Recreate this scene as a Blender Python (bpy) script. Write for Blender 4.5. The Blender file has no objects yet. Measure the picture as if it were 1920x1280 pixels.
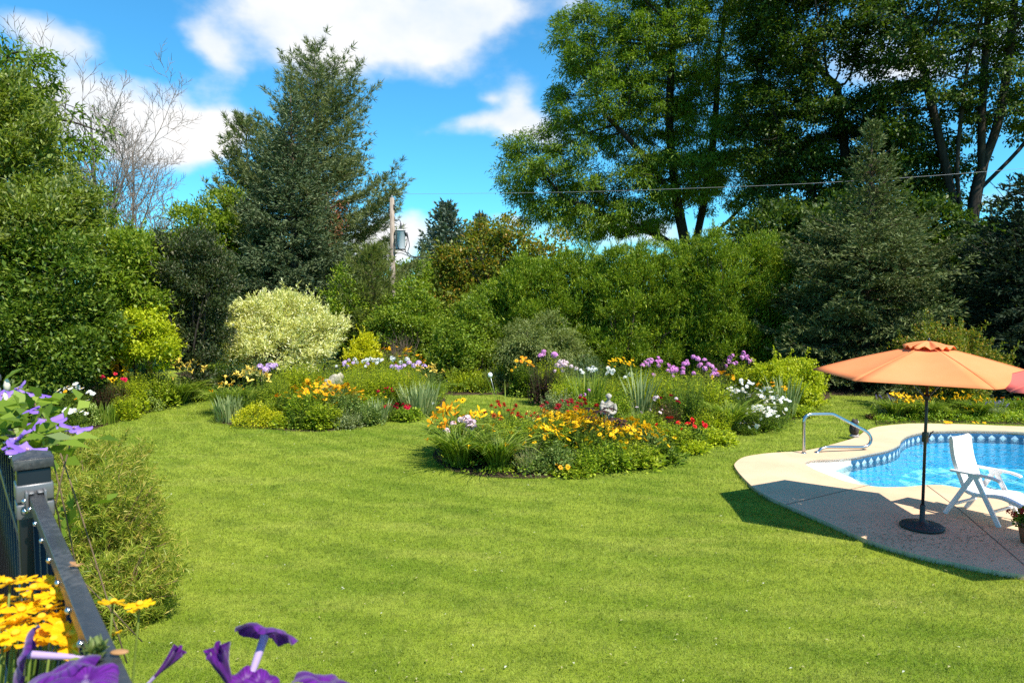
import bpy, bmesh, math, random
import numpy as np
from mathutils import Vector, Matrix

PI = math.pi
R = math.radians
rng = np.random.default_rng(7)
random.seed(7)
scene = bpy.context.scene
COL = scene.collection

# ------------------------------------------------------------------ camera
CAM_H = 3.05
FPX = 1280.0                       # 24 mm on a 36 mm sensor, in photo pixels
PITCH = math.atan(80 / 1280)
cam_d = bpy.data.cameras.new('camera')
cam_d.lens = 24
cam_d.sensor_width = 36
cam_d.clip_start = 0.05
cam_d.clip_end = 3000
cam_d.dof.use_dof = True
cam_d.dof.focus_distance = 14
cam_d.dof.aperture_fstop = 9
cam = bpy.data.objects.new('camera', cam_d)
cam.location = (0, 0, CAM_H)
cam.rotation_euler = (PI / 2 - PITCH, 0, 0)
COL.objects.link(cam)
scene.camera = cam

# ------------------------------------------------------------------ light
SUN_DIR = Vector((0.47, -0.50, 1.0)).normalized()     # towards the sun
SUN_EL = math.asin(SUN_DIR.z)
SUN_AZ = math.atan2(SUN_DIR.x, SUN_DIR.y)
sun_d = bpy.data.lights.new('sun', 'SUN')
sun_d.energy = 4.8
sun_d.angle = R(0.53)
sun_d.color = (1.0, 0.94, 0.84)
sun = bpy.data.objects.new('sun', sun_d)
sun.rotation_euler = SUN_DIR.to_track_quat('Z', 'Y').to_euler()
COL.objects.link(sun)

scene.view_settings.view_transform = 'Standard'
scene.view_settings.look = 'None'
scene.view_settings.exposure = 0.78
scene.view_settings.gamma = 1
scene.render.engine = 'CYCLES'
scene.cycles.use_denoising = False
scene.cycles.max_bounces = 6
scene.cycles.diffuse_bounces = 3
scene.cycles.glossy_bounces = 3
scene.cycles.transmission_bounces = 4
scene.cycles.transparent_max_bounces = 8
scene.cycles.sample_clamp_indirect = 4
scene.cycles.caustics_reflective = False
scene.cycles.caustics_refractive = False


def ray(px, py):
    cx, cy = (px - 960) / FPX, (640 - py) / FPX
    return Vector((cx, math.cos(PITCH) + cy * math.sin(PITCH), -math.sin(PITCH) + cy * math.cos(PITCH)))


def ground(px, py, z=0.0):
    d = ray(px, py)
    t = (z - CAM_H) / d.z
    return Vector((d.x * t, d.y * t, z))


def at(px, py, Y):
    d = ray(px, py)
    t = Y / d.y
    return Vector((d.x * t, Y, CAM_H + d.z * t))


# ------------------------------------------------------------------ node helpers
class NT:
    def __init__(self, tree):
        self.t = tree
        self.t.nodes.clear()

    def n(self, kind, **kw):
        nd = self.t.nodes.new(kind)
        for k, v in kw.items():
            setattr(nd, k, v)
        return nd

    def link(self, a, b):
        self.t.links.new(a, b)

    def math(self, op, a, b=None, c=None, clamp=False):
        nd = self.n('ShaderNodeMath', operation=op)
        nd.use_clamp = clamp
        for i, v in enumerate((a, b, c)):
            if v is None:
                continue
            if isinstance(v, (int, float)):
                nd.inputs[i].default_value = v
            else:
                self.link(v, nd.inputs[i])
        return nd.outputs[0]

    def mix(self, fac, a, b, blend='MIX'):
        nd = self.n('ShaderNodeMix', data_type='RGBA', blend_type=blend)
        for i, v in ((0, fac), (6, a), (7, b)):
            if isinstance(v, (int, float)):
                nd.inputs[i].default_value = v
            elif isinstance(v, (tuple, list)):
                nd.inputs[i].default_value = (*v[:3], 1)
            else:
                self.link(v, nd.inputs[i])
        return nd.outputs[2]

    def noise(self, vec, scale, detail=3, rough=0.5, out=0):
        nd = self.n('ShaderNodeTexNoise')
        nd.inputs['Scale'].default_value = scale
        nd.inputs['Detail'].default_value = detail
        nd.inputs['Roughness'].default_value = rough
        if vec is not None:
            self.link(vec, nd.inputs['Vector'])
        return nd.outputs[out]

    def ramp(self, fac, stops):
        nd = self.n('ShaderNodeValToRGB')
        el = nd.color_ramp.elements
        while len(el) < len(stops):
            el.new(0.5)
        for e, (p, c) in zip(el, stops):
            e.position = p
            e.color = (*c, 1) if len(c) == 3 else c
        self.link(fac, nd.inputs[0])
        return nd.outputs[0]

    def mapr(self, v, a, b, c=0.0, d=1.0, smooth=False):
        nd = self.n('ShaderNodeMapRange')
        if smooth:
            nd.interpolation_type = 'SMOOTHSTEP'
        self.link(v, nd.inputs[0])
        for i, x in enumerate((a, b, c, d)):
            nd.inputs[i + 1].default_value = x
        return nd.outputs[0]


# ------------------------------------------------------------------ sky with clouds (world, at infinity)
world = bpy.data.worlds.new('World')
scene.world = world
world.use_nodes = True
w = NT(world.node_tree)
sky = w.n('ShaderNodeTexSky', sky_type='NISHITA')
sky.sun_disc = False
sky.sun_elevation = SUN_EL
sky.sun_rotation = SUN_AZ
sky.altitude = 100
sky.air_density = 1.0
sky.dust_density = 0.3
sky.ozone_density = 2.5
geo = w.n('ShaderNodeTexCoord')
sep = w.n('ShaderNodeSeparateXYZ')
w.link(geo.outputs['Generated'], sep.inputs[0])
az = w.math('ARCTAN2', sep.outputs[0], sep.outputs[1])
el = w.math('ARCSINE', sep.outputs[2])
blue = w.mix(1.0, sky.outputs[0], (0.33, 0.94, 1.15), 'MULTIPLY')
# each cloud bank: azimuth / elevation centre, half sizes, weight
CLOUDS = [(690, 15, 330, 62, 1.0), (860, 45, 110, 48, .85), (560, 62, 140, 52, .8), (730, 95, 170, 60, .75), (1090, 8, 60, 35, .55),
          (372, 78, 48, 36, .75), (420, 118, 42, 40, .7), (100, 48, 90, 48, .8), (130, 85, 60, 40, .4),
          (230, 228, 120, 58, .95), (350, 235, 105, 58, 1.0), (430, 225, 45, 48, .75), (140, 185, 80, 50, .85), (300, 290, 160, 45, .5),
          (895, 238, 105, 36, .75), (968, 188, 60, 52, .85), (1015, 245, 80, 42, .75), (905, 165, 26, 14, .4),
          (755, 445, 90, 48, .95), (690, 470, 90, 45, .8), (960, 415, 60, 22, .5), (1180, 440, 260, 45, .8),
          (1600, 110, 110, 60, .8), (1720, 130, 80, 40, .7), (1900, 60, 90, 80, .7), (1860, 380, 120, 40, .6), (1450, 60, 60, 40, .5),
          (-300, 150, 300, 90, .9), (2300, 200, 300, 100, .9)]
comb = w.n('ShaderNodeCombineXYZ')
w.link(az, comb.inputs[0])
w.link(w.math('MULTIPLY', el, 1.5), comb.inputs[1])
warp = w.n('ShaderNodeTexNoise')
warp.inputs['Scale'].default_value = 7
warp.inputs['Detail'].default_value = 4
w.link(comb.outputs[0], warp.inputs['Vector'])
wsep = w.n('ShaderNodeSeparateColor')
w.link(warp.outputs['Color'], wsep.inputs[0])
azw = w.math('ADD', az, w.math('MULTIPLY', w.math('SUBTRACT', wsep.outputs[0], 0.5), 0.10))
elw = w.math('ADD', el, w.math('MULTIPLY', w.math('SUBTRACT', wsep.outputs[1], 0.5), 0.08))
total = None
top_edge = None
for (px, py, rx, ry, wt) in CLOUDS:
    d = ray(px, py).normalized()
    a0, e0 = math.atan2(d.x, d.y), math.asin(d.z)
    ra, re = rx / 1280 * math.cos(a0), ry / 1280 * math.cos(a0)
    u = w.math('MULTIPLY', w.math('SUBTRACT', azw, a0), 1 / ra)
    v = w.math('MULTIPLY', w.math('SUBTRACT', elw, e0), 1 / re)
    r2 = w.math('ADD', w.math('MULTIPLY', u, u), w.math('MULTIPLY', v, v))
    g = w.math('MULTIPLY', w.math('EXPONENT', w.math('MULTIPLY', r2, -1.1)), wt)
    total = g if total is None else w.math('ADD', total, g)
fbm = w.noise(comb.outputs[0], 11, 7, 0.58)
fbm2 = w.noise(comb.outputs[0], 5.5, 5, 0.55)
dens = w.math('ADD', total, w.math('MULTIPLY', w.math('SUBTRACT', fbm, 0.5), 0.9))
mask = w.mapr(dens, 0.34, 1.12, smooth=True)
ccol = w.mix(w.mapr(fbm2, 0.35, 0.65), (0.70, 0.80, 0.92), (1.0, 0.985, 0.97))
CLOUD_GAIN = 5.6
cloud = w.mix(1.0, ccol, (CLOUD_GAIN, CLOUD_GAIN, CLOUD_GAIN), 'MULTIPLY')
skyc = w.mix(mask, blue, cloud)
bg = w.n('ShaderNodeBackground')
bg.inputs[1].default_value = 0.115
w.link(skyc, bg.inputs[0])
wo = w.n('ShaderNodeOutputWorld')
w.link(bg.outputs[0], wo.inputs[0])

# ------------------------------------------------------------------ materials
MATS = {}


def mat_new(name):
    m = bpy.data.materials.new(name)
    m.use_nodes = True
    return m, NT(m.node_tree)


def bsdf(nt, color, rough=0.6, spec=0.3, metal=0.0, coat=0.0):
    b = nt.n('ShaderNodeBsdfPrincipled')
    if isinstance(color, (tuple, list)):
        b.inputs['Base Color'].default_value = (*color[:3], 1)
    else:
        nt.link(color, b.inputs['Base Color'])
    b.inputs['Roughness'].default_value = rough
    b.inputs['Specular IOR Level'].default_value = spec
    b.inputs['Metallic'].default_value = metal
    b.inputs['Coat Weight'].default_value = coat
    return b


def out(nt, shader, disp=None):
    o = nt.n('ShaderNodeOutputMaterial')
    nt.link(shader, o.inputs[0])


def leaf_mat(name, c1, c2, trans=0.35, rough=0.45, spec=0.25, c3=None, patch=0.0):
    """two (or three) greens spread leaf by leaf, part of the light passes through"""
    if name in MATS:
        return MATS[name]
    m, t = mat_new(name)
    g = t.n('ShaderNodeNewGeometry')
    rnd = g.outputs['Random Per Island']
    stops = [(0.0, c1), (1.0, c2)] if c3 is None else [(0.0, c1), (0.72, c2), (0.95, c3)]
    col = t.ramp(rnd, stops)
    if patch:
        nz = t.noise(g.outputs['Position'], 0.9, 2)
        col = t.mix(t.math('MULTIPLY', t.mapr(nz, 0.4, 0.65), patch), col, tuple(min(1, x * 1.5 + .01) for x in c2))
    b = bsdf(t, col, rough, spec)
    tr = t.n('ShaderNodeBsdfTranslucent')
    tc = t.mix(1.0, col, (1.25, 1.35, 0.55), 'MULTIPLY')
    t.link(tc, tr.inputs[0])
    mx = t.n('ShaderNodeMixShader')
    mx.inputs[0].default_value = trans
    t.link(b.outputs[0], mx.inputs[1])
    t.link(tr.outputs[0], mx.inputs[2])
    out(t, mx.outputs[0])
    MATS[name] = m
    return m


def petal_mat(name, c, c2=None, trans=0.3):
    if name in MATS:
        return MATS[name]
    m, t = mat_new(name)
    oi = t.n('ShaderNodeObjectInfo')
    c2 = c2 or tuple(x * 0.8 for x in c)
    col = t.mix(oi.outputs['Random'], c, c2)
    b = bsdf(t, col, 0.55, 0.2)
    tr = t.n('ShaderNodeBsdfTranslucent')
    t.link(col, tr.inputs[0])
    mx = t.n('ShaderNodeMixShader')
    mx.inputs[0].default_value = trans
    t.link(b.outputs[0], mx.inputs[1])
    t.link(tr.outputs[0], mx.inputs[2])
    out(t, mx.outputs[0])
    MATS[name] = m
    return m


def plain(name, c, rough=0.5, spec=0.5, metal=0.0, coat=0.0, nscale=0, namp=0.15, bump=0.0):
    if name in MATS:
        return MATS[name]
    m, t = mat_new(name)
    col = c
    tc = t.n('ShaderNodeTexCoord')
    if nscale:
        nz = t.noise(tc.outputs['Object'], nscale, 5, 0.6)
        col = t.mix(t.mapr(nz, 0.3, 0.7), tuple(x * (1 - namp) for x in c), tuple(min(1, x * (1 + namp)) for x in c))
    b = bsdf(t, col, rough, spec, metal, coat)
    if bump:
        bp = t.n('ShaderNodeBump')
        bp.inputs['Strength'].default_value = bump
        bp.inputs['Distance'].default_value = 0.01
        t.link(t.noise(tc.outputs['Object'], nscale * 3 or 40, 4, 0.6), bp.inputs['Height'])
        t.link(bp.outputs[0], b.inputs['Normal'])
    out(t, b.outputs[0])
    MATS[name] = m
    return m


def bark_mat(name, c1, c2, scale=6):
    if name in MATS:
        return MATS[name]
    m, t = mat_new(name)
    tc = t.n('ShaderNodeTexCoord')
    mp = t.n('ShaderNodeMapping')
    mp.inputs['Scale'].default_value = (1, 1, 0.18)
    t.link(tc.outputs['Object'], mp.inputs[0])
    nz = t.noise(mp.outputs[0], scale, 6, 0.65)
    col = t.ramp(nz, [(0.3, c1), (0.7, c2)])
    b = bsdf(t, col, 0.9, 0.1)
    bp = t.n('ShaderNodeBump')
    bp.inputs['Strength'].default_value = 0.6
    bp.inputs['Distance'].default_value = 0.03
    t.link(nz, bp.inputs['Height'])
    t.link(bp.outputs[0], b.inputs['Normal'])
    out(t, b.outputs[0])
    MATS[name] = m
    return m


# ------------------------------------------------------------------ mesh building
class Mesh:
    def __init__(self):
        self.v, self.f, self.n = [], [], 0

    def add(self, verts, faces, mat=0):
        verts = np.asarray(verts, dtype=np.float32).reshape(-1, 3)
        faces = np.asarray(faces, dtype=np.int64)
        self.v.append(verts)
        self.f.append((faces + self.n, mat))
        self.n += len(verts)
        return self

    def build(self, name, mats, parent=None, smooth=False, loc=None):
        me = bpy.data.meshes.new(name)
        V = np.concatenate(self.v) if self.v else np.zeros((0, 3), np.float32)
        me.vertices.add(len(V))
        me.vertices.foreach_set('co', V.ravel())
        li, starts, tot, mi = [], [], [], []
        s = 0
        for f, m in self.f:
            k = f.shape[1]
            li.append(f.ravel())
            starts.append(s + np.arange(len(f)) * k)
            tot.append(np.full(len(f), k))
            mi.append(np.full(len(f), m))
            s += f.size
        li = np.concatenate(li).astype(np.int32)
        starts = np.concatenate(starts).astype(np.int32)
        me.loops.add(len(li))
        me.loops.foreach_set('vertex_index', li)
        me.polygons.add(len(starts))
        me.polygons.foreach_set('loop_start', starts)
        me.polygons.foreach_set('material_index', np.concatenate(mi).astype(np.int32))
        if smooth:
            me.polygons.foreach_set('use_smooth', np.ones(len(starts), dtype=bool))
        me.update(calc_edges=True)
        for m in (mats if isinstance(mats, (list, tuple)) else [mats]):
            me.materials.append(m)
        o = bpy.data.objects.new(name, me)
        if loc is not None:
            o.location = loc
        COL.objects.link(o)
        if parent:
            o.parent = parent
        return o


def nrmz(a):
    return a / np.maximum(np.linalg.norm(a, axis=-1, keepdims=True), 1e-9)


def rand_dirs(n):
    return nrmz(rng.normal(size=(n, 3)))


def leaves(M, pos, dr, L, W, nr=None, mat=0, curl=0.12, wide=0.45):
    """diamond leaves: pos base, dr length axis"""
    n = len(pos)
    if n == 0:
        return
    dr = nrmz(dr)
    if nr is None:
        nr = rand_dirs(n) + np.array([0, -0.1, 0.7])
    side = nrmz(np.cross(dr, nr))
    nr = np.cross(side, dr)
    L = np.broadcast_to(np.asarray(L, float), (n,))[:, None]
    W = np.broadcast_to(np.asarray(W, float), (n,))[:, None]
    v = np.empty((n, 4, 3))
    v[:, 0] = pos
    v[:, 1] = pos + dr * L * wide + side * W * .5 + nr * W * .15
    v[:, 2] = pos + dr * L - nr * L * curl
    v[:, 3] = pos + dr * L * wide - side * W * .5 + nr * W * .15
    M.add(v, np.arange(n * 4).reshape(n, 4), mat)


def blades(M, base, azim, L, W, lean0, bend, k=5, mat=0):
    """arching strap leaves; lean angle from vertical grows from lean0 by bend towards the tip"""
    n = len(base)
    s = np.linspace(0, 1, k)
    ang = lean0[:, None] + bend[:, None] * s[None] ** 1.3
    seg = (L[:, None] / (k - 1))
    hx = np.concatenate([np.zeros((n, 1)), np.cumsum(np.sin(ang[:, :-1]) * seg, 1)], 1)
    hz = np.concatenate([np.zeros((n, 1)), np.cumsum(np.cos(ang[:, :-1]) * seg, 1)], 1)
    ca, sa = np.cos(azim)[:, None], np.sin(azim)[:, None]
    ctr = np.stack([base[:, 0:1] + hx * ca, base[:, 1:2] + hx * sa, base[:, 2:3] + hz], -1)
    ctr[..., 2] = np.maximum(ctr[..., 2], 0.015)
    tw = rng.uniform(-.5, .5, n)[:, None]
    side = np.stack([-np.sin(azim)[:, None] * np.cos(tw) + 0 * s, np.cos(azim)[:, None] * np.cos(tw) + 0 * s, np.sin(tw) + 0 * s], -1)
    wd = W[:, None] * (0.55 + 0.45 * np.sin(np.minimum(s * 1.9 + .45, PI / 2)))[None] * np.clip((1 - s) * 3.0, 0.04, 1)[None]
    v = np.stack([ctr - side * wd[..., None] / 2, ctr + side * wd[..., None] / 2], 2)     # n,k,2,3
    idx = np.arange(n * k * 2).reshape(n, k, 2)
    q = np.stack([idx[:, :-1, 0], idx[:, :-1, 1], idx[:, 1:, 1], idx[:, 1:, 0]], -1).reshape(-1, 4)
    M.add(v, q, mat)
    return ctr


def tube(M, pts, rad, k=6, mat=0, caps=True):
    pts = np.asarray([tuple(p) for p in pts], float)
    n = len(pts)
    rad = np.broadcast_to(np.asarray(rad, float), (n,))
    tg = nrmz(np.gradient(pts, axis=0))
    up = np.array([0, 0, 1.0]) if abs(tg[0][2]) < .9 else np.array([1.0, 0, 0])
    V = []
    a = np.arange(k) * 2 * PI / k
    for i in range(n):
        s = np.cross(tg[i], up)
        s /= max(np.linalg.norm(s), 1e-9)
        up = np.cross(s, tg[i])
        V.append(pts[i] + rad[i] * (np.cos(a)[:, None] * s + np.sin(a)[:, None] * up))
    idx = np.arange(n * k).reshape(n, k)
    nx = np.roll(idx, -1, 1)
    q = np.stack([idx[:-1], nx[:-1], nx[1:], idx[1:]], -1).reshape(-1, 4)
    V = np.concatenate(V)
    if caps:
        V = np.concatenate([V, pts[:1], pts[-1:]])
        c0, c1 = n * k, n * k + 1
        base = M.n
        M.add(V, q, mat)
        t0 = np.stack([np.full(k, c0), nx[0], idx[0]], -1) + base
        t1 = np.stack([np.full(k, c1), idx[-1], nx[-1]], -1) + base
        M.f.append((np.concatenate([t0, t1]), mat))
    else:
        M.add(V, q, mat)


def box(M, c, s, rot=None, mat=0):
    """box with centre c, full sizes s, optional 3x3 rotation"""
    x, y, z = [d / 2 for d in s]
    v = np.array([[-x, -y, -z], [x, -y, -z], [x, y, -z], [-x, y, -z], [-x, -y, z], [x, -y, z], [x, y, z], [-x, y, z]])
    if rot is not None:
        v = v @ np.asarray(rot).T
    v = v + np.asarray(tuple(c))
    M.add(v, [[0, 3, 2, 1], [4, 5, 6, 7], [0, 1, 5, 4], [1, 2, 6, 5], [2, 3, 7, 6], [3, 0, 4, 7]], mat)


def lathe(M, prof, k=24, c=(0, 0, 0), mat=0):
    a = np.arange(k) * 2 * PI / k
    prof = np.asarray(prof, float)
    V = np.stack([np.stack([r * np.cos(a) + c[0], r * np.sin(a) + c[1], np.full(k, z + c[2])], -1) for r, z in prof])
    n = len(prof)
    idx = np.arange(n * k).reshape(n, k)
    nx = np.roll(idx, -1, 1)
    q = np.stack([idx[:-1], nx[:-1], nx[1:], idx[1:]], -1).reshape(-1, 4)
    M.add(V.reshape(-1, 3), q, mat)


def ellipsoid(M, c, r, k=16, m=10, mat=0):
    th = np.linspace(0, PI, m)
    lathe_p = [(max(math.sin(t), 1e-4), -math.cos(t)) for t in th]
    N = Mesh()
    lathe(N, lathe_p, k)
    M.add(N.v[0] * np.asarray(r) + np.asarray(tuple(c)), N.f[0][0], mat)


def bevel(o, w=0.004, seg=2):
    md = o.modifiers.new('bevel', 'BEVEL')
    md.width = w
    md.segments = seg
    md.limit_method = 'ANGLE'
    return o


# ------------------------------------------------------------------ things
def thing(name, label, cat, loc=(0, 0, 0), group=None, rz=0.0):
    o = bpy.data.objects.new(name, None)
    o.empty_display_size = 0.2
    o.location = loc
    o.rotation_euler = (0, 0, rz)
    COL.objects.link(o)
    return tag(o, label, cat, group)


def tag(o, label, cat, group=None, kind=None):
    o['label'] = label
    o['category'] = cat
    if group:
        o['group'] = group
    if kind:
        o['kind'] = kind
    return o


def struct(o):
    o['kind'] = 'structure'
    return o


def inside(poly, x, y):
    """vectorised point in polygon"""
    p = np.asarray([(q[0], q[1]) for q in poly])
    x, y = np.asarray(x), np.asarray(y)
    c = np.zeros(x.shape, bool)
    j = len(p) - 1
    for i in range(len(p)):
        xi, yi, xj, yj = p[i][0], p[i][1], p[j][0], p[j][1]
        if yi != yj:
            c ^= ((yi > y) != (yj > y)) & (x < (xj - xi) * (y - yi) / (yj - yi) + xi)
        j = i
    return c


def smooth_loop(pts, n=6):
    """closed Catmull-Rom"""
    P = [Vector(p) for p in pts]
    o = []
    m = len(P)
    for i in range(m):
        p0, p1, p2, p3 = P[i - 1], P[i], P[(i + 1) % m], P[(i + 2) % m]
        for k in range(n):
            t = k / n
            o.append(.5 * ((2 * p1) + (-p0 + p2) * t + (2 * p0 - 5 * p1 + 4 * p2 - p3) * t * t + (-p0 + 3 * p1 - 3 * p2 + p3) * t ** 3))
    return o


def smooth_open(pts, n=6):
    P = [Vector(p) for p in pts]
    P = [2 * P[0] - P[1]] + P + [2 * P[-1] - P[-2]]
    o = []
    for i in range(1, len(P) - 2):
        p0, p1, p2, p3 = P[i - 1:i + 3]
        for k in range(n):
            t = k / n
            o.append(.5 * ((2 * p1) + (-p0 + p2) * t + (2 * p0 - 5 * p1 + 4 * p2 - p3) * t * t + (-p0 + 3 * p1 - 3 * p2 + p3) * t ** 3))
    o.append(P[-2])
    return o


def flat_poly(name, loops, z, mat):
    """a flat sheet bounded by the first loop, with the other loops as holes"""
    bm = bmesh.new()
    es = []
    for lp in loops:
        vs = [bm.verts.new((p[0], p[1], z)) for p in lp]
        es += [bm.edges.new((vs[i], vs[(i + 1) % len(vs)])) for i in range(len(vs))]
    bmesh.ops.triangle_fill(bm, use_beauty=True, use_dissolve=False, edges=es, normal=(0, 0, 1))
    for f in bm.faces:
        if f.normal.z < 0:
            f.normal_flip()
    me = bpy.data.meshes.new(name)
    bm.to_mesh(me)
    bm.free()
    me.materials.append(mat)
    o = bpy.data.objects.new(name, me)
    COL.objects.link(o)
    return o


# ================================================================== THE GROUND
BED_NEAR = [ground(*p) for p in [(812, 858), (826, 872), (850, 884), (900, 893), (980, 897), (1080, 893), (1180, 880), (1250, 858), (1300, 843), (1345, 826), (1400, 812),
                                 (1440, 806), (1492, 786), (1530, 766), (1548, 752), (1556, 742), (1500, 728), (1060, 728), (1052, 752), (1035, 765), (1000, 776), (950, 786), (890, 802), (838, 828), (815, 846)]]
BED_MID = [ground(*p) for p in [(402, 786), (412, 793), (440, 798), (500, 804), (560, 809), (620, 808), (680, 800), (740, 788), (800, 775), (826, 768), (834, 755), (836, 742), (836, 728),
                                (470, 728), (440, 740), (420, 756), (405, 772)]]
BED_LEFT = [ground(*p) for p in [(20, 850), (100, 832), (150, 815), (200, 797), (260, 779), (330, 757), (378, 745), (392, 738), (392, 728), (360, 718), (-200, 718), (-500, 800), (-100, 850)]]
BED_HEDGE = [ground(*p) for p in [(836, 740), (900, 740), (960, 741), (1010, 748), (1050, 756), (1060, 728), (1560, 741), (1640, 735), (1640, 690), (420, 690), (470, 727.5), (836, 727.5)]]
DECK_OUT_PX = [(1378, 868), (1380, 878), (1392, 893), (1413, 913), (1440, 930), (1474, 945.5), (1551, 978), (1624, 1010), (1705, 1035), (1787, 1053), (1920, 1077),
               (2150, 1105), (2420, 1105), (2660, 1040), (2700, 940), (2600, 850), (2400, 812)]
DECK_BACK_PX = [(2150, 803), (1920, 799), (1830, 795.5), (1745, 793.5), (1700, 794), (1660, 797.5), (1640, 801), (1622, 808), (1608, 818), (1584, 826), (1535, 839), (1500, 845), (1440, 849), (1396, 856)]
ZD = 0.06
POOL_PX = [(1508, 866), (1523, 877), (1551, 889), (1584, 901), (1616, 908), (1657, 912.5), (1706, 911.5), (1735, 908.5), (1765, 908.5), (1800, 914), (1850, 922), (1930, 935), (2080, 940), (2200, 915),
           (2220, 860), (2090, 824), (1920, 809.5), (1848, 806.5), (1787, 806), (1735, 808), (1704, 814.5), (1690, 823.5), (1686, 832), (1665, 841.5), (1625, 850), (1596, 856),
           (1560, 859), (1525, 860)]
DECK_OUT = [ground(x, y, ZD) for x, y in DECK_OUT_PX + DECK_BACK_PX]
DECK_OUT = smooth_loop(DECK_OUT, 4)
POOL = smooth_loop([ground(x, y, ZD) for x, y in POOL_PX], 5)

GP = np.array([2, 2, 0])


def lawn_color(t, pos):
    big = t.noise(pos, 0.30, 4, 0.6)
    mid = t.noise(pos, 1.4, 5, 0.65)
    fine = t.noise(pos, 8, 5, 0.7)
    grain = t.noise(pos, 34, 2, 0.6)
    mp = t.n('ShaderNodeMapping')
    mp.inputs['Rotation'].default_value = (0, 0, R(-24))
    mp.inputs['Scale'].default_value = (0.30, 1.0, 1)
    t.link(pos, mp.inputs[0])
    streak = t.noise(mp.outputs[0], 1.7, 4, 0.6)
    c = t.mix(t.mapr(big, 0.38, 0.62), (0.165, 0.246, 0.017), (0.280, 0.345, 0.034))
    c = t.mix(t.math('MULTIPLY', t.mapr(streak, 0.50, 0.70), 0.42), c, (0.460, 0.460, 0.100))
    c = t.mix(t.math('MULTIPLY', t.mapr(mid, 0.50, 0.70), 0.55), c, (0.075, 0.135, 0.010))
    # arcs left by the mower
    vd = t.n('ShaderNodeVectorMath', operation='DISTANCE')
    t.link(pos, vd.inputs[0])
    vd.inputs[1].default_value = (7.5, 27.0, 0)
    rr = t.math('ADD', vd.outputs['Value'], t.math('MULTIPLY', mid, 0.9))
    band = t.math('SINE', t.math('MULTIPLY', rr, 9.5))
    c = t.mix(t.math('MULTIPLY', t.mapr(band, -0.5, 0.95), 0.26), c, (0.41, 0.47, 0.065))
    c = t.mix(t.math('MULTIPLY', t.mapr(fine, 0.45, 0.70), 0.55), c, (0.075, 0.125, 0.010))
    return t.mix(t.math('MULTIPLY', t.mapr(grain, 0.50, 0.72), 0.40), c, (0.36, 0.38, 0.09))


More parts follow.
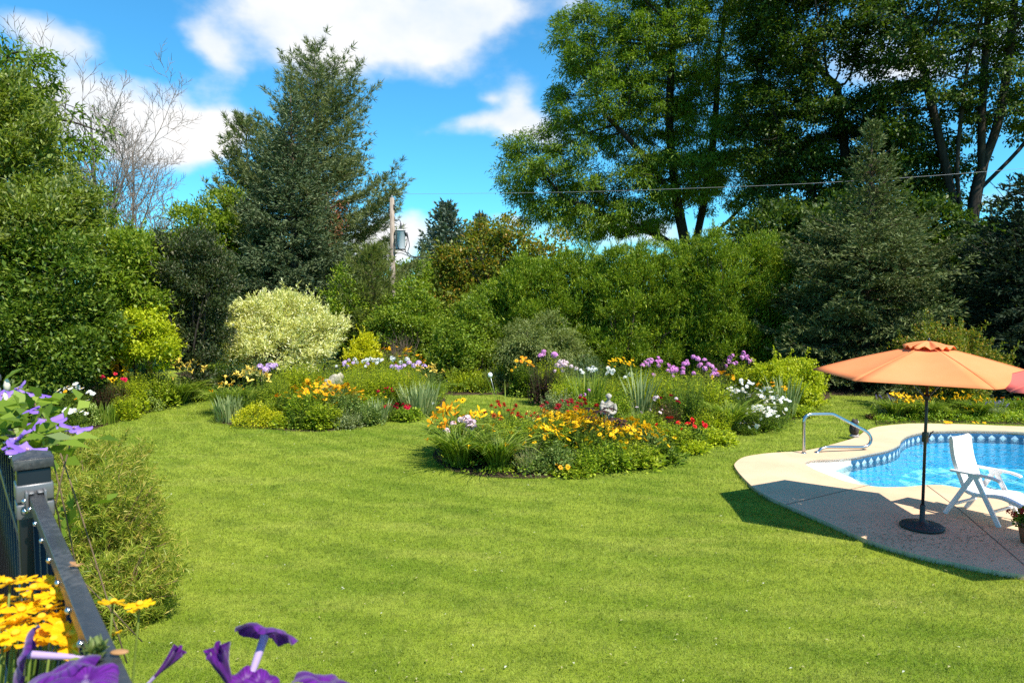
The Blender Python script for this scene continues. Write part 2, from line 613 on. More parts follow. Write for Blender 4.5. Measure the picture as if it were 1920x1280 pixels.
def make_lawn():
    m, t = mat_new('lawn')
    g = t.n('ShaderNodeNewGeometry')
    c = lawn_color(t, g.outputs['Position'])
    c = t.mix(1.0, c, (0.8, 0.8, 0.7), 'MULTIPLY')
    b = bsdf(t, c, 0.9, 0.1)
    bp = t.n('ShaderNodeBump')
    bp.inputs['Strength'].default_value = 0.8
    bp.inputs['Distance'].default_value = 0.03
    t.link(t.noise(g.outputs['Position'], 28, 5, 0.7), bp.inputs['Height'])
    t.link(bp.outputs[0], b.inputs['Normal'])
    out(t, b.outputs[0])
    # the sheet has a hole where the pool is dug
    far = [(-600, -300), (600, -300), (600, 900), (-600, 900)]
    o = flat_poly('lawn', [far, POOL[::2]], 0.0, m)
    struct(o)
    # blades
    gm, t = mat_new('grass_blades')
    g = t.n('ShaderNodeNewGeometry')
    c = lawn_color(t, g.outputs['Position'])
    rnd = t.mapr(g.outputs['Random Per Island'], 0, 1, 0.45, 1.6)
    vm = t.n('ShaderNodeVectorMath', operation='SCALE')
    t.link(c, vm.inputs[0])
    t.link(rnd, vm.inputs['Scale'])
    b = bsdf(t, vm.outputs[0], 0.5, 0.25)
    tr = t.n('ShaderNodeBsdfTranslucent')
    t.link(vm.outputs[0], tr.inputs[0])
    mx = t.n('ShaderNodeMixShader')
    mx.inputs[0].default_value = 0.35
    t.link(b.outputs[0], mx.inputs[1])
    t.link(tr.outputs[0], mx.inputs[2])
    out(t, mx.outputs[0])
    M = Mesh()
    N = 900000
    # density falls off with distance
    Y = 4.6 * (26 / 4.6) ** (rng.random(N) ** 0.86)
    X = (rng.random(N) * 2 - 1) * (Y * 0.90 + 1.0)
    ok = ~(inside(BED_NEAR, X, Y) | inside(BED_MID, X, Y) | inside(BED_LEFT, X, Y) | inside(BED_HEDGE, X, Y) | inside(DECK_OUT, X, Y))
    X, Y = X[ok], Y[ok]
    n = len(X)
    sc = np.clip(Y / 8, 0.8, 2.4)
    h = rng.uniform(0.018, 0.044, n) * (0.75 + sc * .25)
    wd = rng.uniform(0.0035, 0.0065, n) * sc
    a = rng.uniform(0, 2 * PI, n)
    lean = rng.uniform(0.2, 1.3, n)
    v = np.empty((n, 3, 3))
    sx, sy = np.cos(a) * wd / 2, np.sin(a) * wd / 2
    v[:, 0] = np.stack([X - sx, Y - sy, np.zeros(n)], -1)
    v[:, 1] = np.stack([X + sx, Y + sy, np.zeros(n)], -1)
    b2 = rng.uniform(0, 2 * PI, n)
    v[:, 2] = np.stack([X + np.cos(b2) * h * np.sin(lean), Y + np.sin(b2) * h * np.sin(lean), h * np.cos(lean) + .004], -1)
    M.add(v, np.arange(n * 3).reshape(n, 3))
    # uncut grass leaning over the slab edge and round the beds
    for poly, cnt in ((DECK_OUT, 9000), (smooth_loop(BED_NEAR, 3), 5000), (smooth_loop(BED_MID, 3), 4000), (smooth_loop(BED_LEFT, 3), 3000)):
        P = np.array([(p[0], p[1]) for p in poly])
        Q = np.roll(P, -1, 0)
        ln = np.linalg.norm(Q - P, axis=1)
        k = rng.choice(len(P), cnt, p=ln / ln.sum())
        f = rng.random(cnt)[:, None]
        nrm = np.stack([(Q - P)[k, 1], -(Q - P)[k, 0]], -1) / ln[k][:, None]
        p = P[k] + (Q - P)[k] * f + nrm * rng.normal(0, .03, cnt)[:, None]
        ok = ~inside(poly, p[:, 0], p[:, 1])
        p = p[ok]
        m_ = len(p)
        a = rng.uniform(0, 2 * PI, m_)
        b2 = rng.uniform(0, 2 * PI, m_)
        hh = rng.uniform(.035, .085, m_)
        le = rng.uniform(.1, 1.0, m_)
        v = np.empty((m_, 3, 3))
        v[:, 0] = np.stack([p[:, 0] - np.cos(a) * .004, p[:, 1] - np.sin(a) * .004, 0 * a], -1)
        v[:, 1] = np.stack([p[:, 0] + np.cos(a) * .004, p[:, 1] + np.sin(a) * .004, 0 * a], -1)
        v[:, 2] = np.stack([p[:, 0] + np.cos(b2) * hh * np.sin(le), p[:, 1] + np.sin(b2) * hh * np.sin(le), hh * np.cos(le) + .004], -1)
        M.add(v, np.arange(m_ * 3).reshape(m_, 3))
    o = M.build('grass', gm)
    tag(o, 'short mown yellow green grass covering the whole lawn', 'grass', kind='stuff')


make_lawn()


def make_soil():
    m, t = mat_new('soil')
    g = t.n('ShaderNodeNewGeometry')
    nz = t.noise(g.outputs['Position'], 5, 6, 0.7)
    c = t.ramp(nz, [(0.3, (0.030, 0.020, 0.012)), (0.7, (0.11, 0.075, 0.045))])
    b = bsdf(t, c, 0.95, 0.1)
    bp = t.n('ShaderNodeBump')
    bp.inputs['Distance'].default_value = 0.05
    t.link(t.noise(g.outputs['Position'], 18, 5, 0.7), bp.inputs['Height'])
    t.link(bp.outputs[0], b.inputs['Normal'])
    out(t, b.outputs[0])
    for nm, poly in (('bed_soil', BED_NEAR), ('bed_soil', BED_MID), ('bed_soil', BED_LEFT), ('bed_soil', BED_HEDGE)):
        struct(flat_poly(nm, [smooth_loop(poly, 3)], 0.008 if poly is not BED_HEDGE else 0.004, m))
    back = [ground(1642, 797), ground(1700, 792), ground(1830, 793), ground(1920, 797), ground(2150, 801), ground(2300, 720), ground(1640, 735)]
    struct(flat_poly('bed_soil', [back], 0.012, m))


make_soil()


def make_lawn_litter():
    M = Mesh()
    n = 420
    Y = 5.2 * (18 / 5.2) ** rng.random(n)
    X = (rng.random(n) * 2 - 1) * Y * .72
    ok = ~(inside(BED_NEAR, X, Y) | inside(BED_MID, X, Y) | inside(BED_LEFT, X, Y) | inside(DECK_OUT, X, Y))
    X, Y = X[ok], Y[ok]
    a = rng.uniform(0, 2 * PI, len(X))
    leaves(M, np.stack([X, Y, np.full(len(X), .03)], -1), np.stack([np.cos(a), np.sin(a), rng.uniform(-.1, .3, len(X))], -1), rng.uniform(.015, .045, len(X)), rng.uniform(.010, .022, len(X)),
           nr=np.tile([0, 0, 1.0], (len(X), 1)), curl=.2)
    tag(M.build('lawn_litter', leaf_mat('litter', (.30, .26, .08), (.46, .44, .20), .2, c3=(.62, .62, .50))), 'small dry leaves and clover heads lying about in the mown grass', 'litter', kind='stuff')


make_lawn_litter()


# ================================================================== POOL
def make_pool():
    m, t = mat_new('concrete_deck')
    g = t.n('ShaderNodeNewGeometry')
    nz = t.noise(g.outputs['Position'], 1.1, 5, 0.6)
    n2 = t.noise(g.outputs['Position'], 60, 3, 0.7)
    n3 = t.noise(g.outputs['Position'], 7, 6, 0.75)
    c = t.mix(t.mapr(nz, 0.3, 0.7), (0.575, 0.390, 0.240), (0.68, 0.475, 0.300))
    c = t.mix(t.math('MULTIPLY', t.mapr(n2, 0.4, 0.75), 0.2), c, (0.42, 0.32, 0.22))
    c = t.mix(t.math('MULTIPLY', t.mapr(n3, 0.58, 0.72), 0.35), c, (0.30, 0.22, 0.16))
    b = bsdf(t, c, 0.85, 0.2)
    bp = t.n('ShaderNodeBump')
    bp.inputs['Strength'].default_value = 0.35
    bp.inputs['Distance'].default_value = 0.004
    t.link(n2, bp.inputs['Height'])
    t.link(bp.outputs[0], b.inputs['Normal'])
    out(t, b.outputs[0])
    deck = flat_poly('pool_deck', [DECK_OUT, POOL], ZD, m)
    struct(deck)
    me = deck.data
    bm = bmesh.new()
    bm.from_mesh(me)
    bd = [e for e in bm.edges if len(e.link_faces) == 1]
    r = bmesh.ops.extrude_edge_only(bm, edges=bd)
    for v in r['geom']:
        if isinstance(v, bmesh.types.BMVert):
            v.co.z = -0.015
    bmesh.ops.recalc_face_normals(bm, faces=bm.faces)
    bm.to_mesh(me)
    bm.free()
    # joints cut in the slab and scattered clippings
    jm = plain('joint', (0.16, 0.115, 0.08), 0.9)
    J = Mesh()
    for a, b_ in (((1738, 909), (1800, 955)), ((1800, 955), (1925, 1062)), ((1474, 945), (1640, 906))):
        p, q = ground(*a, ZD + .004), ground(*b_, ZD + .004)
        d = (q - p).normalized()
        s = Vector((-d.y, d.x, 0)) * .006
        J.add([p - s, p + s, q + s, q - s], [[0, 1, 2, 3]])
    struct(J.build('deck_joint_lines', jm))
    K = Mesh()
    n = 900
    c = ground(1730, 1000, ZD)
    X = c.x + rng.normal(0, 1.0, n)
    Y = c.y + rng.normal(-.15, .42, n)
    ok = inside(DECK_OUT, X, Y) & ~inside(POOL, X, Y)
    X, Y = X[ok], Y[ok]
    a = rng.uniform(0, 2 * PI, len(X))
    leaves(K, np.stack([X, Y, np.full(len(X), ZD + .006)], -1), np.stack([np.cos(a), np.sin(a), a * 0 + .05], -1), rng.uniform(.02, .05, len(X)), .009,
           nr=np.tile([0, 0, 1.0], (len(X), 1)), curl=0)
    tag(K.build('grass_clippings', leaf_mat('clippings', (.05, .045, .025), (.10, .09, .04))), 'dry grass clippings scattered over the concrete pool deck', 'clippings', kind='stuff')

    # basin: wall with the printed tile band, floor
    lm, t = mat_new('pool_liner_wall')
    uv = t.n('ShaderNodeUVMap')
    sp = t.n('ShaderNodeSeparateXYZ')
    t.link(uv.outputs[0], sp.inputs[0])
    u = t.math('FRACT', t.math('MULTIPLY', sp.outputs[0], 1 / 0.23))
    du = t.math('ABSOLUTE', t.math('SUBTRACT', u, 0.5))
    v = sp.outputs[1]
    dv = t.math('MULTIPLY', t.math('ABSOLUTE', t.math('ADD', v, 0.112)), 4.6)
    dia = t.math('LESS_THAN', t.math('ADD', du, dv), 0.33)
    u2 = t.math('FRACT', t.math('ADD', t.math('MULTIPLY', sp.outputs[0], 1 / 0.23), 0.5))
    du2 = t.math('ABSOLUTE', t.math('SUBTRACT', u2, 0.5))
    dv2 = t.math('MULTIPLY', t.math('ABSOLUTE', t.math('ADD', v, 0.095)), 9)
    dia2 = t.math('LESS_THAN', t.math('ADD', du2, dv2), 0.26)
    gn = t.n('ShaderNodeNewGeometry')
    mot = t.noise(gn.outputs['Position'], 14, 4, 0.7)
    band = t.mix(t.mapr(mot, .35, .65), (0.018, 0.075, 0.16), (0.050, 0.15, 0.26))
    band = t.mix(dia2, band, (0.030, 0.07, 0.12))
    band = t.mix(dia, band, t.mix(t.mapr(mot, .4, .6), (0.34, 0.42, 0.48), (0.62, 0.68, 0.72)))
    liner = (0.070, 0.48, 0.78)
    isband = t.math('GREATER_THAN', v, -0.235)
    c = t.mix(isband, liner, band)
    c = t.mix(t.math('GREATER_THAN', v, 0.016), c, (0.55, 0.68, 0.75))
    b = bsdf(t, c, 0.35, 0.4)
    out(t, b.outputs[0])
    M = Mesh()
    n = len(POOL)
    P = np.array([(p[0], p[1]) for p in POOL])
    seg = np.linalg.norm(np.roll(P, -1, 0) - P, axis=1)
    cum = np.concatenate([[0], np.cumsum(seg)])
    zs = [ZD - .025, -0.25, -1.25]
    me = bpy.data.meshes.new('pool_wall')
    vs, fs, uvs, smi = [], [], [], []
    sa, sb = ground(1596, 856, ZD), ground(1590, 902, ZD)
    sn = (-(sb - sa).y, (sb - sa).x)
    if sn[0] < 0:
        sn = (-sn[0], -sn[1])
    for i in range(n):
        a, b_ = P[i], P[(i + 1) % n]
        is_step = max((a[0] - sa[0]) * sn[0] + (a[1] - sa[1]) * sn[1], (b_[0] - sa[0]) * sn[0] + (b_[1] - sa[1]) * sn[1]) < .02
        for z0, z1 in zip(zs[:-1], zs[1:]):
            smi.append(1 if is_step else 0)
            k = len(vs)
            vs += [(*a, z0), (*b_, z0), (*b_, z1), (*a, z1)]
            fs.append((k, k + 1, k + 2, k + 3))
            uvs += [(cum[i], z0), (cum[i + 1], z0), (cum[i + 1], z1), (cum[i], z1)]
    me.from_pydata(vs, [], fs)
    ul = me.uv_layers.new(name='UVMap')
    ul.data.foreach_set('uv', np.array(uvs, np.float32).ravel())
    me.materials.append(lm)
    me.materials.append(plain('step_white', (0.80, 0.80, 0.77), 0.35, 0.4))
    me.polygons.foreach_set('material_index', np.array(smi, np.int32))
    o = bpy.data.objects.new('pool_wall', me)
    COL.objects.link(o)
    struct(o)
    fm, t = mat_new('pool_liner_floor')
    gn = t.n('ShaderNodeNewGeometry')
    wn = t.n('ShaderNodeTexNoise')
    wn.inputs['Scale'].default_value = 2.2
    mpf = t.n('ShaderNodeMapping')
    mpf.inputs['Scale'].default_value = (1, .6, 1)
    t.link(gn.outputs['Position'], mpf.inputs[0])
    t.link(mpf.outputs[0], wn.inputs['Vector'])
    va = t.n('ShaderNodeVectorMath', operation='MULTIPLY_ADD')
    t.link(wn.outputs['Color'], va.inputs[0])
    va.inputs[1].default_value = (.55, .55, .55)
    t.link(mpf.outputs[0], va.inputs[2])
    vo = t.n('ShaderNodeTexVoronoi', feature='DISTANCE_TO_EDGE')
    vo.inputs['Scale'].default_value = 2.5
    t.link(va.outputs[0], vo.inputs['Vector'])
    painted_caustics = t.math('POWER', t.mapr(vo.outputs['Distance'], 0.0, 0.22, 1.0, 0.0), 1.8)  # bright network of sunlight caustics, painted into the floor colour
    c = t.mix(t.math('MULTIPLY', painted_caustics, 0.85), (0.045, 0.44, 0.66), (0.62, 0.95, 0.98))
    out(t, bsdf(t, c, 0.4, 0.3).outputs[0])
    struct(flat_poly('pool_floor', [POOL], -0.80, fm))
    # moulded white entry steps
    sm = plain('step_white', (0.82, 0.84, 0.85), 0.35, 0.4)
    S = Mesh()
    edge = [ground(x, y, ZD) for x, y in [(1596, 857), (1560, 860), (1525, 861), (1509, 866), (1523, 876), (1551, 888), (1584, 900)]]
    inner = [Vector((6.75, 12.88, 0)), Vector((6.55, 12.1, 0)), ]
    c0 = ground(1630, 880, ZD)
    for lev, (s, z) in enumerate([(0.0, -0.085), (0.28, -0.20), (0.55, -0.45)]):
        tip = [Vector((c0.x - .38 + s, c0.y + .55, 0)), Vector((c0.x - .30 + s, c0.y, 0)), Vector((c0.x - .36 + s, c0.y - .50, 0))]
        lp = [*edge[::1]] + [tip[2], tip[1], tip[0]]
        k = len(lp)
        top = [(p.x, p.y, z) for p in lp]
        bot = [(p.x, p.y, -1.19) for p in lp]
        S.add(top, [list(range(k))[::-1]])
        S.add(top + bot, [[i, (i + 1) % k, k + (i + 1) % k, k + i] for i in range(k)])
    struct(S.build('pool_entry_steps', sm))
    # water
    wm, t = mat_new('pool_water')
    gn = t.n('ShaderNodeNewGeometry')
    mp = t.n('ShaderNodeMapping')
    mp.inputs['Rotation'].default_value = (0, 0, R(20))
    mp.inputs['Scale'].default_value = (1, 1.7, 1)
    t.link(gn.outputs['Position'], mp.inputs[0])
    h1 = t.noise(mp.outputs[0], 2.6, 3, 0.55)
    h2 = t.noise(mp.outputs[0], 9, 3, 0.5)
    hh = t.math('ADD', h1, t.math('MULTIPLY', h2, 0.35))
    bp = t.n('ShaderNodeBump')
    bp.inputs['Strength'].default_value = 0.75
    bp.inputs['Distance'].default_value = 0.10
    t.link(hh, bp.inputs['Height'])
    tr = t.n('ShaderNodeBsdfTransparent')
    tr.inputs[0].default_value = (0.72, 0.95, 0.99, 1)
    gl = t.n('ShaderNodeBsdfGlossy')
    gl.inputs['Roughness'].default_value = 0.03
    t.link(bp.outputs[0], gl.inputs['Normal'])
    fr = t.n('ShaderNodeFresnel')
    fr.inputs[0].default_value = 1.33
    t.link(bp.outputs[0], fr.inputs['Normal'])
    mx = t.n('ShaderNodeMixShader')
    t.link(fr.outputs[0], mx.inputs[0])
    t.link(tr.outputs[0], mx.inputs[1])
    t.link(gl.outputs[0], mx.inputs[2])
    out(t, mx.outputs[0])
    struct(flat_poly('pool_water', [POOL], -0.115, wm))


make_pool()


def make_handrail():
    Y = 13.1
    b = at(1507, 851.7, Y)
    o = thing('pool_handrail', 'polished steel handrail curving over the pool entry steps', 'handrail', (b.x, Y, ZD))
    pts = [(1507, 851.7), (1507, 830), (1507, 800), (1507.3, 789), (1510.5, 781), (1517, 777), (1527, 776), (1545, 775.6), (1559, 775.8), (1565, 777.5), (1580, 785), (1605, 798), (1621, 806.5),
           (1629, 813), (1633, 822), (1631, 831), (1623, 836.5), (1613, 838), (1590, 838), (1560, 837.8), (1547, 838.5), (1539, 842), (1534, 847), (1531.5, 852)]
    P = [at(x, y, Y + .28 * max(0, (x - 1507) / 126)) - Vector((b.x, Y, ZD)) for x, y in pts]
    P[0].z = 0
    P[-1].z = 0
    M = Mesh()
    tube(M, smooth_open(P, 4), 0.030, 12)
    M.build('rail_tube', plain('chrome', (0.50, 0.50, 0.49), 0.20, 0.5, 1.0), o, True)
    for q in (P[0], P[-1]):
        F = Mesh()
        lathe(F, [(.001, .02), (.04, .018), (.05, .004), (.05, 0)], 16, (q.x, q.y, 0))
        F.build('floor_flange', MATS['chrome'], o, True)


make_handrail()


def make_owl():
    p = ground(1602.5, 819, ZD)
    o = thing('owl_decoy', 'small grey brown owl statue standing on the pool deck edge', 'statue', (p.x, p.y + .02, ZD), rz=R(25))
    bm_ = plain('owl_brown', (0.055, 0.042, 0.036), 0.7, 0.3, nscale=30, namp=.5)
    gm_ = plain('owl_grey', (0.33, 0.29, 0.26), 0.8, 0.2, nscale=40, namp=.4)
    wm_ = plain('owl_white', (0.75, 0.72, 0.68), 0.7)
    B = Mesh()
    lathe(B, [(.001, .05), (.05, .05), (.075, .08), (.09, .14), (.088, .20), (.075, .25), (.062, .275), (.066, .30), (.072, .325), (.066, .355), (.045, .38), (.001, .388)], 18)
    for s in (-1, 1):
        lathe(B, [(.02, .36), (.012, .39), (.001, .41)], 8, (.01, .045 * s, 0))
        ellipsoid(B, (-.012, .07 * s, .17), (.06, .03, .115))
    B.build('body', bm_, o, True)
    F = Mesh()
    ellipsoid(F, (.05, 0, .165), (.052, .06, .10))
    F.build('breast', gm_, o, True)
    for s in (-1, 1):
        E = Mesh()
        ellipsoid(E, (.062, .03 * s, .325), (.014, .026, .026))
        e = E.build('eye', wm_, o, True)
        Q = Mesh()
        ellipsoid(Q, (.076, .03 * s, .325), (.005, .010, .010), 10, 6)
        Q.build('pupil', plain('black', (.01, .01, .01), .3), e, True)
    K = Mesh()
    lathe(K, [(.012, .315), (.008, .30), (.001, .285)], 8, (.08, 0, 0))
    K.build('beak', bm_, o, True)
    G = Mesh()
    lathe(G, [(.001, 0), (.09, 0), (.10, .015), (.092, .04), (.07, .055), (.001, .056)], 14)
    for s in (-1, 1):
        for k in range(3):
            ellipsoid(G, (.075, .03 * s + (k - 1) * .014, .052), (.026, .007, .012), 8, 6)
    G.build('perch', gm_, o, True)


make_owl()


# ------------------------------------------------------------------ umbrellas
def make_umbrella(x, y, col, label, rz, Rr=1.41):
    o = thing('patio_umbrella', label, 'umbrella', (x, y, ZD), 'market umbrellas on the pool deck', rz)
    nm = 'canopy_' + label.split()[0]
    m, t = mat_new(nm)
    tc = t.n('ShaderNodeTexCoord')
    nz = t.noise(tc.outputs['Object'], 1.6, 3, 0.5)
    c = t.mix(t.mapr(nz, .3, .7), col, tuple(min(1, q * 1.12 + .02) for q in col))
    b = bsdf(t, c, 0.85, 0.15)
    wv = t.noise(tc.outputs['Object'], 420, 1)
    bp = t.n('ShaderNodeBump')
    bp.inputs['Strength'].default_value = 0.12
    bp.inputs['Distance'].default_value = 0.002
    t.link(wv, bp.inputs['Height'])
    t.link(bp.outputs[0], b.inputs['Normal'])
    tr = t.n('ShaderNodeBsdfTranslucent')
    t.link(c, tr.inputs[0])
    mx = t.n('ShaderNodeMixShader')
    mx.inputs[0].default_value = 0.18
    t.link(b.outputs[0], mx.inputs[1])
    t.link(tr.outputs[0], mx.inputs[2])
    out(t, mx.outputs[0])
    blk = plain('umbrella_black', (0.018, 0.017, 0.017), 0.4, 0.5)
    z_rim, z_top = 2.0, 2.36
    K, S, NR = 6, 10, 9

    def surf(M, r0, r1, zf, wav=0.0, scal=0.0, rows=NR):
        # every panel is a cloth of its own, sewn to the next along the ribs
        for k in range(K):
            V = []
            a0, a1 = k * 2 * PI / K, (k + 1) * 2 * PI / K
            c0, c1 = np.array([math.cos(a0), math.sin(a0)]), np.array([math.cos(a1), math.sin(a1)])
            for i in range(rows):
                f = i / (rows - 1)
                rr = r0 + (r1 - r0) * f
                for j in range(S + 1):
                    s = j / S
                    q = (c0 * (1 - s) + c1 * s) * rr
                    bow = math.sin(PI * s)
                    q = q * (1 - scal * bow * f)
                    z = zf(f) - 0.042 * bow * math.sin(PI * min(1, f * .9)) + 0.012 * bow * f ** 3 + wav * f * math.sin(4 * PI * s + k)
                    V.append((q[0], q[1], z))
            idx = np.arange(rows * (S + 1)).reshape(rows, S + 1)
            M.add(V, np.stack([idx[:-1, :-1], idx[:-1, 1:], idx[1:, 1:], idx[1:, :-1]], -1).reshape(-1, 4))

    def prof(f):
        return z_top - (z_top - z_rim) * (f * 0.80 + 0.20 * f * f)
    C = Mesh()
    surf(C, 0.17, Rr, prof, scal=0.015)
    c_ = C.build('canopy', m, o, True)
    sd = c_.modifiers.new('solid', 'SOLIDIFY')
    sd.thickness = 0.004
    Sm = Mesh()
    for k in range(K):
        a = k * 2 * PI / K
        tube(Sm, [(r * math.cos(a), r * math.sin(a), prof((r - .17) / (Rr - .17)) + .004) for r in np.linspace(.17, Rr, 8)], .006, 6)
    Sm.build('seam', m, c_, True)
    V_ = Mesh()
    surf(V_, 0.012, 0.30, lambda f: z_top + .085 - .075 * f ** 1.6, wav=.022, rows=6)
    v_ = V_.build('vent_flap', m, o, True)
    sd = v_.modifiers.new('solid', 'SOLIDIFY')
    sd.thickness = 0.004
    Pm = Mesh()
    tube(Pm, [(0, 0, .03), (0, 0, 1.2), (0, 0, z_top + .06)], .019, 12)
    Pm.build('pole', blk, o, True)
    F = Mesh()
    lathe(F, [(.001, z_top + .13), (.012, z_top + .12), (.02, z_top + .10), (.012, z_top + .07)], 10)
    F.build('finial', blk, o, True)
    B = Mesh()
    lathe(B, [(.001, .0), (.245, .0), (.262, .02), (.258, .04), (.235, .052), (.12, .066), (.045, .08), (.04, .1), (.032, .11), (.032, .30), (.026, .31), (.019, .31)], 32)
    B.build('base_stand', plain('base_black', (0.022, 0.021, 0.021), 0.5, .5, nscale=60, namp=.3, bump=.3), o, True)
    H = Mesh()
    box(H, (0, 0, 1.20), (.06, .055, .13))
    tube(H, [(.02, 0, 1.19), (.075, -.005, 1.195), (.10, -.005, 1.24), (.15, -.01, 1.265)], .009, 8)
    hh = H.build('crank_housing', blk, o)
    bevel(hh, .008)
    for k in range(K):
        a = k * 2 * PI / K
        ca, sa = math.cos(a), math.sin(a)
        Q = Mesh()
        tube(Q, [(r * ca, r * sa, prof((r - .17) / (Rr - .17)) - .016 if r > .17 else z_top - .02) for r in (.03, .17, .6, 1.0, Rr - .01)], .008, 6)
        rb = Q.build('rib', blk, o)
        W_ = Mesh()
        tube(W_, [(.03 * ca, .03 * sa, 1.72), (.70 * ca, .70 * sa, prof((.70 - .17) / (Rr - .17)) - .02)], .006, 6)
        W_.build('strut', blk, rb)
    U = Mesh()
    lathe(U, [(.019, 1.68), (.04, 1.69), (.04, 1.75), (.019, 1.76)], 12)
    U.build('runner_hub', blk, o)
    return o


ub = ground(1727, 989, ZD)
make_umbrella(ub.x + .01, ub.y, (0.83, 0.265, 0.095), 'orange canvas market umbrella on a black pole beside the pool', R(26), 1.38)
make_umbrella(6.50, 7.28, (0.88, 0.190, 0.150), 'red canvas umbrella showing only its canopy tip over the chair', R(184), 1.22)


# ------------------------------------------------------------------ chair
def make_chair():
    f = Vector((.48, -.88, 0)).normalized()
    s = Vector((f.y * -1, f.x, 0))          # to the far side
    near = Vector((6.20, 9.07, ZD))
    width = 0.57
    centre = near + s * width / 2
    rz = math.atan2(f.y, f.x)
    o = thing('reclining_chair', 'white resin high back reclining chair facing away from the pool', 'chair', centre, rz=rz)
    wm = plain('white_resin', (0.80, 0.79, 0.78), 0.38, 0.45, nscale=3, namp=.03)
    hw = width / 2
    # padded slab of back and seat, profile in the side plane
    def slab(prof, w0, th, name):
        pr = smooth_open([(u, 0, z) for u, z in prof], 6)
        V, Fs = [], []
        n = len(pr)
        NW = 7
        for i, p in enumerate(pr):
            a = pr[max(0, i - 1)]
            b = pr[min(n - 1, i + 1)]
            d = (b - a).normalized()
            nr = Vector((-d.z, 0, d.x))
            wid = w0 * (1 - .10 * abs(i / (n - 1) - .4))
            for top in (0, 1):
                for k in range(NW):
                    tt = k / (NW - 1) * 2 - 1
                    yy = tt * wid
                    q = p + nr * (th * (top - .5) + .018 * tt * tt)
                    V.append((q.x, yy, q.z))
        idx = np.arange(n * 2 * NW).reshape(n, 2, NW)
        for i in range(n - 1):
            for k in range(NW - 1):
                Fs.append([idx[i, 1, k], idx[i, 1, k + 1], idx[i + 1, 1, k + 1], idx[i + 1, 1, k]])
                Fs.append([idx[i, 0, k], idx[i + 1, 0, k], idx[i + 1, 0, k + 1], idx[i, 0, k + 1]])
            for k in (0, NW - 1):
                Fs.append([idx[i, 0, k], idx[i, 1, k], idx[i + 1, 1, k], idx[i + 1, 0, k]])
        for i in (0, n - 1):
            for k in range(NW - 1):
                Fs.append([idx[i, 0, k], idx[i, 0, k + 1], idx[i, 1, k + 1], idx[i, 1, k]])
        M = Mesh().add(V, Fs)
        ob = M.build(name, wm, o, True)
        bm = bmesh.new()
        bm.from_mesh(ob.data)
        bmesh.ops.recalc_face_normals(bm, faces=bm.faces)
        bm.to_mesh(ob.data)
        bm.free()
        bevel(ob, .012, 3)
        return ob
    slab([(-.35, 1.04), (-.335, 1.02), (-.315, .88), (-.275, .72), (-.205, .55), (-.16, .44), (-.125, .37)], .235, .055, 'backrest')
    slab([(-.15, .37), (-.05, .335), (.08, .335), (.22, .36), (.34, .365), (.46, .335), (.58, .29)], .235, .05, 'seat')

    def bar(name, pts, sx, sy, parent=o):
        """flat bar of sx (in the side plane) by sy (across)"""
        M = Mesh()
        P = [Vector(p) for p in pts]
        n = len(P)
        V = []
        for i, p in enumerate(P):
            d = (P[min(n - 1, i + 1)] - P[max(0, i - 1)]).normalized()
            if abs(d.y) > .7:
                a, b = Vector((1, 0, 0)) * sx / 2, Vector((0, 0, 1)) * sy / 2
            else:
                a, b = Vector((-d.z, 0, d.x)).normalized() * sx / 2, Vector((0, 1, 0)) * sy / 2
            V += [p - a - b, p + a - b, p + a + b, p - a + b]
        Fs = [[3, 2, 1, 0], [4 * n - 4, 4 * n - 3, 4 * n - 2, 4 * n - 1]]
        for i in range(n - 1):
            for k in range(4):
                Fs.append([4 * i + k, 4 * i + (k + 1) % 4, 4 * i + 4 + (k + 1) % 4, 4 * i + 4 + k])
        M.add([tuple(v) for v in V], Fs)
        ob = M.build(name, wm, parent)
        bevel(ob, .006, 2)
        return ob
    for sg in (-1, 1):
        y = sg * (hw - .02)
        bar('leg', [(-.34, y, 0), (-.03, y, .55), (-.01, y, .60)], .062, .034)
        bar('leg', [(.345, y, 0), (.05, y, .55), (.035, y, .60)], .060, .032)
        bar('armrest', [(-.29, y, .625), (-.20, y, .628), (.05, y, .632), (.22, y, .630), (.31, y, .612), (.335, y, .598)], .030, .062)
        bar('arm_bracket', [(-.06, y, .603), (.09, y, .603)], .036, .04)
    bar('stretcher', [(-.22, -hw + .03, .17), (-.22, hw - .03, .17)], .045, .03)
    bar('stretcher', [(.24, -hw + .03, .17), (.24, hw - .03, .17)], .045, .03)
    return o


make_chair()

# ================================================================== DECK RAILING (near, at the photographer's elbow)
DECK_Z = 1.58
RAIL_P0 = Vector((-0.962, 1.352, 0))
RAIL_U = Vector((-.634, .773, 0)).normalized()
RAIL_N = Vector((RAIL_U.y, -RAIL_U.x, 0))         # to the lawn side


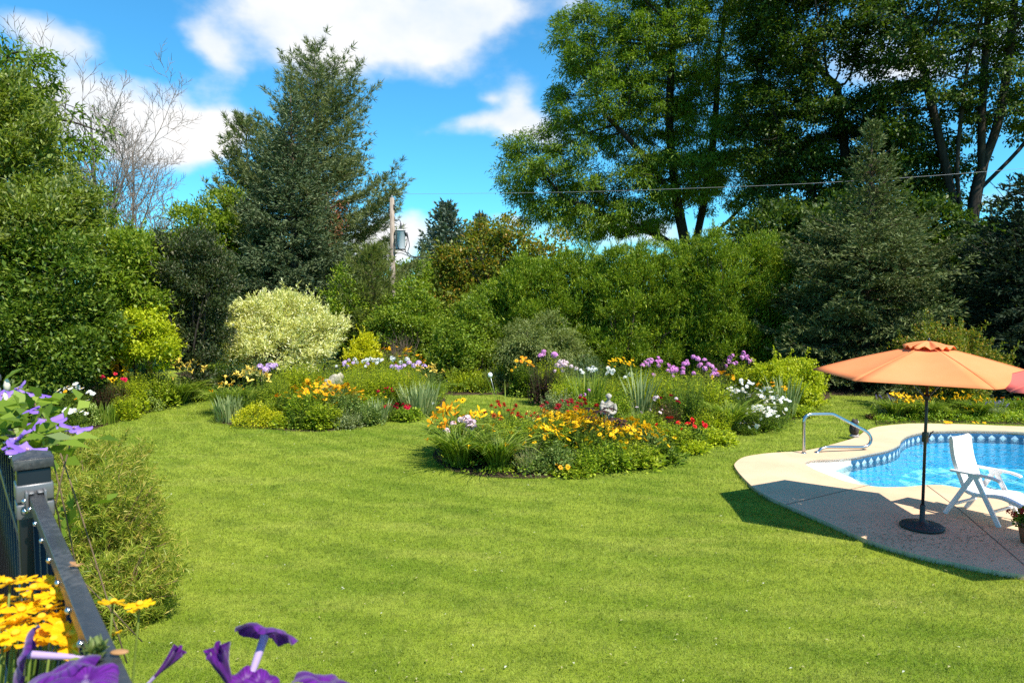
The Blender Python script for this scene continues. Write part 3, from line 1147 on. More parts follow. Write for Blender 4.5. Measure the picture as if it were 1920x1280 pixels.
def make_railing():
    blk = plain('rail_charcoal', (0.040, 0.042, 0.046), 0.42, 0.4, coat=.05, nscale=60, namp=.12)
    # weathered coating: dust and faint scuffs
    t = NT(blk.node_tree)
    tc = t.n('ShaderNodeTexCoord')
    d1 = t.noise(tc.outputs['Object'], 7, 6, .7)
    d2 = t.noise(tc.outputs['Object'], 130, 3, .7)
    dm = t.math('MULTIPLY', t.mapr(d1, .42, .68), t.mapr(d2, .40, .62))
    b_ = bsdf(t, t.mix(t.math('MULTIPLY', dm, .75), (.034, .036, .040), (.15, .145, .13)), .45, .4)
    t.link(t.mapr(dm, 0, 1, .34, .75), b_.inputs['Roughness'])
    out(t, b_.outputs[0])
    face = plain('rail_black', (0.009, 0.009, 0.009), 0.3, 0.35)
    gry = plain('bracket_grey', (0.15, 0.148, 0.150), 0.35, 0.5, metal=.3)
    stl = plain('screw_steel', (0.62, 0.62, 0.63), 0.22, 0.5, metal=1.0)
    Rm = np.array([[RAIL_U.x, -RAIL_U.y, 0], [RAIL_U.y, RAIL_U.x, 0], [0, 0, 1]])
    o = thing('deck_railing', 'charcoal aluminium deck railing with square capped post and pickets', 'railing', (RAIL_P0.x, RAIL_P0.y, DECK_Z))

    def L(s, n, z):      # along the rail, across to the lawn side, absolute height -> local
        p = RAIL_U * s + RAIL_N * n
        return (p.x, p.y, z - DECK_Z)
    ztop = 2.668
    for k, s in enumerate((0.0, 1.85, 3.70)):
        P = Mesh()
        box(P, L(s, 0, (DECK_Z + 2.715) / 2), (.056, .056, 2.715 - DECK_Z), Rm)
        p = bevel(P.build('post', face, o), .003)
        C = Mesh()
        box(C, L(s, 0, 2.7255), (.066, .066, .020), Rm)
        cv = np.array([[-.033, -.033, 0], [.033, -.033, 0], [.033, .033, 0], [-.033, .033, 0], [0, 0, .013]])
        C.add(cv @ Rm.T + np.array(L(s, 0, 2.736)), [[0, 1, 4], [1, 2, 4], [2, 3, 4], [3, 0, 4]])
        bevel(C.build('post_cap', blk, p), .0015)
        for zc, hh in ((2.668, .034), (2.632, .030), (2.455, .034)):
            Q = Mesh()
            box(Q, L(s, 0, zc), (.062, .062, hh), Rm)
            bevel(Q.build('collar', gry, p), .003)
        F = Mesh()
        box(F, L(s, 0, DECK_Z + .012), (.12, .12, .022), Rm)
        bevel(F.build('foot_plate', gry, p), .004)
    for (s0, s1) in ((-1.85, -.029), (.029, 1.821), (1.879, 3.671)):
        for nm, z, ww, hh in (('top_rail', ztop - .012, .023, .024), ('middle_rail', 2.475, .022, .024), ('bottom_rail', DECK_Z + .10, .022, .03)):
            M = Mesh()
            box(M, L((s0 + s1) / 2, 0, z), (s1 - s0, ww, hh), Rm)
            b = bevel(M.build(nm, blk, o), .0012)
            for se, sg in ((s0, 1), (s1, -1)):
                Q = Mesh()
                for sd in (-1, 1):
                    box(Q, L(se + sg * .012, sd * (ww / 2 + .0035), z + .003), (.030, .005, hh + .01), Rm)
                    box(Q, L(se + sg * .010, sd * (ww / 2 - .004), z + hh / 2 + .0035), (.026, .010, .004), Rm)
                bevel(Q.build('rail_bracket', gry, b), .0015)
                for zz in (-.008, .012):
                    S = Mesh()
                    ellipsoid(S, L(se + sg * .018, -(ww / 2 + .007), z + zz - .01), (.0055, .0055, .0055), 10, 6)
                    S.build('screw', stl, b, True)
            if nm == 'top_rail':
                ss = s0 + .12
                while ss < s1 - .05:
                    S = Mesh()
                    ellipsoid(S, L(ss, -(ww / 2 + .001), z - .007), (.0045, .0045, .0045), 8, 6)
                    S.build('screw', stl, b, True)
                    ss += .11
        n = 15
        for k in range(n):
            s = s0 + (k + .6) * (s1 - s0) / n
            M = Mesh()
            box(M, L(s, 0, (DECK_Z + .116 + ztop - .034) / 2), (.017, .017, ztop - .034 - DECK_Z - .116), Rm)
            M.build('picket', face, o)
    return o


make_railing()


def make_deck_floor():
    m, t = mat_new('deck_boards')
    tc = t.n('ShaderNodeTexCoord')
    nz = t.noise(tc.outputs['Object'], 8, 4, .6)
    out(t, bsdf(t, t.ramp(nz, [(.3, (.14, .12, .10)), (.7, (.22, .19, .16))]), .7, .3).outputs[0])
    a = RAIL_P0 + RAIL_U * 4.0 + RAIL_N * .10
    b = RAIL_P0 - RAIL_U * 1.9 + RAIL_N * .10
    M = Mesh()
    dn = -RAIL_N
    for k in range(22):
        p0, p1 = b + dn * (.145 * k), a + dn * (.145 * k)
        mid = (p0 + p1) / 2 + dn * .07
        Rm = np.array([[RAIL_U.x, -RAIL_U.y, 0], [RAIL_U.y, RAIL_U.x, 0], [0, 0, 1]])
        box(M, (mid.x, mid.y, DECK_Z - .0145), ((p1 - p0).length, .139, .028), Rm)
    struct(M.build('deck_floor', m))


make_deck_floor()

# ================================================================== TREES
BARK_DARK = bark_mat('bark_dark', (0.018, 0.014, 0.011), (0.065, 0.053, 0.043))
BARK_GREY = bark_mat('bark_grey', (0.10, 0.085, 0.075), (0.24, 0.21, 0.19))
BARK_BROWN = bark_mat('bark_brown', (0.05, 0.033, 0.022), (0.14, 0.10, 0.07))


def colonize(nodes, parent, att, step, infl, kill, iters=160, jit=.12, grav=0.0):
    """grow branches towards attractor points (space colonisation)"""
    nodes = [np.asarray(p, float) for p in nodes]
    parent = list(parent)
    A = np.asarray(att, float)
    nd = np.full(len(A), 1e9)
    ni = np.zeros(len(A), int)
    alive = np.ones(len(A), bool)

    def upd(k0):
        for k in range(k0, len(nodes)):
            d = np.linalg.norm(A - nodes[k], axis=1)
            m = d < nd
            nd[m] = d[m]
            ni[m] = k
    upd(0)
    for it in range(iters):
        act = alive & (nd < infl)
        if not act.any():
            if not alive.any():
                break
            act = alive & (nd < nd[alive].min() + step * 2)
        N = len(nodes)
        acc = np.zeros((N, 3))
        np.add.at(acc, ni[act], nrmz(A[act] - np.asarray(nodes)[ni[act]]))
        src = np.unique(ni[act])
        k0 = N
        for s in src:
            v = acc[s] + rng.normal(0, jit, 3)
            v[2] += grav
            l = np.linalg.norm(v)
            if l < 1e-3:
                continue
            q = nodes[s] + v / l * step
            nodes.append(q)
            parent.append(s)
        upd(k0)
        alive &= nd > kill
        if len(nodes) > 14000:
            break
    return np.asarray(nodes), np.asarray(parent)


def branch_radii(nodes, parent, tip, power=2.3, top=None):
    n = len(nodes)
    acc = np.zeros(n)
    r = np.zeros(n)
    for i in range(n - 1, -1, -1):
        r[i] = max(tip, acc[i] ** (1 / power))
        if parent[i] >= 0:
            acc[parent[i]] += r[i] ** power
    if top:
        r = np.where(r > tip * 1.01, tip + (r - tip) * (top - tip) / max(r.max() - tip, 1e-6), r)
    return r


def branch_mesh(M, nodes, parent, rad, k=5, rmin=0.0):
    sel = np.where((parent >= 0) & (rad >= rmin))[0]
    d = nrmz(nodes[sel] - nodes[parent[sel]])
    ref = np.tile([0.31, 0.17, 0.93], (len(sel), 1))
    ref[np.abs(d[:, 2]) > .93] = [1, 0, 0.1]
    s = nrmz(np.cross(d, ref))
    u = np.cross(s, d)
    a = np.arange(k) * 2 * PI / k
    ring = np.cos(a)[None, :, None] * s[:, None] + np.sin(a)[None, :, None] * u[:, None]
    r0 = np.minimum(rad[parent[sel]], rad[sel] * 1.35)[:, None, None]
    r1 = rad[sel][:, None, None]
    v = np.concatenate([nodes[parent[sel]][:, None] - d[:, None] * .3 * r0 + ring * r0, nodes[sel][:, None] + ring * r1], 1)
    n = len(sel)
    i0 = np.arange(k)
    i1 = (i0 + 1) % k
    q = np.stack([i0, i1, i1 + k, i0 + k], -1)
    f = (np.arange(n)[:, None, None] * 2 * k + q[None]).reshape(-1, 4)
    M.add(v.reshape(-1, 3), f)


def lump(dirs, seed, amp=.22):
    """smooth random bumps over directions"""
    r = np.random.default_rng(seed)
    o = np.zeros(len(dirs))
    for k in range(9):
        w_ = r.normal(size=3) * (2.0 + k * .55)
        o += np.sin(dirs @ w_ + r.uniform(0, 6)) / (1 + .35 * k)
    return 1 + amp * o / 2.2


def blob_points(blobs, n, shell=(0.62, 1.0), seed=1, amp=.2, zmin=None):
    """points spread through the outer part of a set of ellipsoids; returns points and outward directions"""
    vol = np.array([b[3] * b[4] + b[4] * b[5] + b[3] * b[5] for b in blobs])
    cnt = (vol / vol.sum() * n * 1.5).astype(int) + 1
    P, D = [], []
    for i, (b, c) in enumerate(zip(blobs, cnt)):
        d = rand_dirs(c)
        rr = rng.uniform(shell[0] ** 2, shell[1] ** 2, c) ** .5 * lump(d, seed + i, amp)
        p = np.array(b[:3]) + d * rr[:, None] * np.array(b[3:6])
        keep = np.ones(c, bool)
        for j, b2 in enumerate(blobs):
            if j != i:
                keep &= np.linalg.norm((p - np.array(b2[:3])) / np.array(b2[3:6]), axis=1) > shell[0] * .85
        P.append(p[keep])
        D.append(nrmz(d[keep] / np.array(b[3:6])))
    P, D = np.concatenate(P), np.concatenate(D)
    if zmin is not None:
        k = P[:, 2] > zmin
        P, D = P[k], D[k]
    if len(P) > n:
        s = rng.permutation(len(P))[:n]
        P, D = P[s], D[s]
    return P, D


def clump_points(blobs, cr, per, seed=1, amp=.2, zmin=None, cover=1.5, shell=(.72, 1.0), flat=.75):
    """leaf positions gathered in rounded clumps over the outside of the ellipsoids, with gaps between them"""
    area = sum(4 * PI * ((b[3] * b[4]) ** 1.6 / 3 + (b[4] * b[5]) ** 1.6 / 3 + (b[3] * b[5]) ** 1.6 / 3) ** (1 / 1.6) for b in blobs)
    K = int(area * .62 / (PI * cr * cr) * cover) + 4
    C, O = blob_points(blobs, K, shell, seed, amp, None)
    K = len(C)
    sz = cr * rng.uniform(.55, 1.35, K)
    idx = np.repeat(np.arange(K), np.maximum(4, (per * (sz / cr) ** 2).astype(int)))
    d = rand_dirs(len(idx))
    d = nrmz(d + O[idx] * .45 + np.array([0, 0, .15]))
    p = C[idx] + d * (sz[idx] * rng.random(len(idx)) ** .4)[:, None] * np.array([1, 1, flat])
    D = nrmz(d * .8 + O[idx] * .6)
    if zmin is not None:
        k = p[:, 2] > zmin
        p, D = p[k], D[k]
    return p, D, C, O


def E(px, py, Y, rx, ry, rd=None):
    """ellipsoid seen centred at a photo pixel at depth Y, half sizes in photo pixels"""
    c = at(px, py, Y)
    a, b = rx * Y / FPX, ry * Y / FPX
    return (c.x, c.y, c.z, a, rd if rd else a * .9, b)


def sprays(M, P, D, per, spread, L, W, up=.25, drop=0.0, mat=0, flat=.6, along=.7):
    """little sprays of leaves at points P heading D"""
    n = len(P)
    pos = np.repeat(P, per, 0)
    dd = np.repeat(D, per, 0)
    off = rng.normal(0, spread, (n * per, 3))
    off[:, 2] *= flat
    dr = dd * along + rng.normal(0, .55, (n * per, 3)) + np.array([0, 0, up])
    dr[:, 2] -= drop
    nr = rng.normal(0, .45, (n * per, 3)) + np.array([0, 0, .8]) + dd * .35
    leaves(M, pos + off, dr, rng.uniform(L * .65, L * 1.25, n * per), rng.uniform(W * .7, W * 1.2, n * per), nr, mat)


def stem_mesh(M, base, tips, r0=.03, r1=.008, bend=.15):
    for tp in tips:
        mid = (np.asarray(base) * .5 + np.asarray(tp) * .5) + rng.normal(0, bend, 3)
        tube(M, smooth_open([Vector(base), Vector(mid), Vector(tp)], 3), np.linspace(r0, r1, 7), 5, caps=False)


def blob_tree(name, label, cat, Y, base_px, blobs, cr, per, spread, L, W, mat, bark=None, group=None, trunk_r=.12, amp=.22, up=.25, drop=0.0, nst=14, zmin=.12, seed=3,
              flat=.75, along=.7, tips=None, inner=.35, leafy=6, cover=1.5, shoots=.25, shl=.45, shell=(.72, 1.0)):
    """tree or shrub whose crown is many leaf clumps over several stems; cr: clump radius, per: sprays in a clump"""
    bx = at(base_px, 700, Y).x
    o = thing(name, label, cat, (bx, Y, 0), group)
    bl = [(b[0] - bx, b[1] - Y, *b[2:]) for b in blobs]
    P, D, C, O = clump_points(bl, cr, per, seed, amp, zmin, cover, shell, flat)
    M = Mesh()
    sprays(M, P, D, leafy, spread, L, W, up, drop, along=along)
    # dim inner leaves that close the depth of the crown
    P2, D2 = blob_points(bl, int(len(P) * inner), (.15, .75), seed + 5, amp, zmin)
    sprays(M, P2, D2, 3, spread * 1.6, L * 1.4, W * 1.6, up, drop)
    mats = [mat]
    if shoots:      # young shoots that break the outline
        k = (rng.random(len(C)) < shoots) & (C[:, 2] > (zmin or 0) + .2)
        S0, SD = C[k] + O[k] * cr * .6, nrmz(O[k] * .7 + rng.normal(0, .35, (k.sum(), 3)) + np.array([0, 0, .5 + up - drop * 1.5]))
        ns = 9
        t_ = np.tile(np.linspace(.05, 1, ns), len(S0))
        PP = np.repeat(S0, ns, 0) + np.repeat(SD, ns, 0) * (t_ * np.repeat(rng.uniform(.4, 1.2, len(S0)) * shl, ns))[:, None]
        PP[:, 2] -= drop * .3 * t_ ** 2
        sprays(M, PP, np.repeat(SD, ns, 0), 3, spread * .35, L, W, up, drop, mat=1 if tips else 0)
    if tips:
        mats.append(tips[0])
        k = (rng.random(len(P)) < tips[1]) & (D[:, 2] > 0)
        sprays(M, P[k] + D[k] * L * .5, D[k], 4, spread * .6, L * .9, W * .9, up + .3, 0, mat=1)
    M.build('crown', mats, o)
    T = Mesh()
    sel = rng.permutation(len(C))[:nst]
    ctr = np.mean([b[:3] for b in bl], 0)
    fork = np.array([ctr[0] * .3, ctr[1] * .3, max(.25, min(b[2] - b[5] for b in bl) + .3)])
    tube(T, [(0, 0, -.05), tuple(fork * .5), tuple(fork)], [trunk_r * 1.15, trunk_r, trunk_r * .9], 8)
    stem_mesh(T, fork, C[sel] * .96 + ctr * .04, trunk_r * .6, .012)
    T.build('trunk', bark or BARK_BROWN, o, True)
    return o


def branched_tree(name, label, Y, trunks, blobs, natt, step, leaf, mat, bark, per, tip=.012, top=.3, spread=.3, amp=.15, shell=(.25, 1.0), seed=5, thin=.03, group=None, drop=.15,
                  grav=0.0, lmin=0, kill=None, infl=None, fr=1.0, cat='tree', flat=.55, clump=.55, jit=.12):
    """tree with grown limbs. trunks: list of polylines (world); leaf: (L, W)"""
    b0 = trunks[0][0]
    o = thing(name, label, cat, (b0[0], b0[1], 0), group)
    off = np.array([b0[0], b0[1], 0])
    nodes, par = [], []
    for tr in trunks:
        pl = smooth_open([Vector(p) for p in tr], 5)
        start = len(nodes)
        for i, p in enumerate(pl):
            nodes.append(np.array(p) - off)
            if i:
                par.append(len(nodes) - 2)
            elif start == 0:
                par.append(-1)
            else:
                d = np.linalg.norm(np.array(nodes[:start]) - nodes[-1], axis=1)
                par.append(int(d.argmin()))
    bl = [(b[0] - off[0], b[1] - off[1], *b[2:]) for b in blobs]
    A, _ = blob_points(bl, natt, shell, seed, amp)
    nodes, par = colonize(nodes, par, A, step, infl or step * 7, kill or step * 1.4, grav=grav, jit=jit)
    rad = branch_radii(nodes, par, tip, top=top)
    T = Mesh()
    branch_mesh(T, nodes, par, rad, 6)
    T.build('trunk', bark, o, True)
    if per:
        thin_i = np.where((rad < thin) & (par >= 0))[0]
        if fr < 1:
            thin_i = thin_i[rng.random(len(thin_i)) < fr]
        c = np.mean(nodes[thin_i], 0)
        cl = thin_i[rng.random(len(thin_i)) < clump]
        P = nodes[cl]
        thin_i = cl
        per = int(per / clump)
        D = nrmz(nrmz(P - nodes[par[thin_i]]) * 1.0 + nrmz((P - c) * np.array([1, 1, .4])) * .8)
        n = len(P)
        sz = np.repeat(rng.uniform(.55, 1.35, n), per)[:, None]
        off = rand_dirs(n * per) * (rng.random(n * per) ** .45)[:, None] * spread * 1.9 * sz * np.array([1, 1, flat])
        off[:, 2] -= .35 * (off[:, 0] ** 2 + off[:, 1] ** 2) / (spread * 1.9)
        pos = np.repeat(P, per, 0) + off
        dd = nrmz(np.repeat(D, per, 0) * .8 + nrmz(off) * .35)
        dr = dd * .7 + rng.normal(0, .55, (n * per, 3))
        dr[:, 2] -= drop
        nr = rng.normal(0, .4, (n * per, 3)) + np.array([0, 0, .9])
        M = Mesh()
        leaves(M, pos, dr, rng.uniform(.6, 1.3, n * per) * leaf[0], rng.uniform(.7, 1.2, n * per) * leaf[1], nr, curl=.2)
        M.build('crown', mat, o)
    return o


def conifer(name, label, px, Y, top_py, prof, mat, bark, lev=.30, nb=9, twig=.16, tw=.05, dens=1.0, droop=.25, lift=.35, group=None, z0=.3, seed=0, lean=(0, 0), trunk_r=.16, gap=0.0, tufts=False, side=None,
            cat='tree', skip=None, hang=.25):
    """whorled evergreen. prof: list of (fraction of height, branch length m)"""
    t = at(px, top_py, Y)
    H = t.z
    o = thing(name, label, cat, (t.x, Y, 0), group)
    rr = np.random.default_rng(seed + 11)
    hs = [p[0] for p in prof]
    ls = [p[1] for p in prof]
    T = Mesh()
    tube(T, [(0, 0, -.05), (lean[0] * .3, lean[1] * .3, H * .4), (lean[0], lean[1], H)], [trunk_r * 1.2, trunk_r * .75, .015], 8)
    BP, BD, BW, BZ = [], [], [], []
    z = z0
    while z < H - .05:
        f = z / H
        Lmax = np.interp(f, hs, ls)
        k = max(3, int(nb * (0.75 + .5 * rr.random())))
        a0 = rr.uniform(0, 2 * PI)
        for j in range(k):
            a = a0 + j * 2 * PI / k + rr.normal(0, .25)
            Lb = Lmax * rr.uniform(.55, 1.15)
            if gap and rr.random() < gap:
                continue
            if side is not None:
                Lb *= 1 + side[1] * math.cos(a - side[0])
            if skip is not None and skip(f, a, rr):
                continue
            if Lb < .08:
                Lb = .08
            zz = z + rr.normal(0, lev * .3)
            n = max(3, int(Lb / .17))
            s = np.linspace(0, 1, n)
            up = lift + .9 * max(0, f - .55)
            # sag then lift at the tip
            hz = Lb * (s * (up * .9) - droop * (1 - f) * 1.6 * s ** 1.2 + .28 * s ** 3)
            pr = np.stack([np.cos(a) * Lb * s, np.sin(a) * Lb * s, hz], -1) + np.array([lean[0] * f, lean[1] * f, zz])
            pr += rr.normal(0, .012 * Lb, pr.shape) * s[:, None]
            if Lb > .5:
                tube(T, pr[::2] if n > 4 else pr, np.linspace(.012 + .008 * Lb, .004, len(pr[::2] if n > 4 else pr)), 4, caps=False)
            d = nrmz(np.gradient(pr, axis=0))
            sd = np.stack([-d[:, 1], d[:, 0], np.zeros(n)], -1)
            # side shoots, longer in the middle of the branch
            for sg in (-1, 1):
                w_ = Lb * .38 * np.sin(PI * np.clip(s * .86 + .12, 0, 1)) * rr.uniform(.6, 1.15, n) + .05
                kk = np.maximum(1, (w_ / (twig * .62)).astype(int))
                for q in range(int(kk.max())):
                    m = (kk > q) & (s > .12)
                    if not m.any():
                        continue
                    fr = (q + rr.random(m.sum())) / kk[m]
                    dirv = nrmz(d[m] * .75 + sd[m] * sg * .9 + np.array([0, 0, -.10 - hang * .4]))
                    BP.append(pr[m] + dirv * (w_[m] * fr)[:, None] - np.array([0, 0, 1]) * (hang * .35 * (w_[m] * fr) ** 1.4)[:, None])
                    BD.append(nrmz(dirv + rr.normal(0, .28, dirv.shape)))
            BP.append(pr[1:])
            BD.append(d[1:])
            BP.append(pr[-1:] + d[-1:] * twig * .6)
            BD.append(d[-1:])
        z += lev * rr.uniform(.8, 1.2) * (1.0 - .35 * f)
    P, D = np.concatenate(BP), np.concatenate(BD)
    D[:, 2] += .06
    if dens < 1:
        k = rr.random(len(P)) < dens
        P, D = P[k], D[k]
    M = Mesh()
    n = len(P)
    if tufts:      # long soft needles in brushes
        per = 7
        pos = np.repeat(P, per, 0) + rng.normal(0, .02, (n * per, 3))
        dr = np.repeat(D, per, 0) * .8 + rng.normal(0, .5, (n * per, 3)) + np.array([0, 0, .18])
        leaves(M, pos, dr, rng.uniform(.7, 1.2, n * per) * twig, rng.uniform(.7, 1.2, n * per) * tw, rand_dirs(n * per), curl=.05, wide=.35)
    else:
        per = 3
        pos = np.repeat(P, per, 0) + rng.normal(0, .015, (n * per, 3))
        dr = np.repeat(D, per, 0) + rng.normal(0, .33, (n * per, 3))
        leaves(M, pos, dr, rng.uniform(.7, 1.15, n * per) * twig, rng.uniform(.75, 1.2, n * per) * tw, rand_dirs(n * per), curl=.06, wide=.4)
    M.build('crown', mat, o)
    T.build('trunk', bark, o, True)
    return o


# leaf colours (reflectance of the leaf itself)
LM_LOCUST = leaf_mat('leaf_locust', (.050, .105, .008), (.130, .205, .014), .34, c3=(.24, .31, .025), patch=.35)
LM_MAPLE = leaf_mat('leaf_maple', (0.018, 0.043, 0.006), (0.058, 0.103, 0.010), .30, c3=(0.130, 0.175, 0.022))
LM_CEDAR = leaf_mat('leaf_cedar', (.060, .120, .008), (.195, .285, .016), .26, c3=(.36, .42, .03), patch=.1)
LM_SPRUCE = leaf_mat('needle_spruce', (.040, .064, .024), (.125, .165, .075), .12, .6, .1, c3=(.22, .26, .14))
LM_SPRUCE_D = leaf_mat('needle_spruce_dark', (.016, .028, .014), (.044, .066, .034), .10, .6, .1)
LM_SPRUCE_G = leaf_mat('needle_spruce_green', (.044, .064, .016), (.130, .158, .054), .12, .6, .1, c3=(.22, .25, .11))
LM_BLUE = leaf_mat('needle_blue', (0.083, 0.117, 0.086), (0.180, 0.228, 0.172), .12)
LM_PINE = leaf_mat('needle_pine', (.065, .092, .024), (.185, .220, .085), .25, .6, .1, c3=(.29, .31, .15))
LM_PINE_G = leaf_mat('needle_pine_green', (0.090, 0.124, 0.021), (0.188, 0.214, 0.046), .25)
LM_DARK = leaf_mat('leaf_dark', (.034, .068, .007), (.110, .175, .014), .33, c3=(.26, .32, .05), patch=.25)
LM_OLIVE = leaf_mat('leaf_olive', (.066, .104, .011), (.175, .225, .024), .36, c3=(.37, .41, .12), patch=.35)
LM_MID = leaf_mat('leaf_mid', (0.080, 0.143, 0.010), (0.189, 0.260, 0.018), .35, c3=(0.319, 0.364, 0.044), patch=.4)
LM_PURPLE = leaf_mat('leaf_bronze', (.026, .044, .013), (.068, .096, .030), .2, c3=(.18, .17, .10))
LM_LIME = leaf_mat('leaf_lime', (.24, .30, .009), (.46, .50, .016), .35, c3=(.60, .62, .04))
LM_CREAM = leaf_mat('leaf_cream', (.42, .44, .10), (.82, .78, .36), .30, c3=(.90, .87, .56))
LM_ORANGE = leaf_mat('leaf_orange_tinted', (.080, .120, .012), (.190, .210, .020), .35, c3=(.42, .22, .03), patch=.3)
LM_GREYG = leaf_mat('leaf_grey_green', (0.112, 0.152, 0.032), (0.270, 0.304, 0.092), .3)
LM_DEADN = leaf_mat('needle_dead', (.16, .05, .018), (.30, .12, .05), .15)

# --- left side
branched_tree('locust_tree', 'tall airy locust tree arching over the olive leafy tree at the garden corner', 23, [[(-18.5, 23, 0), (-18.2, 23, 4), (-17.4, 23, 9)]],
              [E(-60, 180, 23, 150, 130, 2.2), E(30, 130, 23, 80, 60, 1.4), E(110, 250, 22.5, 60, 70, 1.2), E(170, 260, 22.5, 45, 45, 1.0), E(140, 400, 22.5, 80, 90, 1.5)], 1500, .34, (.24, .07), LM_LOCUST, BARK_DARK, 22, spread=.28, thin=.035, top=.26, drop=.3)
blob_tree('leafy_tree', 'broad olive green tree with pale shoot tips beside the left border', 'tree', 19, 20,
          [E(-20, 345, 19, 125, 140, 2.0), E(-85, 245, 19, 105, 105, 1.6), E(75, 455, 18.6, 92, 98, 1.6), E(-50, 480, 18.5, 155, 150, 2.2), E(22, 222, 19.3, 50, 72, 1.0), E(122, 405, 19, 38, 52, .8)],
          0.42, 34, .13, .15, .056, LM_OLIVE, leafy=7, shoots=.5, shl=.7, amp=.26, trunk_r=.2, nst=30, tips=(leaf_mat('leaf_pale_tip', (.20, .24, .07), (.36, .38, .17), .35), .10), up=.4)
blob_tree('leafy_shrub', 'big dark green glossy shrub under the olive tree behind the lilies', 'shrub', 17.6, 40,
          [E(40, 610, 17.6, 150, 115, 1.8), E(-80, 600, 17.4, 140, 130, 1.6), E(100, 530, 17.8, 90, 85, 1.3), E(120, 670, 17.4, 80, 60, 1.1)],
          0.40, 32, .12, .13, .058, LM_DARK, leafy=7, shoots=.3, amp=.26, trunk_r=.1, nst=26, zmin=.05)
blob_tree('leafy_shrub', 'tall mid green shrub between the glossy shrub and the bronze columnar tree', 'shrub', 19.5, 220,
          [E(210, 540, 19.5, 75, 105, 1.3), E(255, 490, 19.8, 45, 55, .9), E(170, 600, 19.2, 65, 75, 1.1), E(270, 560, 20, 45, 80, .9)],
          0.36, 28, .12, .13, .055, LM_MID, leafy=6, amp=.26, trunk_r=.1, nst=20, zmin=.05)
blob_tree('golden_shrub', 'yellow green layered shrub below the bronze columnar tree', 'shrub', 18.9, 252,
          [E(257, 620, 18.9, 46, 40, .8), E(228, 648, 18.8, 44, 32, .7), E(285, 650, 18.9, 36, 36, .6), E(272, 595, 18.9, 28, 24, .5)],
          0.26, 20, .10, .11, .05, LM_LIME, leafy=6, amp=.25, trunk_r=.05, nst=16, flat=.35, up=.05, zmin=.1)
blob_tree('columnar_tree', 'dark bronze green upright tree between yellow shrub and cream shrub', 'tree', 20.6, 372,
          [E(342, 500, 20.6, 56, 62, .9), E(375, 475, 20.6, 40, 38, .7), E(395, 540, 20.6, 38, 62, .7), E(330, 570, 20.6, 36, 62, .7), E(350, 640, 20.5, 36, 46, .6), E(400, 620, 20.6, 28, 55, .5), E(372, 690, 20.4, 24, 30, .4)],
          0.26, 26, .09, .11, .032, LM_PURPLE, BARK_DARK, leafy=7, shoots=.5, trunk_r=.09, amp=.28, nst=30, up=.7, zmin=.35)
for k, (x, y, Yd, rx, ry) in enumerate([(398, 440, 31, 58, 82), (455, 470, 32, 50, 70)]):
    blob_tree('background_tree', ['pointed green tree standing between bronze columnar tree and blue spruce', 'rounded green tree against the lower skirt of the blue spruce'][k], 'tree', Yd, x,
              [E(x, y, Yd, rx, ry), E(x - 25, y + 60, Yd, rx, ry), E(x + 10, y + 130, Yd, rx * 1.1, ry)], 0.5, 26, .16, .18, .075, LM_DARK if k else LM_MID, amp=.28, up=.4)
blob_tree('background_tree', 'low green tree crown below the bare dead tree', 'tree', 28, 280,
          [E(285, 520, 28, 70, 70), E(240, 500, 28, 40, 45), E(310, 480, 28.5, 30, 32)], 0.45, 26, .15, .17, .07, LM_MID, amp=.28)
# bare tree


def dead_tree():
    Y = 33
    X0 = at(212, 560, Y).x
    o = thing('dead_tree', 'bare leafless grey tree standing against the white cloud', 'tree', (X0, Y, 0))
    r = np.random.default_rng(3)
    M = Mesh()

    def limb(p, d, L, rad, depth):
        n = 7
        pts = [np.array(p)]
        for i in range(n - 1):
            d = nrmz(d + r.normal(0, .07, 3) + np.array([0, 0, .05]))
            pts.append(pts[-1] + d * L / (n - 1))
        tube(M, pts, np.linspace(rad, rad * .35, n), 6 if depth < 2 else 4, caps=False)
        if depth >= 4 or L < .35:
            return
        k = [9, 7, 6, 4][depth]
        a0 = r.uniform(0, 6.28)
        for j in range(k):
            f = .28 + .70 * (j + r.random() * .6) / k
            i = min(n - 2, int(f * (n - 1)))
            q = pts[i] + (pts[i + 1] - pts[i]) * (f * (n - 1) - i)
            a = a0 + j * 2.4
            ax = nrmz(pts[i + 1] - pts[i])
            s_ = nrmz(np.cross(ax, np.array([.3, .2, .9]) + .001))
            u = np.cross(s_, ax)
            dev = r.uniform(.55, .95)
            nd = nrmz(ax * math.cos(dev) + (s_ * math.cos(a) + u * math.sin(a)) * math.sin(dev) + np.array([0, 0, .12]))
            limb(q, nd, L * r.uniform(.34, .56) * (1.15 - .4 * f), max(.011, rad * (1 - .6 * f) * .58), depth + 1)
    for (dx, lean, H, rad) in ((-.15, (-.05, 0, 1), 11.4, .12), (.25, (.035, .02, 1), 10.6, .11), (.75, (.10, -.03, 1), 8.6, .10), (.95, (.30, .0, 1), 7.6, .07)):
        limb((dx * .6, 0, -.05), nrmz(np.array(lean, float)), H, rad, 0)
    M.build('trunk', bark_mat('bark_bare', (.15, .125, .105), (.30, .255, .22)), o, True)


dead_tree()

# --- centre back
conifer('blue_spruce', 'tall dense blue green spruce in front of the white pine', 545, 30, 180, [(0, 3.1), (.25, 2.9), (.5, 2.2), (.75, 1.35), (.9, .62), (1, .08)], LM_SPRUCE, BARK_BROWN, lev=.52, nb=14, twig=.20, tw=.046,
        droop=.20, lift=.14, hang=.1, seed=1, trunk_r=.22, z0=.8)


def pine_skip(f, a, rr):
    return (f < .52 and f > .30 and -1.2 < a % (2 * PI) - 5.2 < 1.3 and rr.random() < .55)


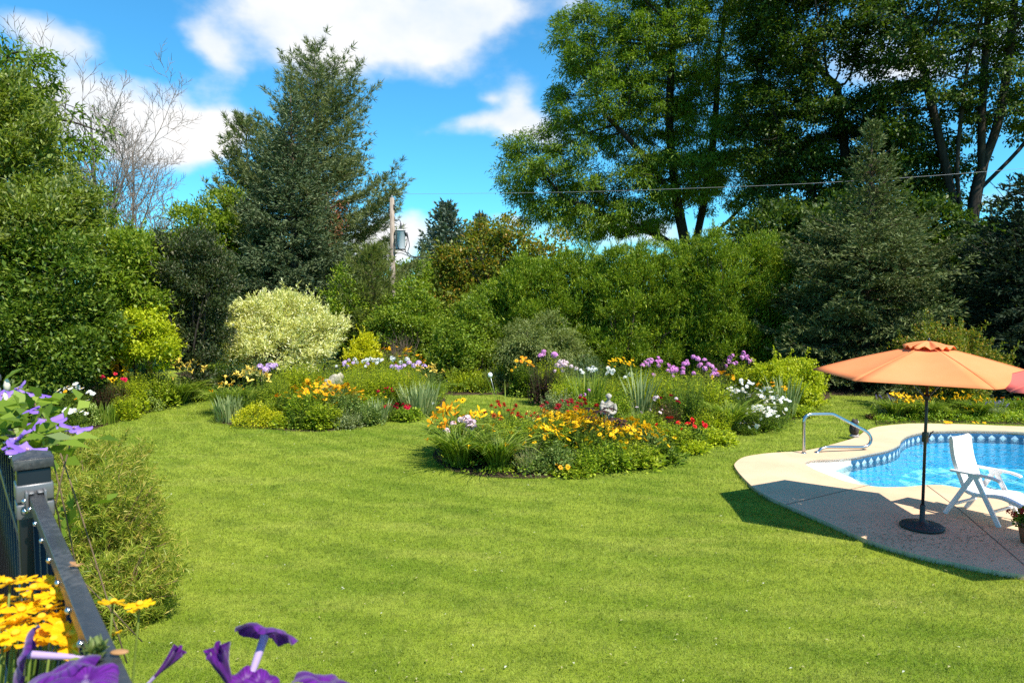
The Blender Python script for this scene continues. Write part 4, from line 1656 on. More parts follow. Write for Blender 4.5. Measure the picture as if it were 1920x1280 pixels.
conifer('white_pine', 'tall white pine with soft plumes and rusty dead patches behind the blue spruce', 590, 33, 100,
        [(0, 4.0), (.2, 4.1), (.4, 4.0), (.55, 3.4), (.7, 2.8), (.85, 2.1), (.93, 1.4), (.975, .7), (1, .15)], LM_PINE, BARK_GREY, lev=.62, nb=8, twig=.30, tw=.034, droop=.05, lift=.30, seed=4, trunk_r=.26, z0=2.0, tufts=True, gap=.20,
        side=(0.0, .10), skip=pine_skip, hang=.05)
conifer('white_pine', 'slimmer pine stem rising at the left shoulder of the white pine', 462, 33.5, 232,
        [(0, 2.2), (.5, 2.0), (.75, 1.5), (.9, .9), (1, .25)], LM_PINE, BARK_GREY, lev=.5, nb=7, twig=.30, tw=.042, droop=.02, lift=.42, seed=9, trunk_r=.16, z0=3, tufts=True, hang=.05)
# rusty dead boughs of the pine are part of it
pine = bpy.data.objects['white_pine']
DM, DT = Mesh(), Mesh()
for k in range(26):
    c = at(618 + rng.normal(0, 14), rng.uniform(365, 460), 30.6) - Vector(pine.location)
    a = rng.uniform(-1.4, 1.1)
    e = Vector((c.x, c.y, c.z))
    s = Vector((0.1, 0, c.z + .3))
    tube(DT, [s, (s + e) / 2 + Vector((0, 0, .2)), e], [.025, .015, .006], 4, caps=False)
    n = 26
    P = np.array(e) + rng.normal(0, .22, (n, 3))
    leaves(DM, P, rng.normal(0, .5, (n, 3)) + np.array([0, 0, -.5]), rng.uniform(.12, .26, n), .035)
DM.build('dead_needles', LM_DEADN, pine)
DT.build('dead_branches', BARK_GREY, pine)
conifer('distant_spruce', 'small blue spruce far behind the utility pole wires', 836, 58, 386, [(0, 3.4), (.4, 2.9), (.7, 1.8), (.9, .8), (1, .1)], LM_BLUE, BARK_BROWN, lev=.5, nb=10, twig=.42, tw=.15, seed=6, droop=.2, lift=.15, z0=2)
conifer('distant_spruce', 'smaller far spruce tip beside the orange tinted maple', 902, 64, 408, [(0, 3.0), (.4, 2.6), (.7, 1.6), (.9, .7), (1, .1)], LM_BLUE, BARK_BROWN, lev=.55, nb=9, twig=.42, tw=.15, seed=7, droop=.2, lift=.15, z0=3)
blob_tree('background_tree', 'dark green tree mass at the foot of the white pine', 'tree', 37, 600, [E(600, 540, 37, 75, 75), E(540, 560, 37, 60, 60), E(660, 560, 37, 55, 62)], 0.6, 24, .2, .22, .09, LM_DARK, amp=.28)
blob_tree('background_tree', 'green tree crowns behind the foot of the utility pole', 'tree', 42, 770, [E(770, 560, 42, 70, 55), E(720, 565, 42, 55, 58), E(820, 565, 41, 60, 50)], 0.65, 24, .22, .24, .10, LM_MID, amp=.28)
conifer('young_pine', 'young long needled green pine in front of the utility pole', 697, 26.5, 470, [(0, 1.5), (.3, 1.5), (.6, 1.15), (.85, .6), (1, .12)], LM_PINE_G, BARK_BROWN, lev=.30, nb=8, twig=.24, tw=.024, droop=0, lift=.55, seed=12,
        trunk_r=.07, z0=.3, tufts=True, hang=0)
blob_tree('green_shrub', 'yellowish green shrub between cream shrub and young pine', 'shrub', 26, 645, [E(648, 565, 26, 36, 55), E(640, 620, 25.6, 34, 55)], 0.30, 22, .11, .12, .05, LM_CEDAR, amp=.28, zmin=.05)
blob_tree('green_shrub', 'mid green shrub below the utility pole beside young pine', 'shrub', 25.5, 775, [E(772, 590, 25.5, 48, 65), E(740, 630, 25.2, 45, 60), E(800, 640, 25.0, 40, 55)], 0.32, 24, .11, .12, .055, LM_MID, amp=.28, zmin=.05)
# bare twiggy shrub
TS = thing('bare_shrub', 'leafless brown twiggy shrub between young pine and lilac shrub', 'shrub', (at(745, 700, 24.3).x, 24.3, 0))
M = Mesh()
for k in range(90):
    a = rng.uniform(0, 2 * PI)
    l = rng.uniform(.9, 1.75)
    sp_ = rng.uniform(.1, .75)
    e = np.array([math.cos(a) * sp_ * l * .8, math.sin(a) * sp_ * l * .8, l])
    b_ = np.array([math.cos(a) * .1, math.sin(a) * .1, 0])
    m_ = b_ * .4 + e * .6 + rng.normal(0, .08, 3)
    tube(M, [b_, m_, e], [.012, .008, .003], 4, caps=False)
    for q in range(3):
        s_ = m_ + (e - m_) * rng.random()
        tube(M, [s_, s_ + rng.normal(0, .16, 3) + np.array([0, 0, .2])], [.005, .002], 3, caps=False)
M.build('twigs', bark_mat('twig_brown', (.12, .085, .06), (.26, .19, .14)), TS)

blob_tree('cream_shrub', 'large rounded cream variegated willow shrub behind the middle bed', 'shrub', 23, 520,
          [E(505, 622, 23, 96, 50, 1.4), E(520, 590, 23, 62, 34, 1.1), E(432, 632, 22.8, 44, 40, .9), E(585, 630, 22.8, 56, 40, 1.0), E(510, 660, 22.4, 96, 38, 1.2)],
          0.30, 28, .08, .13, .034, LM_CREAM, leafy=7, amp=.2, trunk_r=.06, nst=40, up=.4, zmin=.3, along=1.0, shoots=.9, shl=.40, inner=.15)
blob_tree('orange_tinted_maple', 'maple with orange tinted leaf tips rising over the cedars', 'tree', 31, 930,
          [E(905, 500, 31, 70, 66), E(960, 480, 31, 55, 50), E(850, 515, 31, 46, 42), E(1010, 490, 31, 46, 42), E(930, 440, 31, 28, 28), E(890, 560, 30.5, 80, 50)], 0.5, 26, .16, .17, .09, LM_ORANGE, amp=.3, nst=24, shoots=.4, shl=.8, cover=1.25)
cs = [(892, 600, .95), (925, 545, 1.0), (975, 505, 1.1), (1035, 492, 1.15), (1095, 480, 1.15), (1160, 478, 1.2), (1225, 474, 1.2), (1290, 466, 1.2), (1350, 458, 1.2), (1412, 452, 1.2), (1470, 470, 1.15)]
for k, (x, ty, wr) in enumerate(cs):
    Yc = 25.6 + .35 * math.sin(k * 2.1)
    zt = at(x, ty - 12, Yc).z
    X = at(x, 600, Yc).x
    bl = [(X, Yc, zt * .32, wr * 1.02, wr, zt * .40), (X - .1, Yc, zt * .66, wr * .92, wr * .9, zt * .27), (X + .25 * math.sin(k * 3.), Yc, zt * .83, wr * .62, wr * .6, zt * .17)]
    blob_tree('hedge_cedar', 'bushy bright green cedar in the tall hedge row behind the flowers', 'tree', Yc, x, bl, 0.30, 30, .06, .115, .028, LM_CEDAR, group='cedars in the tall hedge row', amp=.34, up=1.1, along=.9, nst=10, zmin=.05, seed=20 + k, shoots=.8, shl=.45, leafy=8, flat=1.0, cover=1.35, inner=.7)
blob_tree('lilac_shrub', 'mid green rounded shrub in front of the hedge with pale young leaves', 'shrub', 23.6, 868, [E(868, 640, 23.6, 46, 64, .9), E(850, 675, 23.4, 40, 45, .8), E(890, 600, 23.7, 28, 34, .6)], 0.27, 24, .09, .10, .05, LM_MID, amp=.25, zmin=.05)
blob_tree('weeping_shrub', 'grey green weeping shrub with feathery twigs before the cedar hedge', 'shrub', 22.8, 1018, [E(1018, 645, 22.8, 62, 48, 1.0), E(985, 660, 22.7, 44, 44, .8), E(1055, 668, 22.7, 46, 38, .8)], 0.28, 26, .09, .11, .028, LM_GREYG, leafy=7, shoots=.9, shl=.6, amp=.25, drop=.55, zmin=.1)

# --- right side
LT = at(1290, 560, 42)
branched_tree('honey_locust', 'huge feathery honey locust spreading above the cedar hedge', 42,
              [[(LT.x, 42, 0), (LT.x, 42, 4), (LT.x - .2, 42, 6.2), (LT.x - .9, 41.8, 9.5), (LT.x - 1.4, 41.6, 14), (LT.x - 1.2, 41.5, 19)], [(LT.x + .1, 42.1, 5.4), (LT.x + .8, 42.2, 8.2), (LT.x + 1.5, 42.3, 13), (LT.x + 1.6, 42, 18)],
               [(LT.x - .1, 41.9, 5.2), (LT.x - 1.6, 41.4, 6.6), (LT.x - 4.2, 41, 7.6), (LT.x - 7.5, 40.6, 8.8)], [(LT.x + .5, 42.2, 6.2), (LT.x + 2.6, 42, 8.0), (LT.x + 4.5, 41.7, 10.5)],
               [(LT.x - .6, 41.6, 8.4), (LT.x - 3, 40.4, 11.2), (LT.x - 5.4, 39.6, 13.4)]],
              [E(1250, 120, 42, 185, 150, 5.5), E(1130, 190, 42, 120, 100, 4.2), E(1040, 330, 41.5, 115, 62, 3.6), E(1130, 395, 41.5, 150, 50, 4.0), E(1330, 270, 42, 130, 130, 5), E(1010, 285, 41.5, 75, 40, 2.6), E(1290, -60, 42, 150, 120, 5), E(1110, 70, 42, 85, 70, 3.5), E(1260, 330, 41, 120, 70, 4)],
              4200, .50, (.27, .062), LM_LOCUST, BARK_DARK, 105, spread=.40, thin=.05, top=.42, drop=.25, amp=.18, shell=(.4, 1.0), tip=.014, flat=.55, clump=.62)
MT = at(1815, 560, 33)
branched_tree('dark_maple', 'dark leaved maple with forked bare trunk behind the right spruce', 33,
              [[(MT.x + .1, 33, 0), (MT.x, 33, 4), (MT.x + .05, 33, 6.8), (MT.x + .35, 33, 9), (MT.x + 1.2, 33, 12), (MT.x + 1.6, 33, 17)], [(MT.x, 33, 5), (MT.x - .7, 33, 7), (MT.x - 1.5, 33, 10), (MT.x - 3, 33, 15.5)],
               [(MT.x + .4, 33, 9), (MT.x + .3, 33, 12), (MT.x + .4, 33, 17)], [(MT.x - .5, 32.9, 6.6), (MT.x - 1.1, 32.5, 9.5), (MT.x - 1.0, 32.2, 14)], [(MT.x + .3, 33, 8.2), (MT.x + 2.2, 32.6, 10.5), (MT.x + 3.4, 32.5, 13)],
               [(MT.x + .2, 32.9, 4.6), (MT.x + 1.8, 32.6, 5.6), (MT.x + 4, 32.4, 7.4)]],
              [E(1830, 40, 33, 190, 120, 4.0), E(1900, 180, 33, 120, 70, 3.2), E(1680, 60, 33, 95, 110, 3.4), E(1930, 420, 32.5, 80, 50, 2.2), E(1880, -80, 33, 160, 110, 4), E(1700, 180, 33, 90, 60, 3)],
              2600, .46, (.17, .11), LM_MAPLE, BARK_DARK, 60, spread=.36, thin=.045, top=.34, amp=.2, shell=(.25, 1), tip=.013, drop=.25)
M2 = at(1600, 560, 36)
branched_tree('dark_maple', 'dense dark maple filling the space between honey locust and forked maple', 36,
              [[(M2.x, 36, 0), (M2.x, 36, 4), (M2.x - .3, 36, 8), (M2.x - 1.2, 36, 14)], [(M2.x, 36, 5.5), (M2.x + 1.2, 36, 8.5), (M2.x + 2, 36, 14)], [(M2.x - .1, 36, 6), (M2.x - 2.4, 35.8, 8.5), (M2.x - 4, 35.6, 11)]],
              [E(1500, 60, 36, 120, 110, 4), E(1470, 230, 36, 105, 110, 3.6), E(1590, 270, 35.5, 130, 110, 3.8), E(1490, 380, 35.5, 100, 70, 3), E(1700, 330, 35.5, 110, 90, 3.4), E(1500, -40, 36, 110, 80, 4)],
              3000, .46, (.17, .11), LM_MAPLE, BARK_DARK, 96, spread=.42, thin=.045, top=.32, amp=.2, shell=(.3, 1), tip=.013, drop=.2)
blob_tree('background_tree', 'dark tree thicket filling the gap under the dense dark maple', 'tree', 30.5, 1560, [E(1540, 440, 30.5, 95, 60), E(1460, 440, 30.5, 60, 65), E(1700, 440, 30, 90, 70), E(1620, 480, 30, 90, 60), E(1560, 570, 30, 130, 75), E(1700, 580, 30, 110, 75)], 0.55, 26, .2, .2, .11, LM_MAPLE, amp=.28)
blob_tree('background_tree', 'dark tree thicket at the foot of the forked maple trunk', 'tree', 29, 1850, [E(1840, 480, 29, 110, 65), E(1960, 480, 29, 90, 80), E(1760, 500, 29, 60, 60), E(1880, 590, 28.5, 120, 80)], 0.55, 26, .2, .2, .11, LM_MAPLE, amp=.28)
conifer('green_spruce', 'broad grey green spruce tapering to a thin spire behind the pool', 1636, 23.5, 235,
        [(0, 3.3), (.18, 3.35), (.40, 3.1), (.52, 2.8), (.585, 2.3), (.64, 1.15), (.75, .9), (.9, .42), (1, .05)], LM_SPRUCE_G, BARK_BROWN, lev=.34, nb=13, twig=.17, tw=.040, droop=.32, lift=.18, seed=21, trunk_r=.16, z0=.15, gap=.10, hang=.1)
conifer('dark_spruce', 'dark blue green spruce at the pool end with low drooping boughs', 1935, 21.5, 330,
        [(0, 2.6), (.3, 2.5), (.6, 1.8), (.8, 1.0), (1, .08)], LM_SPRUCE_D, BARK_BROWN, lev=.30, nb=10, twig=.20, tw=.06, droop=.3, lift=.15, seed=25, trunk_r=.15, z0=.15)
blob_tree('barberry_shrub', 'tall shrub with yellow and orange leaf tips behind the orange umbrella', 'shrub', 18.6, 1770,
          [E(1760, 660, 18.6, 60, 34, .8), E(1800, 700, 18.4, 66, 50, .9), E(1740, 700, 18.4, 50, 44, .8), E(1815, 640, 18.6, 18, 26, .3), E(1755, 632, 18.6, 20, 18, .3)], 0.24, 22, .08, .075, .042, LM_ORANGE, amp=.28, shoots=.9, shl=.5, cover=1.2, up=.6, zmin=.05, trunk_r=.03, nst=30)
blob_tree('lime_shrub', 'rounded yellow green shrub at the end of the flower bed near spruce', 'shrub', 19, 1480,
          [E(1495, 712, 19, 38, 38, .65), E(1440, 708, 19.2, 36, 30, .6), E(1505, 745, 18.8, 28, 26, .5), E(1470, 735, 18.9, 40, 34, .6)], 0.17, 20, .06, .075, .038, LM_LIME, amp=.25, zmin=.03, trunk_r=.03, nst=24)


# ------------------------------------------------------------------ utility pole and wire
def make_pole():
    PY, k = 30.0, .80
    b = at(737, 560, PY)
    top = at(737, 371, PY).z / k
    o = thing('utility_pole', 'weathered wooden utility pole with a grey transformer can', 'utility pole', (b.x, PY, 0))
    o.scale = (k, k, k)
    M = Mesh()
    lathe(M, [(.001, 0), (.155, 0), (.145, 3), (.12, top), (.001, top + .01)], 14)
    M.build('pole', bark_mat('pole_wood', (.20, .15, .11), (.40, .33, .27), 10), o, True)
    gm_ = plain('transformer_grey', (.74, .75, .75), .45, .4, nscale=2, namp=.06)
    dk = plain('hardware_dark', (.05, .05, .055), .5)
    zc = at(750, 450, PY).z / k
    T = Mesh()
    lathe(T, [(.001, -.52), (.25, -.52), (.27, -.49), (.27, .47), (.285, .48), (.285, .52), (.15, .56), (.001, .57)], 22, (.44, -.06, zc))
    tr = T.build('transformer', gm_, o, True)
    R_ = Mesh()
    for zz in (-.51, .49):
        lathe(R_, [(.272, zz - .025), (.292, zz - .02), (.292, zz + .02), (.272, zz + .025)], 22, (.44, -.06, zc))
    box(R_, (.16, -.02, zc + .3), (.12, .12, .10))
    box(R_, (.16, -.02, zc - .3), (.12, .12, .10))
    R_.build('mounting_band', dk, tr)
    B = Mesh()
    lathe(B, [(.03, .55), (.06, .6), (.035, .63), (.06, .68), (.035, .71), (.06, .76), (.035, .79), (.055, .84), (.02, .9), (.001, .92)], 10, (.48, -.1, zc))
    B.build('bushing', dk, tr, True)
    for k in range(3):
        B = Mesh()
        tube(B, [(.68, -.15 + .1 * k, zc + .38 - .06 * k), (.86, -.2 + .1 * k, zc + .34 - .07 * k)], [.055, .03], 8)
        B.build('bushing', dk, tr, True)
    S = Mesh()
    lathe(S, [(.02, top - .02), (.05, top + .02), (.03, top + .05), (.05, top + .09), (.02, top + .13), (.001, top + .14)], 10)
    S.build('insulator', plain('porcelain', (.3, .3, .32), .3), o, True)
    C = Mesh()
    for (x, zz) in ((-.13, top - .75), (.13, top - .42), (.13, top - .55), (-.14, zc + 1.3)):
        box(C, (x, -.05, zz), (.07, .12, .10))
    C.build('bracket', dk, o)
    Wm = plain('cable_black', (.02, .02, .022), .5)
    for pts in ([(.48, -.1, zc + .9), (.40, -.1, zc + 1.08), (.2, -.05, zc + 1.0), (.13, 0, zc + 1.2)], [(.84, -.15, zc + .3), (.80, -.1, zc - .2), (.70, -.05, zc - .55), (1.0, -.05, zc - .95), (1.5, 0, zc - .92)],
                [(.84, -.05, zc + .25), (.92, 0, zc - .3), (.84, 0, zc - .65), (1.1, 0, zc - .88), (1.5, 0, zc - .92)], [(.3, -.28, zc + .4), (.27, -.34, zc), (.42, -.34, zc - .5), (.85, -.1, zc - .72), (1.0, 0, zc - .85)],
                [(.15, -.1, zc - .75), (.5, -.1, zc - .72), (.85, 0, zc - .85), (1.5, 0, zc - .95), (3.5, 0, zc - 1.0), (7, -.2, zc - 1.1)], [(-.14, -.05, zc - .82), (-.8, -.2, zc - 1.0), (-2.4, -.5, zc - 1.2)],
                [(.13, -.02, zc - 2.55), (.6, -.05, zc - 2.5), (1.2, -.1, zc - 2.62)], [(-.13, -.02, zc - 2.55), (-.6, -.05, zc - 2.62)]):
        M = Mesh()
        tube(M, smooth_open([Vector(p) for p in pts], 5), .022, 6)
        M.build('cable', Wm, o)
    # the long span
    a = at(735.5, 364, PY)
    pts = [a, at(905, 362.5, 29), at(1100, 359.5, 28), at(1300, 353, 27.1), at(1500, 345, 26.3), at(1700, 333, 25.5), at(1920, 316, 24.6), at(2150, 294, 22.8), at(2500, 252, 20.5)]
    M = Mesh()
    tube(M, smooth_open(pts, 4), .0065, 6)
    tag(M.build('utility_wire', plain('wire_alu', (.30, .30, .31), .5, .4, .2), smooth=True), 'thin pale overhead wire running from the utility pole past the trees', 'wire')


make_pole()

# ================================================================== GARDEN PLANTS
G_BRIGHT = leaf_mat('leaf_bright', (0.200, 0.275, 0.010), (0.430, 0.490, 0.018), .38, c3=(0.600, 0.620, 0.044))
G_FRESH = leaf_mat('leaf_fresh', (.095, .180, .011), (.270, .370, .020), .36, c3=(.46, .52, .05))
G_DEEP = leaf_mat('leaf_deep', (.045, .095, .009), (.140, .220, .016), .3, c3=(.28, .35, .04))
G_FRESH2 = leaf_mat('leaf_fresh_yellow', (.130, .205, .011), (.330, .400, .022), .36, c3=(.50, .54, .05))
G_SAGE = leaf_mat('leaf_sage', (.085, .150, .030), (.220, .310, .075), .32, c3=(.36, .42, .13))
G_STRAP = leaf_mat('leaf_strap', (.070, .125, .010), (.190, .270, .022), .35, c3=(.36, .40, .07))
G_IRIS = leaf_mat('leaf_iris', (0.149, 0.206, 0.074), (0.297, 0.362, 0.147), .25, c3=(0.432, 0.463, 0.189))
G_SILVER = leaf_mat('leaf_silver', (0.189, 0.237, 0.095), (0.378, 0.413, 0.189), .25)
G_SEDUM = leaf_mat('leaf_sedum', (0.216, 0.300, 0.063), (0.405, 0.475, 0.126), .25)
G_GOLD = leaf_mat('leaf_gold', (.32, .36, .010), (.55, .52, .015), .35, c3=(.66, .60, .03))
G_WINE = leaf_mat('leaf_wine', (.020, .010, .012), (.060, .025, .026), .25, c3=(.11, .05, .04))
G_BRONZE = leaf_mat('leaf_bronze_red', (.060, .035, .016), (.140, .075, .035), .3, c3=(.16, .15, .04))
G_MIST = leaf_mat('leaf_mist', (0.101, 0.163, 0.063), (0.189, 0.263, 0.105), .3)
G_STRAW = leaf_mat('leaf_straw', (.36, .32, .14), (.52, .47, .24), .3)
P_YEL = petal_mat('petal_yellow', (.92, .58, .008), (.90, .48, .006))
P_GOLD = petal_mat('petal_gold', (.92, .50, .010), (.90, .36, .008))
P_ORANGE = petal_mat('petal_orange', (.85, .22, .012), (.90, .36, .02))
P_LEMON = petal_mat('petal_lemon', (.93, .72, .16), (.92, .64, .10))
P_RED = petal_mat('petal_red', (.70, .016, .020), (.80, .04, .03))
P_CRIM = petal_mat('petal_crimson', (.62, .014, .07), (.74, .03, .05))
P_PINK = petal_mat('petal_pink', (.82, .58, .66), (.88, .72, .74))
P_LILAC = petal_mat('petal_lilac', (.58, .38, .72), (.70, .50, .78))
P_MAG = petal_mat('petal_magenta', (.72, .26, .64), (.78, .38, .70))
P_WHITE = petal_mat('petal_white', (.86, .86, .80), (.82, .82, .80))
P_VIOL = petal_mat('petal_violet', (.22, .16, .55), (.30, .22, .60))
M_CONE = plain('flower_cone', (.028, .012, .007), .8, .1)
M_DISC = plain('flower_disc', (.80, .50, .03), .8, .1)
M_STEM = leaf_mat('stem_green', (.055, .095, .018), (.12, .17, .04), .1)


def _petals(M, n, L, W, up, z=0.0, droop=.25, mat=0, off=.1, tw=0.0):
    a = np.arange(n) * 2 * PI / n + rng.normal(0, .08, n)
    d = np.stack([np.cos(a), np.sin(a), np.full(n, up)], -1)
    p = np.stack([np.cos(a) * L * off, np.sin(a) * L * off, np.full(n, z)], -1)
    # two-segment petal: 6 verts
    d = nrmz(d)
    sd = np.stack([-np.sin(a), np.cos(a), np.full(n, tw)], -1)
    l = L * rng.uniform(.85, 1.1, n)[:, None]
    mid = p + d * l * .55 + np.array([0, 0, 1]) * L * .03
    tip = p + d * l - np.array([0, 0, 1]) * L * droop
    v = np.stack([p - sd * W * .2, p + sd * W * .2, mid + sd * W * .5, tip + sd * W * .18, tip - sd * W * .18, mid - sd * W * .5], 1)
    M.add(v, np.arange(n * 6).reshape(n, 6)[:, [0, 1, 2, 5]], mat)
    M.f.append((np.arange(n * 6).reshape(n, 6)[:, [5, 2, 3, 4]] + (M.n - n * 6), mat))


FLOWERS = {}


def flower_mesh(kind, pm):
    """one bloom facing up, about 1 unit wide, three variants of each"""
    key = (kind, pm.name)
    if key in FLOWERS:
        return FLOWERS[key]
    L = []
    for q in range(3):
        M = Mesh()
        mats = [pm, M_CONE, M_DISC, M_STEM]
        if kind == 'daisy':
            _petals(M, 11, .5, .24, .08, droop=.10 + .08 * q, off=.14)
            ellipsoid(M, (0, 0, .05), (.13, .13, .11), 10, 6, 1)
        elif kind == 'white_daisy':
            _petals(M, 14, .5, .17, .06, droop=.05 + .05 * q, off=.2)
            ellipsoid(M, (0, 0, .02), (.15, .15, .06), 10, 6, 2)
        elif kind == 'lily':
            _petals(M, 3, .62, .30, .75, droop=.16, off=.05)
            _petals(M, 3, .58, .22, .70, droop=.14, z=-.01, off=.05)
            tube(M, [(0, 0, -.35), (0, 0, -.12), (0, 0, .06)], [.02, .05, .10], 6, 0, False)
            tube(M, [(0, 0, .02), (.02, .02, .32)], [.02, .01], 4, 2)
        elif kind == 'phlox':
            n = 34
            d = rand_dirs(n)
            d[:, 2] = np.abs(d[:, 2]) * .9 + .05
            d = nrmz(d)
            p = d * np.array([.42, .42, .5])
            sd = nrmz(np.cross(d, rand_dirs(n)))
            u = np.cross(sd, d)
            for k in range(5):
                a = k * 2 * PI / 5
                leaves(M, p, sd * math.cos(a) + u * math.sin(a) + d * .25, .17, .12, nr=d, curl=.05, wide=.6)
        elif kind == 'bee_balm':
            for ring, (n, up, l) in enumerate(((12, .15, .5), (10, .7, .46), (7, 1.8, .36))):
                _petals(M, n, l, .11, up, droop=.22 if ring == 0 else .05, off=.15)
            ellipsoid(M, (0, 0, .02), (.14, .14, .12), 8, 6, 1)
        elif kind == 'rose':
            for n, up, l in ((7, .25, .45), (6, .8, .38), (5, 1.8, .3)):
                _petals(M, n, l, .36, up, droop=.05, off=.12)
        elif kind == 'spike':
            n = 40
            z = rng.random(n) * 1.2
            a = rng.uniform(0, 2 * PI, n)
            d = np.stack([np.cos(a), np.sin(a), np.full(n, .4)], -1)
            leaves(M, np.stack([0 * z, 0 * z, z - .2], -1), d, .14, .10)
            tube(M, [(0, 0, -.5), (0, 0, 1.0)], .015, 4, 3)
        elif kind == 'umbel':
            n = 26
            a = rng.uniform(0, 2 * PI, n)
            r = .45 * np.sqrt(rng.random(n))
            p = np.stack([r * np.cos(a), r * np.sin(a), .1 - .3 * r * r], -1)
            for k in range(4):
                leaves(M, p, np.stack([np.cos(a + k * PI / 2), np.sin(a + k * PI / 2), 0 * a + .15], -1), .12, .12, nr=np.tile([0, 0, 1.0], (n, 1)), wide=.6)
        me = M.build('flower', mats)
        data = me.data
        bpy.data.objects.remove(me)
        L.append(data)
    FLOWERS[key] = L
    return L


FSIZE = {'daisy': .080, 'white_daisy': .085, 'lily': .145, 'phlox': .15, 'bee_balm': .088, 'rose': .10, 'spike': .16, 'umbel': .10}
N_FLOWERS = 0


def add_flowers(o, kind, pm, P, scale=1.0, face=(.15, -.55, .8), jit=.35):
    """every bloom is a part of its plant"""
    global N_FLOWERS
    ms = flower_mesh(kind, pm)
    for p in P:
        ob = bpy.data.objects.new('flower', ms[rng.integers(3)])
        d = Vector(face) + Vector(rng.normal(0, jit, 3))
        q = d.normalized().to_track_quat('Z', 'Y') @ Matrix.Rotation(rng.uniform(0, 6.28), 3, 'Z').to_quaternion()
        ob.location = p
        ob.rotation_euler = q.to_euler()
        ob.scale = [FSIZE[kind] * scale * rng.uniform(.8, 1.2)] * 3
        COL.objects.link(ob)
        ob.parent = o
        N_FLOWERS += 1


def dome_tips(n, h, r, lo=.75):
    a = rng.uniform(0, 2 * PI, n)
    q = np.sqrt(rng.random(n))
    z = h * (lo + (1 - lo) * np.sqrt(np.maximum(0, 1 - q * q))) * rng.uniform(.92, 1.05, n)
    return np.stack([np.cos(a) * q * r, np.sin(a) * q * r, z], -1)


def leafy_stems(M, n, h, r, L, W, per, lo=.7, ang=.35, mat=0, stem=1, base=.45, tip_only=0.0, stem_r=.004):
    tips = dome_tips(n, h, r, lo)
    tips[:, 2] *= rng.uniform(.66, 1.08, n)
    b = tips * np.array([base, base, 0])
    b[:, 2] = 0
    for t_, b_ in zip(tips, b):
        m_ = b_ * .45 + t_ * .55 + np.append(rng.normal(0, .02, 2), 0)
        tube(M, [b_, m_, t_], [stem_r, stem_r * .8, stem_r * .5], 3, stem, False)
    f = np.tile(np.linspace(.08 + tip_only, 1.0, per), n) + rng.normal(0, .02, n * per)
    f = np.clip(f, .03, 1.02)
    T_, B_ = np.repeat(tips, per, 0), np.repeat(b, per, 0)
    pos = B_ + (T_ - B_) * f[:, None]
    a = rng.uniform(0, 2 * PI, n * per)
    d = np.stack([np.cos(a), np.sin(a), rng.normal(ang, .3, n * per)], -1)
    sz = (1.15 - .55 * f) * rng.uniform(.75, 1.2, n * per)
    nr = rng.normal(0, .3, (n * per, 3)) + np.array([0, 0, 1.0])
    leaves(M, pos, d, L * sz, W * sz, nr, mat, curl=.2)
    return tips


def mound_leaves(M, n, h, r, L, W, up=.35, mat=0):
    d = rand_dirs(n)
    d[:, 2] = np.abs(d[:, 2])
    bump = lump(d, int(rng.integers(999)), .25)
    q = rng.uniform(.55, 1.0, n) ** .5 * bump
    p = d * q[:, None] * np.array([r, r, h * .92]) + np.array([0, 0, .02])
    dr = d * np.array([1, 1, .5]) + rng.normal(0, .45, (n, 3)) + np.array([0, 0, up])
    nr = d * .5 + rng.normal(0, .35, (n, 3)) + np.array([0, 0, .7])
    leaves(M, p, dr, L * rng.uniform(.7, 1.25, n), W * rng.uniform(.7, 1.2, n), nr, mat, curl=.2)


def strap_clump(M, n, h, r, W, lean=(.1, .5), bend=(.6, 1.7), mat=0, base=.25):
    a = rng.uniform(0, 2 * PI, n)
    q = np.sqrt(rng.random(n)) * r * base
    b = np.stack([np.cos(a) * q, np.sin(a) * q, np.zeros(n)], -1)
    ln = rng.uniform(*lean, n)
    be = rng.uniform(*bend, n)
    reach = np.maximum(.35, np.cos(ln + be * .35))
    blades(M, b, a + rng.normal(0, .5, n), h / reach * rng.uniform(.7, 1.1, n), np.full(n, W) * rng.uniform(.7, 1.2, n), ln, be, 6, mat)


def scapes(M, tips, base=.3, r=.0035, mat=1):
    for t_ in tips:
        b = np.array([t_[0] * base, t_[1] * base, 0])
        tube(M, [b, b * .3 + np.array(t_) * .7 + np.array([0, 0, .02]), t_], [r * 1.2, r, r * .7], 3, mat, False)


LEAFY = {   # name: (label kind, material, leaf L, W, leaf angle)
    'phlox': (G_BRIGHT, .085, .022, .25), 'leafy': (G_FRESH, .07, .034, .3), 'deep': (G_DEEP, .08, .034, .25), 'bright': (G_BRIGHT, .065, .030, .35), 'coneflower': (G_FRESH, .085, .028, .3),
    'bee_balm': (G_FRESH, .065, .026, .3), 'daisyleaf': (G_DEEP, .06, .016, .5), 'wine': (G_WINE, .065, .034, .3), 'bronze': (G_BRONZE, .06, .03, .3), 'gold': (G_GOLD, .05, .026, .3), 'silver': (G_SILVER, .055, .024, .4)}


